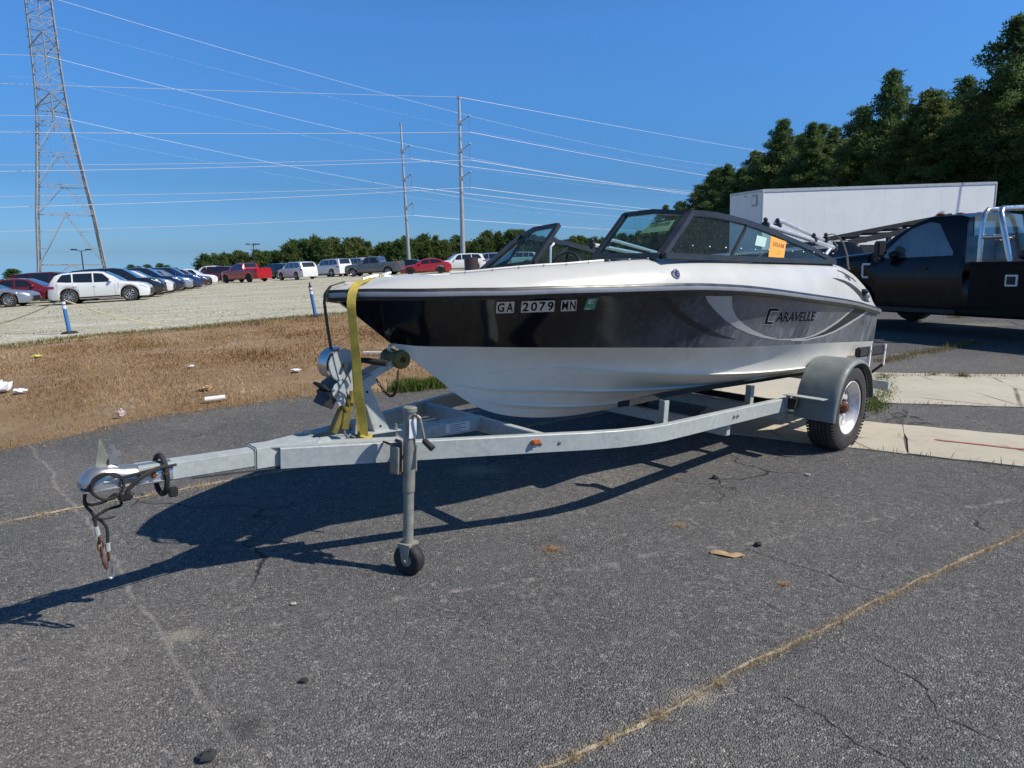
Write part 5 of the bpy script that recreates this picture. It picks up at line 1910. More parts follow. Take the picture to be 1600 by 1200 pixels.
# ------------------------------------------------------------------ vehicles
SPEC = {
 'crossover': dict(L=4.5, W=1.84, H=1.60, wb=2.68, fo=.90, r=.36, clr=.22, top=[(0, .62), (.06, .74), (.25, .87), (.6, .95), (1.18, 1.03), (1.55, 1.30), (1.95, 1.53), (2.35, 1.59), (3.2, 1.59), (3.85, 1.54), (4.12, 1.44), (4.34, 1.08), (4.45, .98), (4.5, .72)], belt=[(1.18, .98), (2.5, 1.0), (3.6, 1.05), (4.34, 1.12)], gh=(1.18, 4.36), ws=(1.2, 2.0), rg=(4.06, 4.34), pil=[2.45, 3.35], side=(1.62, 4.0)),
 'suv': dict(L=4.95, W=1.95, H=1.76, wb=2.87, fo=.93, r=.38, clr=.22, top=[(0, .72), (.06, .90), (.25, 1.02), (.6, 1.08), (1.25, 1.15), (1.65, 1.45), (2.0, 1.68), (2.4, 1.75), (3.6, 1.75), (4.35, 1.69), (4.6, 1.58), (4.82, 1.15), (4.92, 1.0), (4.95, .75)], belt=[(1.25, 1.09), (3, 1.12), (4.82, 1.18)], gh=(1.25, 4.84), ws=(1.28, 2.05), rg=(4.5, 4.82), pil=[2.5, 3.5], side=(1.7, 4.5)),
 'box_suv': dict(L=5.3, W=2.05, H=1.92, wb=3.05, fo=.95, r=.41, clr=.26, top=[(0, .85), (.05, 1.08), (.25, 1.18), (.8, 1.22), (1.45, 1.27), (1.8, 1.55), (2.15, 1.82), (2.5, 1.90), (4.2, 1.91), (4.95, 1.87), (5.1, 1.80), (5.23, 1.25), (5.29, 1.1), (5.3, .8)], belt=[(1.45, 1.2), (5.23, 1.27)], gh=(1.45, 5.25), ws=(1.48, 2.2), rg=(5.0, 5.23), pil=[2.65, 3.6, 4.3], side=(1.85, 5.0)),
 'sedan': dict(L=4.75, W=1.84, H=1.44, wb=2.75, fo=.95, r=.34, clr=.17, top=[(0, .52), (.06, .64), (.3, .75), (.8, .84), (1.35, .92), (1.8, 1.17), (2.2, 1.37), (2.6, 1.43), (3.1, 1.43), (3.6, 1.33), (4.15, 1.06), (4.45, 1.02), (4.68, .98), (4.75, .70)], belt=[(1.35, .88), (3, .93), (4.2, .99)], gh=(1.35, 4.18), ws=(1.38, 2.3), rg=(3.35, 4.1), pil=[2.75], side=(1.85, 3.85)),
 'pickup': dict(L=5.85, W=2.0, H=1.90, wb=3.65, fo=.93, r=.40, clr=.30, top=[(0, .80), (.05, 1.05), (.3, 1.15), (.8, 1.2), (1.45, 1.24), (1.85, 1.55), (2.2, 1.80), (2.55, 1.89), (3.5, 1.89), (3.72, 1.84), (3.86, 1.38), (3.9, 1.30), (5.75, 1.32), (5.82, 1.28), (5.85, .8)], belt=[(1.45, 1.18), (3.86, 1.24)], gh=(1.45, 3.88), ws=(1.48, 2.25), rg=(3.70, 3.86), pil=[2.7], side=(1.9, 3.66), bed=(3.98, 5.72)),
 'heavy_pickup': dict(L=5.6, W=2.05, H=1.98, wb=3.7, fo=.95, r=.41, clr=.34, top=[(0, .90), (.05, 1.18), (.3, 1.30), (.8, 1.36), (1.25, 1.40), (1.6, 1.66), (1.95, 1.88), (2.2, 1.97), (2.66, 1.97), (2.80, 1.92), (2.86, 1.45), (2.9, 1.0), (5.55, 1.0), (5.6, .6)], belt=[(1.25, 1.24), (2.86, 1.28)], gh=(1.25, 2.88), ws=(1.28, 2.02), rg=(2.78, 2.86), pil=[], side=(1.44, 2.68)),
}
def car(spec, col, label, group, name='parked_car', cat='car', rim='rim_alloy', dark_glass=True, parts=True, rough=.25, glass=None):
    S = SPEC[spec]
    Lc, W, H, r = S['L'], S['W'], S['H'], S['r']
    fx, rx = S['fo'], S['fo'] + S['wb']
    AR = r + .075
    tx, tz = zip(*S['top'])
    bx, bz = zip(*S['belt'])
    top = lambda x: float(np.interp(x, tx, tz))
    belt = lambda x: float(np.interp(x, bx, bz))
    def hw(x):
        f = 1.
        if x < .9:
            f = .74 + .26 * (1 - (1 - x / .9) ** 2.4)
        if x > Lc - .6:
            f = min(f, .84 + .16 * (1 - (1 - (Lc - x) / .6) ** 2.2))
        return W / 2 * f
    def low(x):
        z = S['clr'] + (.06 if x < .08 or x > Lc - .08 else 0)
        for c in (fx, rx):
            d = abs(x - c)
            if d < AR:
                z = max(z, r + math.sqrt(max(0, AR * AR - d * d)))
        return z
    g0, g1 = S['gh']
    def sec(x):
        """half section: list of (y, z) from floor centre to roof centre"""
        w, zl, zt = hw(x), low(x), top(x)
        gh = g0 < x < g1
        zb = min(belt(x), zt - .012) if gh else zt - .06
        zl = min(zl, zb - .08)
        P = [(0, zl + .02), (w * .86, zl)]
        for u, k in ((.04, .955), (.25, .985), (.5, 1.0), (.75, .992), (.93, .968)):
            P.append((w * k, zl + (zb - zl) * u))
        P.append((w * .945, zb))
        if gh:
            hgt = (zt - zb) / (H - 1.0)
            wr = w * (.93 - .20 * min(1, hgt))
            P += [(w * .93 + (wr - w * .93) * .5 + .012, zb + (zt - zb) * .5), (wr + .018, zb + (zt - zb) * .84), (wr - .03, zb + (zt - zb) * .955), (wr * .62, zt - .006), (0, zt)]
        else:
            P += [(w * .93, zt - .045), (w * .90, zt - .025), (w * .82, zt - .008), (w * .5, zt + .006), (0, zt + .014)]
        return P
    xs_ = set(np.linspace(0, Lc, 26)) | {x for x in tx} | {g0 + .001, g1 - .001, .03, .1, Lc - .03}
    for c in (fx, rx):
        for k in range(17):
            xs_.add(c + AR * math.cos(math.pi * k / 16))
        xs_ |= {c - AR - .004, c + AR + .004}
    xs_ = sorted(x for x in xs_ if 0 <= x <= Lc)
    X = lambda x: Lc / 2 - x
    rows = []
    for x in xs_:
        h = sec(x)
        rows.append([(X(x), y, z) for y, z in h] + [(X(x), -y, z) for y, z in reversed(h[:-1])])
    root = empty(name, label=label, cat=cat, group=group)
    pm_ = col
    mb = MB()
    mb.loft(rows, True)
    mb.build('body', pm_, root, 32)
    # inner floor block so the arches read dark
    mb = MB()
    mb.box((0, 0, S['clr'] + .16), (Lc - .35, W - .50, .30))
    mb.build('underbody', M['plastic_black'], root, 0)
    def ys(x, z):
        h = sec(x)
        for (y0, z0), (y1, z1) in zip(h[1:-1], h[2:]):
            if z0 <= z <= z1 + 1e-6:
                return y0 + (y1 - y0) * (z - z0) / max(1e-6, z1 - z0)
        return h[-3][0]
    gm = glass or M['glass_dark']
    # side glass
    s0, s1 = S['side']
    cuts = [s0] + S['pil'] + [s1]
    for sg in (1, -1):
        for a, b in zip(cuts[:-1], cuts[1:]):
            a2, b2 = a + (.035 if a != s0 else 0), b - (.035 if b != s1 else 0)
            rws = []
            for x in np.linspace(a2, b2, 9):
                zl = belt(x) + .035
                zh = belt(x) + (top(x) - belt(x)) * .86 - .015
                # rake the leading and trailing edges with the screens
                zmax_f = belt(x) + .03 + (x - s0 + .02) * 1.05
                zmax_r = belt(x) + .06 + (s1 - x + .02) * 1.5
                zh = max(zl + .012, min(zh, zmax_f, zmax_r))
                rws.append([(X(x), sg * (ys(x, z) + .006), z) for z in np.linspace(zl, zh, 4)])
            mb = MB()
            mb.loft(rws)
            mb.build('side_window', gm, root, 40, recalc=False)
    def topglass(a, b, name_, k=.90):
        rws = []
        for x in np.linspace(a, b, 8):
            h = sec(x)
            q = h[-3:]
            row = []
            for u in np.linspace(-1, 1, 9):
                y = abs(u) * q[0][0] * k
                (y0, z0), (y1, z1), (y2, z2) = q
                z = z1 + (z0 - z1) * (y - y1) / max(1e-6, y0 - y1) if y > y1 else z2 + (z1 - z2) * y / max(1e-6, y1)
                row.append((X(x) + .006 * (1 if x < Lc / 2 else -1), math.copysign(y, u), z + .010))
            rws.append(row)
        mb = MB()
        mb.loft(rws)
        mb.build(name_, gm, root, 40, recalc=False)
    topglass(S['ws'][0] + .05, S['ws'][1] - .04, 'windscreen')
    topglass(S['rg'][0] + .02, S['rg'][1] - .02, 'rear_window', .85)
    # wheels
    for xw in (fx, rx):
        for sg in (1, -1):
            c = Vector((X(xw), sg * (W / 2 - .125), r))
            axv = Vector((0, sg, 0))
            mb = MB()
            mb.lathe([(-.11, r * .64), (-.115, r * .8), (-.10, r * .95), (-.07, r), (.07, r), (.10, r * .95), (.115, r * .8), (.10, r * .66), (.06, r * .64), (.06, .0001)], c, axv, 28)
            wh = mb.build('wheel', M['tyre'], root, 40)
            mb = MB()
            mb.lathe([(.098, r * .69), (.104, r * .665), (.09, r * .63), (.066, r * .60)], c, axv, 28)
            for i in range(5):
                t0 = 2 * math.pi * i / 5
                a, b = Vector((math.cos(t0), 0, math.sin(t0))), Vector((-math.sin(t0), 0, math.cos(t0)))
                for q in (-.16, .16):
                    mb.bar(c + axv * .085 + a * r * .12 + b * r * q * .5, c + axv * .080 + a * r * .63 + b * r * q * 1.2, .035, .018, axv)
            mb.lathe([(.07, r * .16), (.092, r * .14), (.094, .0001)], c, axv, 14)
            mb.build('rim', M[rim], wh, 30)
    # lamps, grille, bumper openings, plates
    for sg in (1, -1):
        rws = []
        for x in np.linspace(.10, .46, 6):
            zt = top(x) - .085
            rws.append([(X(x) + .008, sg * (ys(x, z) + .007), z) for z in np.linspace(zt - .085 + .04 * (x - .1) / .36, zt, 3)])
        mb = MB()
        mb.loft(rws)
        mb.build('headlight', M['lamp_clear'], root, 40, recalc=False)
        rws = []
        for x in np.linspace(Lc - .34, Lc - .05, 5):
            zt = min(top(x), H * .62) - .07
            rws.append([(X(x) - .006, sg * (ys(x, z) + .007), z) for z in np.linspace(zt - .12, zt, 3)])
        mb = MB()
        mb.loft(rws)
        mb.build('tail_light', M['red_lens'], root, 40, recalc=False)
        # mirror
        mb = MB()
        xm = S['ws'][0] + .48
        zm = belt(xm) + .09
        mb.ball((X(xm), sg * (ys(xm, zm) + .10), zm), .10, 10, 6, (.8, 1.0, .72))
        mb.bar((X(xm), sg * (ys(xm, zm) - .02), zm - .04), (X(xm), sg * (ys(xm, zm) + .08), zm - .02), .05, .04)
        mb.build('mirror', pm_, root, 40)
        if parts:
            mb = MB()
            for a in cuts[:-1]:
                x = a + .80
                if x < s1:
                    z = belt(x) - .16
                    mb.box((X(x), sg * (ys(x, z) + .014), z), (.17, .02, .026))
            mb.build('door_handle', pm_, root, 30)
            mb = MB()
            for x in [s0 - .10] + S['pil'] + ([min(s1, rx - AR - .02)]):
                rws = [[(X(x - .004), sg * (ys(x, z) + .0025), z), (X(x + .004), sg * (ys(x, z) + .0025), z)] for z in np.linspace(max(low(x) + .09, .34), belt(x), 9)]
                mb.loft(rws)
            mb.build('door_seam', M['plastic_black'], root, 30, recalc=False)
        # dark sill cladding
        mb = MB()
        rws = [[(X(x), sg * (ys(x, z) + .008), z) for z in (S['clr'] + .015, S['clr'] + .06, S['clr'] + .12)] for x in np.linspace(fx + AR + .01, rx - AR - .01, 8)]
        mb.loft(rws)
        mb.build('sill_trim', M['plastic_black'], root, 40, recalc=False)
    w0 = hw(0)
    zf = S['top'][0][1]
    mb = MB()
    mb.box((X(-.006), 0, zf * .80), (.03, w0 * 1.25, zf * .34))
    mb.box((X(.0), 0, S['clr'] + .12), (.03, w0 * 1.7, .13))
    mb.build('grille', M['plastic_black'], root, 0, bevel=.01)
    if 'bed' in S:
        b0, b1 = S['bed']
        mb = MB()
        mb.box((X((b0 + b1) / 2), 0, top(4.5) + .004), (b1 - b0, W * .80, .035))
        mb.build('bed_opening', M['plastic_black'], root, 0)
    return root
def place(o, x, y, ang, dz=0.):
    o.location = (x, y, Tz(x, y) + .014 + dz)
    # follow the gentle slope of the lot
    e = 1.2
    cx, sx_ = math.cos(ang), math.sin(ang)
    slope = (Tz(x + e * cx, y + e * sx_) - Tz(x - e * cx, y - e * sx_)) / (2 * e)
    roll = (Tz(x - e * sx_, y + e * cx) - Tz(x + e * sx_, y - e * cx)) / (2 * e)
    o.rotation_euler = (math.atan(roll), -math.atan(slope), ang)
    return o
WHITE = paint('white', (.72, .72, .71), .22)
PEARL = paint('pearl', (.66, .66, .65), .25)
SILVER = paint('silver', (.34, .37, .41), .28, .55)
NAVY = paint('navy', (.012, .018, .045), .2, .2)
BLACKP = paint('black', (.012, .012, .014), .18)
BLUE = paint('blue', (.018, .04, .13), .22, .3)
MAROON = paint('maroon', (.10, .012, .018), .22, .25)
CRIMSON = paint('crimson', (.20, .012, .018), .25, .2)
RED = paint('red', (.42, .012, .018), .25, .1)
GREY = paint('grey', (.13, .145, .15), .3, .3)
PLUM = paint('plum', (.065, .02, .03), .22, .3)
lot = 'cars parked on the gravel lot'
A20 = R(20)
def row_car(spec, col, fu, fv, label, ang=A20, **k):
    """front bumper corner at (fu, fv)"""
    o = car(spec, col, label, lot, **k)
    Lc = SPEC[spec]['L']
    place(o, fu - math.cos(ang) * Lc / 2, fv - math.sin(ang) * Lc / 2, ang)
    return o
# front row facing right, nearest first
row_car('crossover', WHITE, -19.05, 35.2, 'white compact crossover with silver wheels, nearest in the row behind the blue post')
row_car('suv', BLACKP, -20.25, 38.9, 'black crossover parked just behind the nearest white crossover')
row_car('crossover', PEARL, -21.35, 42.1, 'white crossover parked between the black crossover and the dark navy one', dark_glass=True)
row_car('suv', NAVY, -22.35, 45.4, 'dark navy crossover, fourth back in the row of facing-right cars')
row_car('crossover', SILVER, -23.3, 48.8, 'silver grey crossover wedged behind the dark navy one', parts=False)
row_car('suv', BLUE, -24.2, 52.2, 'blue sport utility at the far end of the facing-right row', parts=False)
row_car('crossover', PLUM, -25.4, 56, 'dark plum crossover beyond the blue one in the row', parts=False)
row_car('crossover', WHITE, -27.3, 62.0, 'white sedan-like crossover with black fog lamp below the white pickup cab', parts=False)
# cars at the left edge of the picture
row_car('sedan', SILVER, -25.0, 34.9, 'silver sedan with black front bumper cut off by the picture edge', R(17), rim='rim_alloy')
row_car('sedan', CRIMSON, -25.1, 38.4, 'dark red sedan nosing out behind the silver sedan', R(17))
row_car('suv', MAROON, -26.0, 42.2, 'maroon sport utility behind the dark red sedan', R(17))
o = car('suv', BLACKP, 'black sport utility facing away to the far left behind the white crossover', lot)
place(o, -31.2, 50, R(182))
def lot_car(spec, col, x, y, ang, label, **k):
    return place(car(spec, col, label, lot, **k), x, y, R(ang))
lot_car('pickup', WHITE, -35.0, 78, 182, 'white pickup with a tall cab behind the maroon crossover', name='parked_pickup', cat='pickup truck', parts=False)
lot_car('suv', MAROON, -33.0, 74.5, 178, 'dark maroon crossover partly hidden by the red pickup', parts=False)
lot_car('pickup', RED, -26.6, 66.8, 148, 'bright red crew cab pickup facing left on the gravel', name='parked_pickup', cat='pickup truck', rim='rim_dark')
lot_car('suv', BLACKP, -27.5, 78, 150, 'dark car seen just above the red pickup bed', parts=False)
lot_car('suv', WHITE, -21.4, 66.6, 138, 'white three-row crossover right behind the red pickup tail')
lot_car('box_suv', WHITE, -19.9, 73.6, 142, 'large boxy white sport utility, tallest of the white ones')
lot_car('box_suv', PEARL, -17.5, 75.0, 140, 'white boxy sport utility half hidden by the larger white one', parts=False)
lot_car('pickup', GREY, -13.8, 67.5, 172, 'slate grey open-bed pickup between the white and red cars', name='parked_pickup', cat='pickup truck')
lot_car('sedan', BLACKP, -11.0, 70, 176, 'low black sedan behind the grey pickup bed', parts=False)
lot_car('sedan', RED, -8.0, 62.2, 188, 'bright red sedan with dark roof seen above the boat bow', rim='rim_dark')
lot_car('suv', WHITE, -5.2, 67.5, 196, 'white crossover between the red sedan and the silver one', parts=False)
lot_car('suv', PEARL, -3.4, 77.5, 190, 'white sport utility behind the silver crossover', parts=False)
lot_car('suv', SILVER, -2.6, 71.5, 190, 'pale silver crossover beside the far windscreen of the boat')
lot_car('box_suv', WHITE, .3, 82, 186, 'white van-like sport utility showing behind the silver crossover', parts=False)

# ------------------------------------------------------------------ black service truck at the right
trk = car('heavy_pickup', M['truck_black'], 'black service truck with chrome sleeper bars behind its cab', None, name='service_truck', cat='truck', rim='rim_dark', glass=M['glass_cab'])
fw_ = Vector((-.45, .893)).normalized()
rt_ = Vector((fw_.y, -fw_.x))
HD = math.atan2(fw_.y, fw_.x)
# near front wheel stands at (6.5, 12.3); the frame origin is half a length back from the bumper
S_ = SPEC['heavy_pickup']
ctr = Vector((6.38, 12.3)) + rt_ * (S_['W'] / 2 - .12) - fw_ * (S_['L'] / 2 - S_['fo'])
place(trk, ctr.x, ctr.y, HD)
xl = lambda x: S_['L'] / 2 - x
mb = MB()
mb.box((xl(4.47), 0, .86), (2.95, 2.10, .62))
mb.box((xl(4.47), 0, 1.185), (3.0, 2.14, .045))
sb = mb.build('service_body', M['body_black'], trk, 30, bevel=.02)
mb = MB()
mb.prism([(xl(3.02), .46), (xl(3.02), .56), (xl(5.9), .56), (xl(5.9), .38), (xl(3.9), .38), (xl(3.65), .40), (xl(3.35), .46)], 2.04, lambda a, b, t: (a, -1.02 + t, b))
mb.build('body_skirt', M['body_black'], trk, 30)
for sg in (1, -1):
    mb = MB()
    mb.box((xl(3.60), sg * 1.056, .93), (.17, .02, .17))
    fd = mb.build('fuel_door', M['refl_white'], trk, 30, bevel=.006)
    mb = MB()
    mb.box((xl(3.60), sg * 1.063, .93), (.12, .02, .12))
    mb.box((xl(3.64), sg * 1.07, .93), (.03, .02, .09))
    mb.build('fuel_cap', M['steel_dark'], fd, 30, bevel=.004)
    mb = MB()
    mb.box((xl(4.3), sg * 1.053, .86), (.010, .006, .5))
    mb.build('body_seam', M['ink'], trk, 0)
    # fender vent badge
    mb = MB()
    for a, b, c_, d_ in ((1.16, 1.20, .23, .03), (1.045, 1.08, .0, .0), (1.16, .96, .20, .03)):
        pass
    mb.box((xl(1.24), sg * 1.022, 1.19), (.16, .03, .035))
    mb.box((xl(1.17), sg * 1.022, 1.08), (.035, .03, .22))
    mb.box((xl(1.225), sg * 1.022, .96), (.12, .03, .035))
    mb.build('fender_vent', M['refl_white'], trk, 30, bevel=.006)
    mb = MB()
    mb.box((xl(1.6), sg * 1.20, 1.46), (.10, .20, .26))
    mb.box((xl(1.6), sg * 1.20, 1.28), (.10, .20, .09))
    mb.bar((xl(1.57), sg * .95, 1.38), (xl(1.59), sg * 1.14, 1.40), .04, .04)
    mb.build('tow_mirror', M['plastic_black'], trk, 30, bevel=.02)
    mb = MB()
    mb.box((xl(2.2), sg * 1.0, .42), (1.3, .16, .07))
    mb.build('running_board', M['plastic_black'], trk, 30, bevel=.02)
    # chrome sleeper bars: two bent tubes a side
    mb = MB()
    mb.tube([(xl(3.06), sg * .93, 1.19), (xl(3.06), sg * .92, 1.80), (xl(3.06), sg * .88, 1.93), (xl(3.05), sg * .78, 1.99), (xl(3.05), 0, 2.0)], .037, 12)
    mb.build('sleeper_bar', M['chrome'], trk, 50)
    mb = MB()
    mb.tube([(xl(3.50), sg * .94, 1.19), (xl(3.36), sg * .93, 1.72), (xl(3.29), sg * .89, 1.93), (xl(3.26), sg * .80, 1.99), (xl(3.25), 0, 2.0)], .042, 12)
    mb.build('sleeper_bar', M['chrome'], trk, 50)
    mb = MB()
    mb.tube([(xl(3.06), sg * .92, 1.58), (xl(3.40), sg * .93, 1.58)], .035, 10)
    mb.build('sleeper_bar_tie', M['chrome'], trk, 50)
for k in (-1, 0, 1):
    mb = MB()
    mb.ball((xl(2.2), k * .55, 1.975), .045, 10, 6, (1.6, 1, .6))
    mb.build('roof_lamp', M['amber'], trk, 40)
mb = MB()
mb.box((xl(4.0), .35, 1.34), (.5, .4, .3))
mb.tube([(xl(3.6), .6, 1.2), (xl(3.9), .3, 1.46), (xl(4.5), .2, 1.4)], .07, 10)
mb.tube([(xl(3.75), .2, 1.27), (xl(3.75), .75, 1.27)], .10, 14)
mb.tube([(xl(3.8), .72, 1.2), (xl(3.8), .72, 1.42)], .03, 8)
mb.tube([(xl(3.95), .76, 1.2), (xl(3.95), .76, 1.44)], .03, 8)
mb.ball((xl(3.62), .8, 1.30), .08)
mb.build('bed_equipment', M['steel_dark'], trk, 30)
for c_ in trk.children:
    if c_.name.startswith('underbody'):
        pass
# dark sport utility mostly hidden behind the boat's stern
o = car('crossover', BLACKP, 'black crossover almost wholly hidden behind the boat stern rails', None, name='parked_car')
place(o, 8.7, 21.0, R(160), .05)

# ------------------------------------------------------------------ white box trailer
c0 = Vector((11.75, 31.6))
c1 = Vector((25.2, 35.3))
dx_ = (c1 - c0).normalized()
bt = empty('box_trailer', (c0.x, c0.y, Tz(c0.x, c0.y)), math.atan2(dx_.y, dx_.x), 'long plain white box trailer parked in front of the dark pines', 'trailer')
Lb, Wb, z0b, z1b = 13.9, 2.6, 1.15, 4.08
slope_b = (Tz(c1.x, c1.y) + .06 - Tz(c0.x, c0.y)) / Lb
bt.rotation_euler = (0, -math.atan(slope_b), math.atan2(dx_.y, dx_.x))
mb = MB()
mb.box((Lb / 2, Wb / 2, (z0b + z1b) / 2), (Lb, Wb, z1b - z0b))
mb.build('cargo_box', M['trailer_white'], bt, 30, bevel=.03)
mb = MB()
for z, h in ((z1b - .06, .13), (z0b + .06, .16)):
    mb.box((Lb / 2, -.012, z), (Lb - .1, .03, h))
    mb.box((-.012, Wb / 2, z), (.03, Wb - .1, h))
mb.build('edge_rail', pm('rail_aluminium', (.5, .5, .49), .45, .3, dirt=(.3, .29, .27)), bt, 30)
M['trailer_seam'] = pm('trailer_seam', (.50, .50, .48), .5, var=.05)
for k in range(1, 12):
    mb = MB()
    mb.box((Lb * k / 12, .003, (z0b + z1b) / 2), (.035, .010, z1b - z0b - .3))
    mb.build('panel_joint', M['trailer_white'], bt, 0)
for x, y, rx_ in ((.0, 0, 0), (Lb, 0, 0)):
    mb = MB()
    mb.box((x + (.03 if x == 0 else -.03), -.01, (z0b + z1b) / 2), (.07, .04, z1b - z0b - .05))
    mb.build('corner_post', pm('corner_cap', (.56, .56, .54), .45, .2), bt, 30, bevel=.01)
mb = MB()
mb.box((-.02, .55, 3.62), (.03, .42, .52))
pb = mb.build('document_box', pm('document_box', (.42, .42, .41), .5), bt, 30, bevel=.01)
mb = MB()
mb.box((-.04, .55, 3.62), (.03, .28, .34))
mb.build('box_lid', M['trailer_white'], pb, 30, bevel=.01)
mb = MB()
mb.box((-.015, 1.3, z1b - .22), (.03, .12, .05))
mb.build('marker_light', M['amber'], bt, 30)
mb = MB()
for sg in (.55, Wb - .55):
    mb.box((Lb / 2, sg, .98), (Lb - .6, .12, .26))
for k in range(14):
    mb.box((.6 + k * .97, Wb / 2, 1.06), (.1, Wb - .3, .12))
mb.build('under_frame', M['steel_dark'], bt, 0)
for x in (2.6,):
    for y in (.5, Wb - .5):
        mb = MB()
        mb.box((x, y, .55), (.14, .14, 1.0))
        mb.box((x, y, .04), (.3, .3, .04))
        mb.build('landing_leg', M['steel_dark'], bt, 30)
for x in (11.3, 12.55):
    for y in (.2, Wb - .2):
        mb = MB()
        mb.lathe([(-.28, .3), (-.28, .48), (-.22, .52), (.22, .52), (.28, .48), (.28, .3), (.2, .28), (.2, .0001)], (x, y, .52), (0, -1 if y < 1 else 1, 0), 26)
        mb.build('wheel', M['tyre'], bt, 40)

# ------------------------------------------------------------------ car hauler with a raised ramp deck between truck and box trailer
ch0 = Vector((10.6, 21.8))
ch1 = Vector((16.6, 23.2))
dxh = (ch1 - ch0).normalized()
hl = empty('car_hauler', (ch0.x, ch0.y, Tz(ch0.x, ch0.y)), math.atan2(dxh.y, dxh.x), 'dark steel hauler trailer with an upward sloping ramp deck behind the black truck', 'trailer')
def hz(x):
    return 1.50 + .17 * x
for y in (0, 2.1):
    mb = MB()
    mb.bar((-.4, y, hz(-.4)), (6.4, y, hz(6.4)), .12, .17)
    mb.build('deck_beam', M['steel_dark'], hl, 0, bevel=.01)
    mb = MB()
    mb.bar((-.4, y, .85), (6.4, y, .85), .12, .2)
    mb.build('lower_beam', M['steel_dark'], hl, 0, bevel=.01)
    for x in (.2, 1.75, 2.3, 4.3, 6.0):
        mb = MB()
        mb.bar((x, y, .85), (x + .12, y, hz(x)), .10, .12, (1, 0, 0))
        mb.build('upright', M['steel_dark'], hl, 0)
    for k in range(4):
        mb = MB()
        mb.lathe([(-.12, .15), (-.12, .3), (-.08, .34), (.08, .34), (.12, .3), (.12, .15), (.06, .14), (.06, .0001)], (1.6 + k * .78 if y == 0 else 1.6 + k * .78, y, .34), (0, -1 if y == 0 else 1, 0), 20)
        mb.build('wheel', M['tyre'], hl, 40)
for k in range(8):
    x = .1 + k * .85
    mb = MB()
    mb.bar((x, 0, hz(x) - .06), (x, 2.1, hz(x) - .06), .14, .08)
    mb.build('cross_bar', M['steel_dark'], hl, 0)
mb = MB()
mb.box((.9, -.05, 1.32), (1.25, .3, .34))
mb.build('tool_box', M['steel_dark'], hl, 30, bevel=.02)
for x in (.55, 1.3):
    mb = MB()
    mb.box((x, -.205, 1.34), (.12, .02, .12))
    mb.build('reflector', M['refl_white'], hl, 0)
mb = MB()
mb.tube([(.3, 0, 1.18), (.5, .0, 1.06), (1.1, .0, 1.12), (1.5, .0, 1.05), (1.6, .0, .9)], .05, 8)
mb.build('hose', M['rubber'], hl, 50)

# ------------------------------------------------------------------ lamp pole standing off to the right; its shadow falls on the box trailer
fl = empty('flood_pole', (28.9, 33.2, Tz(28.9, 33.2)), 0, 'tall steel pole with a round flood lamp right of the box trailer', 'lamp post')
mb = MB()
mb.tube([(0, 0, 0), (0, 0, 8.2)], .12, 12)
mb.tube([(0, 0, 8.2), (.25, 0, 12.5)], .035, 8)
mb.build('pole', M['pole_steel'], fl, 50)
mb = MB()
mb.tube([(0, 0, 8.0), (-.8, -.2, 8.35), (-1.3, -.33, 8.45)], .04, 8)
mb.build('arm', M['pole_steel'], fl, 50)
mb = MB()
mb.lathe([(-.12, .0001), (-.12, .18), (0, .34), (.06, .36), (.06, .0001)], (-1.5, -.4, 8.5), (-.66, .146, -.737), 18)
mb.build('lamp_head', M['pole_steel'], fl, 50)
# ------------------------------------------------------------------ blue delineator posts and their rope
def bollard(x, y, tilt, label):
    b = empty('delineator_post', (x, y, Tz(x, y) + .012), 0, label, 'post', 'blue posts along the gravel edge')
    b.rotation_euler = (0, tilt, .3)
    mb = MB()
    mb.lathe([(0, .19), (.02, .19), (.045, .15), (.06, .06), (.06, .0001)], (0, 0, 0), (0, 0, 1), 8)
    mb.build('base', M['rubber'], b, 20)
    mb = MB()
    mb.lathe([(.05, .052), (.10, .046), (.62, .044), (.78, .042), (.79, .0001)], (0, 0, 0), (0, 0, 1), 16)
    pt_ = mb.build('tube', M['blue_plastic'], b, 40)
    for z0, z1 in ((.60, .68), (.715, .77)):
        mb = MB()
        mb.lathe([(z0, .0455), (z1, .0445)], (0, 0, 0), (0, 0, 1), 16)
        mb.build('reflective_band', M['refl_white'], b, 40)
    mb = MB()
    mb.lathe([(.775, .045), (.80, .045), (.82, .03), (.86, .018), (.90, .02), (.91, .0001)], (0, 0, 0), (0, 0, 1), 14)
    mb.build('top_grip', M['rubber'], b, 40)
    return b
bollard(-10.7, 15.87, -.07, 'slanting blue post with white bands in front of the white crossover')
bollard(-5.15, 17.29, -.12, 'slanting blue post with white bands standing near the boat bow')
def free_tube(path, r, name, m, label, cat, seg=6, group=None):
    mb = MB()
    mb.tube(path, r, seg)
    return tag(mb.build(name, m, None, 50), label, cat, group)
z = Tz(-10.7, 15.87)
P0 = Vector((-10.76, 15.87, z + .83))
rp = []
for t in np.linspace(0, 1, 10):
    q = P0.lerp(Vector((-15.6, 18.1, Tz(-15.6, 18.1) + .02)), t)
    rp.append((q.x, q.y, max(q.z - .16 * math.sin(math.pi * t) , Tz(q.x, q.y) + .02)))
rp = rp[::-1]
for t in np.linspace(.1, 1, 9):
    q = P0.lerp(Vector((-8.9, 16.9, Tz(-8.9, 16.9) + .02)), t)
    rp.append((q.x, q.y, max(q.z - .10 * math.sin(math.pi * t), Tz(q.x, q.y) + .02)))
free_tube(rp, .014, 'barrier_rope', M['rope'], 'sagging yellowish rope tied to the nearer blue post', 'rope')

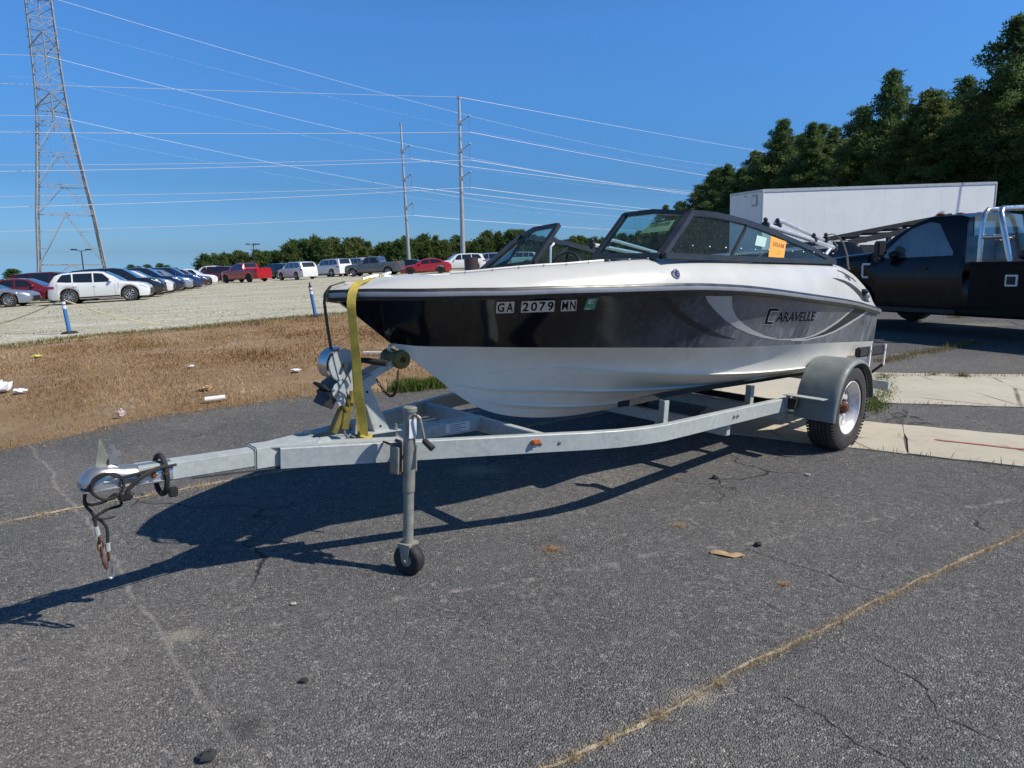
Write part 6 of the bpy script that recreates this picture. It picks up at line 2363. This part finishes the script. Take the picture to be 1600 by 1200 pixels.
# ------------------------------------------------------------------ steel poles and lattice tower
def monopole(x, y, zt, r0, r1, arms, label, lean):
    zb = Tz(x, y)
    p = empty('power_pole', (x, y, zb), 0, label, 'power pole', 'steel power poles')
    h = zt - zb
    mb = MB()
    n = 8
    mb.tube([(lean * k / n, 0, h * k / n) for k in range(n + 1)], [r0 + (r1 - r0) * k / n for k in range(n + 1)], 14)
    mb.lathe([(0, r1 * 1.5), (.3, r1 * 1.5), (.3, .0001)], (lean, 0, h - .3), (0, 0, 1), 12)
    mb.build('shaft', M['pole_steel'], p, 50)
    tips = []
    for k, (za, la) in enumerate(arms):
        zz = za - zb
        x0 = lean * zz / h
        mb = MB()
        mb.tube([(x0 - .35, 0, zz - .5), (x0, 0, zz - .45), (x0 + la, -.3, zz + .45)], [.10, .12, .07], 8)
        mb.ball((x0 + la, -.3, zz + .5), .16, 8, 6)
        mb.box((x0, 0, zz - .45), (.75, .6, .5))
        mb.build('arm', M['pole_steel'], p, 40)
        mb = MB()
        mb.tube([(x0 + la, -.3, zz + .4), (x0 + la, -.3, zz - 1.9)], .055, 6)
        mb.build('insulator', M['insul'], p, 40)
        tips.append((x + x0 + la, y - .3, zb + zz - 1.95))
    mb = MB()
    mb.box((lean, 0, h + .05), (.7, .2, .12))
    mb.build('cap_bracket', M['pole_steel'], p, 0)
    tips.append((x + lean, y, zt))
    return tips
# heights from the eye level of 1.5 m
tp2 = monopole(-8.0, 110, 25.3, .42, .20, [(23.0 - 1.0, 1.55), (18.6 - .8, 1.55), (14.2 - .6, 1.5)], 'taller steel power pole rising right of the other, above the silver crossover', -.30)
tp1 = monopole(-20.2, 132, 25.4, .36, .17, [(20.9, 1.5), (15.7, 1.5), (10.4, 1.5)], 'shorter looking steel power pole left of the taller one', -.9)
# lattice tower
tw = empty('lattice_tower', (-66.0, 100.5, Tz(-66.0, 100.5)), R(33.5), 'tall steel lattice transmission tower at the left edge of the sky', 'tower')
LV = [(0, 5.05), (3.2, 4.55), (10.6, 3.85), (14.6, 3.30), (19.0, 2.75), (23.2, 2.25), (25.8, 2.02), (28.2, 1.90), (30.6, 1.82), (32.6, 1.78), (34.8, 1.74), (37.0, 1.70), (39.2, 1.66), (41.4, 1.62), (44.5, 1.58)]
cnr = lambda z, w: [(w, w, z), (w, -w, z), (-w, -w, z), (-w, w, z)]
def tpart(a, b, w, name):
    mb = MB()
    mb.bar(a, b, w, w * .9)
    return mb.build(name, M['lattice'], tw, 0)
LV = [(z_, w_ * .90) for z_, w_ in LV]
for k in range(4):
    mb = MB()
    for (za, wa), (zb_, wb_) in zip(LV[:-1], LV[1:]):
        mb.bar(cnr(za, wa)[k], cnr(zb_, wb_)[k], .24 if za < 20 else .19, .22 if za < 20 else .17)
    mb.build('leg', M['lattice'], tw, 0)
def mid(a, b, t=.5):
    return tuple(a[i] + (b[i] - a[i]) * t for i in range(3))
for i in range(len(LV) - 1):
    A_, B_ = cnr(*LV[i]), cnr(*LV[i + 1])
    for k in range(4):
        k2 = (k + 1) % 4
        if LV[i][0] < 20:
            tpart(B_[k], B_[k2], .13, 'cross_strut')
            m_ = mid(B_[k], B_[k2])
            tpart(A_[k], m_, .09, 'brace')
            tpart(A_[k2], m_, .09, 'brace')
            for t in (.33, .66):
                tpart(mid(A_[k], B_[k], t), mid(A_[k], m_, t), .06, 'brace')
                tpart(mid(A_[k2], B_[k2], t), mid(A_[k2], m_, t), .06, 'brace')
        else:
            tpart(A_[k], B_[k2], .085, 'brace')
            tpart(A_[k2], B_[k], .085, 'brace')
            if i % 2 == 0:
                tpart(B_[k], B_[k2], .10, 'cross_strut')
# cross arms (seen nearly end on) with insulator strings
arm_tips = []
for z_, l_ in ((25.6, 5.2), (33.2, 5.0), (40.8, 4.8)):
    for sg in (-1, 1):
        w = 1.85
        tip = (0, sg * (w + l_), z_ + .6)
        for xx in (-w, w):
            tpart((xx, sg * w, z_ - .5), tip, .12, 'arm_chord')
            tpart((xx, sg * w, z_ + 1.9), tip, .10, 'arm_chord')
            tpart((xx, sg * w, z_ - .5), (-xx * .45, sg * (w + l_ * .55), z_ + .1), .07, 'arm_brace')
        mb = MB()
        mb.tube([(tip[0], tip[1], tip[2] - .1), (tip[0], tip[1], tip[2] - 3.0)], .10, 8)
        mb.build('insulator', M['insul'], tw, 40)
        cr_, sr_ = math.cos(R(33.5)), math.sin(R(33.5))
        arm_tips.append((-66.0 + tip[0] * cr_ - tip[1] * sr_, 100.5 + tip[0] * sr_ + tip[1] * cr_, Tz(-66.0, 100.5) + tip[2] - 3.0))
# wires
def wire(a, b, sag, r, label, m='wire'):
    pts = []
    for t in np.linspace(0, 1, 26):
        pts.append((a[0] + (b[0] - a[0]) * t, a[1] + (b[1] - a[1]) * t, a[2] + (b[2] - a[2]) * t - sag * 4 * t * (1 - t)))
    return free_tube(pts, r, 'power_line', M[m], label, 'power line', 5, 'overhead power lines')
lab_l = ['upper', 'middle', 'lower']
for tips, nm, yl, yr, lends, rends in (
        (tp2, 'taller steel pole', 73, 300, [(17.6, 1.5), (10.8, 1.5), (6.7, 2.2)], [(146, 26, 1.0), (146, 20, 1.5), (146, 15, 1.7)]),
        (tp1, 'shorter looking steel pole', 96, 320, [(15.3, 1.5), (10.3, 1.5), (3.8, 1.5)], [(155, 24, 1.6), (155, 17, 2.3), (155, 12, 2.6)])):
    for k in range(3):
        a = tips[k]
        wire(a, (-175, yl, lends[k][0]), lends[k][1], .040, f'{lab_l[k]} wire running left from the {nm}')
        wire(a, (rends[k][0], yr, rends[k][1]), rends[k][2], .048, f'{lab_l[k]} wire running right and away from the {nm}')
a = tp2[3]
wire(a, (-175, 80, 25.0), .6, .035, 'topmost wire running left from the tip of the taller steel pole')
wire(a, (146, 300, 39), .6, .040, 'topmost wire running right from the tip of the taller steel pole')
names_w = ['lower near', 'lower far', 'middle near', 'middle far', 'upper near', 'upper far']
for k, tip in enumerate(arm_tips):
    wire(tip, (150, 330 + 8 * (k % 2), 24 + 8 * (k // 2)), 10 - 1.5 * (k // 2), .028 if k % 2 == 0 else .009, f'{names_w[k]} wire sloping right from the lattice tower')
    if k < 4:
        wire(tip, (-220, 60, tip[2] + 1.0), 1.5, .026 if k % 2 == 0 else .009, f'{names_w[k]} wire leaving the picture left of the lattice tower')
# distant lamp posts in the lot
def lamp_post(x, y, h, heads, label):
    p = empty('lamp_post', (x, y, Tz(x, y)), 0, label, 'lamp post', 'lot lamp posts')
    mb = MB()
    mb.tube([(0, 0, 0), (0, 0, h)], [.09, .06], 8)
    mb.build('pole', M['steel_dark'], p, 50)
    for k in range(heads):
        t = math.pi * (1 + 2 * k / heads) if heads > 2 else math.pi * k
        e = (math.cos(t) * .9, math.sin(t) * .9, h + .12)
        mb = MB()
        mb.bar((0, 0, h - .1), e, .06, .06)
        mb.build('arm', M['steel_dark'], p, 0)
        mb = MB()
        mb.box(e, (.55, .4, .16))
        mb.build('lamp_head', M['steel_dark'], p, 0)
lamp_post(-53.2, 83, 4.6, 2, 'thin twin headed lamp post seen through the lattice tower base')
lamp_post(-41.5, 108, 5.6, 3, 'thin lamp post rising behind the red pickup')

# ------------------------------------------------------------------ trees
def m_needles():
    m, nt, b = mat('pine_needles')
    a = N(nt, 'ShaderNodeAttribute')
    a.attribute_name = 'tint'
    oi = N(nt, 'ShaderNodeObjectInfo')
    c = ramp(nt, a.outputs['Fac'], [(0., (.05, .088, .028)), (.5, (.10, .165, .05)), (.85, (.165, .225, .072)), (1., (.23, .28, .10))])
    c2 = mixc(nt, math_(nt, 'MULTIPLY', math_(nt, 'POWER', oi.outputs['Random'], 2.2), .75), c, (.15, .165, .045))
    nt.links.new(c2, b.inputs['Base Color'])
    b.inputs['Roughness'].default_value = .6
    b.inputs['Specular IOR Level'].default_value = .3
    out = nt.nodes['Material Output']
    tl = N(nt, 'ShaderNodeBsdfTranslucent')
    nt.links.new(c2, tl.inputs[0])
    mx = N(nt, 'ShaderNodeMixShader')
    mx.inputs[0].default_value = .42
    nt.links.new(b.outputs[0], mx.inputs[1])
    nt.links.new(tl.outputs[0], mx.inputs[2])
    nt.links.new(mx.outputs[0], out.inputs[0])
    return m
NEED = m_needles()
def crown_mesh(name, h, rad, base, nbranch, ncard, size, conic, seed, leaf=1.0):
    """foliage: limbs of uneven length carrying tufts; every tuft is a spray of small narrow cards"""
    g = np.random.default_rng(seed)
    V, tint = [], []
    limbs = []
    tufts = [(np.array([0, 0, h - .5]), .4)]
    bias = g.uniform(0, 2 * np.pi)
    for i in range(nbranch):
        f = ((i + g.uniform()) / nbranch) ** .9
        z = base + (h - base) * f
        prof = (1 - f ** (1.2 + 1.6 * (1 - conic))) ** .8 * min(1, .6 + 1.2 * f) + .07
        a = i * 2.4 + g.uniform(-.5, .5)
        rr = rad * prof * g.uniform(.45, 1.2) * (1 + .22 * np.cos(a - bias))
        if g.uniform() < .10:
            rr *= 1.25
        rise = g.uniform(.05, .40) * rr
        tip = np.array([np.cos(a) * rr, np.sin(a) * rr, z + rise])
        root = np.array([0, 0, z])
        limbs.append((tuple(root), tuple(tip)))
        k = max(2, int(2 + rr * 1.1))
        for j in range(k):
            t = .38 + .62 * (j + g.uniform(.2, .9)) / k
            p = root + (tip - root) * t + g.normal(0, .10 * rr + .05, 3) * np.array([1, 1, .6])
            tufts.append((p, g.uniform(.55, 1.05) * (.65 + .35 * prof)))
    for c, r_ in tufts:
        n = ncard
        d = g.normal(0, 1, (n, 3))
        d /= np.linalg.norm(d, axis=1)[:, None]
        p = c + d * (r_ * size * 1.55 * g.uniform(.15, 1, n)[:, None] ** .6) * np.array([1, 1, .7])
        t2 = d * .8 + g.normal(0, .5, (n, 3)) + np.array([0, 0, .25])
        t2 /= np.linalg.norm(t2, axis=1)[:, None]
        t1 = np.cross(t2, g.normal(0, 1, (n, 3)))
        t1 /= np.linalg.norm(t1, axis=1)[:, None] + 1e-9
        w = size * leaf * g.uniform(.07, .14, n)[:, None]
        l = size * leaf * g.uniform(.28, .6, n)[:, None]
        q = np.stack([p - t1 * w, p + t1 * w, p + t2 * l + t1 * w * .3, p + t2 * l - t1 * w * .3], 1)
        V.append(q.reshape(-1, 3))
        tv = np.clip(g.normal(.45, .17) + g.normal(0, .14, n), 0, 1)
        tint.append(np.repeat(tv, 4))
    V = np.concatenate(V)
    tint = np.concatenate(tint)
    n = len(V) // 4
    me = bpy.data.meshes.new(name)
    me.vertices.add(len(V))
    me.vertices.foreach_set('co', V.ravel())
    me.loops.add(len(V))
    me.loops.foreach_set('vertex_index', np.arange(len(V), dtype=np.int32))
    me.polygons.add(n)
    me.polygons.foreach_set('loop_start', np.arange(0, len(V), 4, dtype=np.int32))
    me.update(calc_edges=True)
    me.attributes.new('tint', 'FLOAT', 'POINT').data.foreach_set('value', tint.astype(np.float32))
    me.materials.append(NEED)
    return me, limbs[::3]
def trunk_mesh(name, h, r, limbs, seed):
    g = random.Random(seed)
    mb = MB()
    n = 7
    mb.tube([(g.uniform(-.12, .12) * (k > 0), g.uniform(-.12, .12) * (k > 0), h * .94 * k / n - (.3 if k == 0 else 0)) for k in range(n + 1)], [r * (1 - .86 * k / n) for k in range(n + 1)], 8)
    for a, b in limbs:
        mb.tube([a, mid(a, b, .5), b], [r * .22, r * .14, r * .05], 4, False)
    me = bpy.data.meshes.new(name)
    me.from_pydata(mb.v, [], mb.f)
    me.shade_smooth()
    me.materials.append(M['bark'])
    return me
KINDS = []
for k, (h, rad, base, nc, ncard, size, con) in enumerate([(22, 3.5, 7.0, 58, 74, .66, .75), (21, 4.0, 5.5, 64, 74, .70, .65), (19, 3.3, 4.0, 62, 74, .66, .9), (23, 3.8, 8.5, 54, 78, .68, .6), (20, 4.4, 3.0, 70, 72, .72, .8)]):
    cm, lb = crown_mesh('pine_crown', h, rad, base, nc, ncard, size, con, 11 + k)
    KINDS.append((cm, trunk_mesh('pine_trunk', h, .24, lb, k)))
FAR = []
for k, (h, rad, base, nc, ncard, size, con) in enumerate([(11, 2.7, 1.2, 40, 24, .8, .7), (12, 2.4, 1.5, 40, 24, .75, .9), (10, 3.3, .8, 44, 24, .85, .5)]):
    cm, lb = crown_mesh('tree_crown', h, rad, base, nc, ncard, size, con, 51 + k, 1.7)
    FAR.append((cm, trunk_mesh('tree_trunk', h, .16, lb, 20 + k)))
SHR = []
for k, (h, rad, base, nc, ncard, size, con) in enumerate([(5.5, 2.6, .3, 34, 34, .5, .4), (4.0, 2.2, .2, 30, 34, .45, .35)]):
    cm, lb = crown_mesh('shrub_crown', h, rad, base, nc, ncard, size, con, 71 + k, 1.4)
    SHR.append((cm, trunk_mesh('shrub_stem', h, .10, lb, 30 + k)))
def tree(kind, x, y, s, sz, label, group, name='pine_tree', cat='tree'):
    t = empty(name, (x, y, Tz(x, y)), random.uniform(0, 6.28), label, cat, group)
    t.scale = (s, s, sz)
    link('crown', kind[0], t)
    link('trunk', kind[1], t)
    return t
# dark pine wood: its edge runs away from the camera along x = 46
WOOD = 'dark pine wood behind the white box trailer'
def wood_label(x, y, row, sc_, kd):
    crown_ = ('even-crowned', 'broad', 'slim', 'high-crowned', 'low-skirted')[kd]
    u = 800 + 1029 * x / y
    where = 'at the right picture edge' if u > 1530 else 'above the right end of the box trailer' if u > 1430 else 'above the middle of the box trailer' if u > 1310 else 'above the left end of the box trailer' if u > 1190 else 'left of the box trailer' if u > 1110 else 'at its low far end'
    depth = ('front row', 'second row', 'back row')[row]
    size_ = 'tall' if sc_ > .86 else 'middling' if sc_ > .78 else 'short'
    return f'{size_} {crown_} pine, {depth} of the wood {where}'
k = 0
y = 37.
while y < 205:
    for row, (dx0, sp_) in enumerate(((0, 1.), (5.0, 1.), (10.5, 1.))):
        if row == 2 and y > 150:
            continue
        x = 46.5 + dx0 + random.uniform(-1.3, 1.3) + (.0 if y < 150 else (y - 150) * -.03)
        yy = y + random.uniform(-1.5, 1.5) + row * 1.7
        sc_ = random.uniform(.86, 1.14)
        hz_ = sc_ * random.uniform(.86, 1.10) * float(np.interp(y, [40, 56, 66, 78, 105, 130, 155, 185, 205], [.60, .66, .76, .80, .80, .88, .86, .68, .60]))
        tree(KINDS[(k * 7 + row * 3) % 5], x, yy, sc_ * 1.05, hz_, wood_label(x, yy, row, hz_, (k * 7 + row * 3) % 5), WOOD)
        k += 1
    y += 3.7 + max(0, y - 47) * .012
for i in range(46):
    y = 52 + i * 3.2
    tree(SHR[i % 2], 44.3 + random.uniform(-1.2, 1.8), y + random.uniform(-1, 1), random.uniform(.9, 1.3), random.uniform(.8, 1.3), 'leafy understorey shrub at the foot of the pines ' + ('beside the right picture edge' if y < 63 else 'behind the box trailer' if y < 110 else 'left of the box trailer'), 'understorey shrubs of the pine wood', 'shrub', 'shrub')
# far tree line behind the lot
LINE = 'far tree line beyond the lot'
def far_top(u):
    return float(np.interp(u, [150, 340, 400, 455, 470, 520, 560, 590, 620, 680, 730, 790, 810, 850, 890, 935, 1000, 1100], [1.4, 1.7, 2.4, 2.8, 5.4, 5.8, 5.2, 3.8, 5.4, 5.8, 5.7, 7.6, 7.0, 6.0, 5.6, 6.8, 7, 8]))
FEAT = [(390, 'the red pickup'), (470, 'the white three-row crossover'), (525, 'the large boxy white sport utility'), (592, 'the grey open-bed pickup'), (640, 'the foot of the shorter pole'), (672, 'the red sedan'), (720, 'the foot of the taller pole'), (762, 'the silver crossover'), (850, 'the far windscreen of the boat'), (930, 'the gap between the boat windscreens'), (1020, 'the near windscreen of the boat')]
def far_label(u, H, dep, i):
    f = min(FEAT, key=lambda q: abs(q[0] - u))[1]
    kind_ = ('dense', 'slender pointed', 'round spreading')[(i * 5 + dep) % 3]
    return f"{kind_} far tree, {'back' if dep else 'front'} of the line, above {f}"
i = 0
for dep in (0, 1):
    u = 345 if dep == 0 else 330
    while u < 1080:
        Y = 165 + dep * 14 + random.uniform(-5, 5)
        x = (u - 800) / 1029.4 * Y
        H = far_top(u) * random.uniform(.80, 1.10) * (1.06 if dep else .92) + (-1.0 - Tz(x, Y))
        kd = FAR[(i * 5 + dep) % 3]
        s = H / (11 if kd is FAR[0] else 12 if kd is FAR[1] else 10)
        lb = far_label(u, H, dep, i)
        tree(kd, x, Y, max(.55, min(1.2, s * 1.05)), s, lb, LINE, 'far_tree')
        u += random.uniform(9, 14) if dep == 0 else random.uniform(13, 19)
        i += 1
for u, Y, H in ((214, 230, 8.6), (224, 235, 8.2), (240, 228, 8.6), (258, 232, 9.2), (268, 230, 8.4), (32, 175, 5.2), (280, 236, 7.6)):
    x = (u - 800) / 1029.4 * Y
    tree(FAR[2], x, Y, .8, H / 10 * .85, 'tiny far tree on the skyline above the row of parked cars' if u > 100 else 'tiny far tree on the skyline at the left picture edge', 'far skyline trees', 'far_tree')

# ------------------------------------------------------------------ litter
def crumple(name, x, y, r, hgt, m, label, cat, seed, seg=14):
    g = random.Random(seed)
    mb = MB()
    mb.ball((0, 0, 0), 1, seg, 8)
    zt = Tz(x, y)
    sx1, sy1 = g.uniform(.7, 1.3), g.uniform(.6, 1.1)
    for i, v in enumerate(mb.v):
        k = 1 + g.uniform(-.32, .32)
        mb.v[i] = (x + v[0] * r * sx1 * k, y + v[1] * r * sy1 * k, zt + .02 + (v[2] * .5 + .5) * hgt * k)
    return tag(mb.build(name, m, None, 0), label, cat)
crumple('plastic_bag', -6.2, 7.84, .12, .13, M['plastic_clear'], 'crumpled clear white plastic bag on the dry grass at the left edge', 'bag', 1)
crumple('paper_scrap', -5.9, 7.72, .055, .05, M['paper'], 'white paper wad lying beside the plastic bag', 'litter', 2)
crumple('plastic_bag', -8.2, 11.25, .09, .04, M['plastic_yellow'], 'small yellow plastic scrap on the dry grass', 'bag', 3)
crumple('paper_scrap', -3.77, 6.17, .045, .07, M['paper_pink'], 'pinkish crumpled paper at the asphalt edge', 'litter', 4)
crumple('paper_scrap', -3.53, 7.42, .06, .04, M['leaf_brown'], 'tan crumpled wrapper on the dry grass above the white tube', 'litter', 5)
crumple('paper_scrap', -2.83, 8.5, .05, .035, M['paper'], 'white wad on the dry grass left of the winch', 'litter', 6)
crumple('paper_scrap', -4.55, 9.2, .05, .03, M['paper'], 'small pale scrap in the middle of the dry grass', 'litter', 7)
mb = MB()
mb.tube([(-3.21, 6.72, Tz(-3.2, 6.7) + .05), (-3.03, 6.80, Tz(-3.1, 6.8) + .055)], .028, 14)
tag(mb.build('cardboard_tube', M['paper'], None, 40), 'short white tube lying at the dry grass edge', 'tube')
mb = MB()
mb.box((-2.1, 9.9, Tz(-2.1, 9.9) + .05), (.30, .05, .02))
tag(mb.build('plastic_strip', M['paper'], None, 0), 'thin white strip on the dry grass behind the winch strap', 'litter')
# curled tan leaf-like bark strip on the asphalt
mb = MB()
rows = []
for i in range(14):
    t = i / 13
    x, y = 1.0 + .16 * t, 3.09 - .05 * t + .006 * math.sin(9 * t)
    w = .018 * math.sin(math.pi * (.1 + .85 * t)) + .004
    zc = Tz(x, y) + .014 + .012 * abs(math.sin(5 * t)) * (.3 + t * .4)
    rows.append([(x - .01 * math.sin(7 * t), y - w, zc), (x, y, zc + .009 + .005 * math.sin(11 * t)), (x + .012 * math.sin(6 * t), y + w, zc + .003)])
mb.loft(rows)
mb.loft([[(p[0], p[1], p[2] - .002) for p in r_] for r_ in rows])
tag(mb.build('bark_strip', M['leaf_brown'], None, 40), 'curled tan strip of bark on the open asphalt', 'bark')
def stone(x, y, r, label, seed, m='stone_dark', cat='stone'):
    g = random.Random(seed)
    mb = MB()
    mb.ball((0, 0, 0), 1, 9, 6)
    for i, v in enumerate(mb.v):
        k = 1 + g.uniform(-.22, .22)
        mb.v[i] = (x + v[0] * r * k * 1.3, y + v[1] * r * k, Tz(x, y) + .012 + max(0, v[2] * .6 + .45) * r * k)
    return tag(mb.build('stone', M[m], None, 0), label, cat)
stone(1.27, 3.17, .017, 'small black lump beside the tan bark strip', 1)
stone(-.74, 2.09, .012, 'small black chip on the open asphalt', 2)
stone(-.92, 1.73, .022, 'dark angular stone at the bottom of the picture', 3)
stone(1.36, 4.2, .02, 'small dark lump near the trailer wheel shadow', 4)
stone(-.95, 2.62, .010, 'small pale pebble left of centre on the asphalt', 5, 'grit')
stone(2.0, 4.25, .014, 'pale chip beside the trailer tyre', 6, 'grit')
# bits of dry straw gathered on the asphalt
def straw_clump(cx, cy, r, n, label, seed):
    g = random.Random(seed)
    mb = MB()
    for _ in range(n):
        a = g.uniform(0, 6.28)
        q = abs(g.gauss(0, r * .5))
        x, y = cx + math.cos(a) * q, cy + math.sin(a) * q * .7
        t = g.uniform(0, 6.28)
        l = g.uniform(.012, .035)
        z0 = Tz(x, y) + .013
        z1 = z0 + g.uniform(.002, .02)
        w = .0012
        mb.add([(x - w, y, z0), (x + w, y, z0), (x + math.cos(t) * l, y + math.sin(t) * l, z1)], [(0, 1, 2)])
    return tag(mb.build('straw_clump', M['straw_flat'], None, 0, recalc=False), label, 'straw', None, 'stuff')
M['straw_flat'] = pm('straw', (.36, .23, .11), .9, var=.3, scale=60)
straw_clump(.2, 3.13, .085, 260, 'small heap of reddish dry straw on the open asphalt', 1)
straw_clump(1.235, 2.76, .03, 90, 'tiny tuft of dry straw right of the centre', 2)
straw_clump(.93, 3.42, .06, 120, 'thin scatter of dry straw above the bark strip', 3)
straw_clump(1.1, 4.2, .03, 70, 'tiny tuft of dry straw near the trailer shadow', 4)
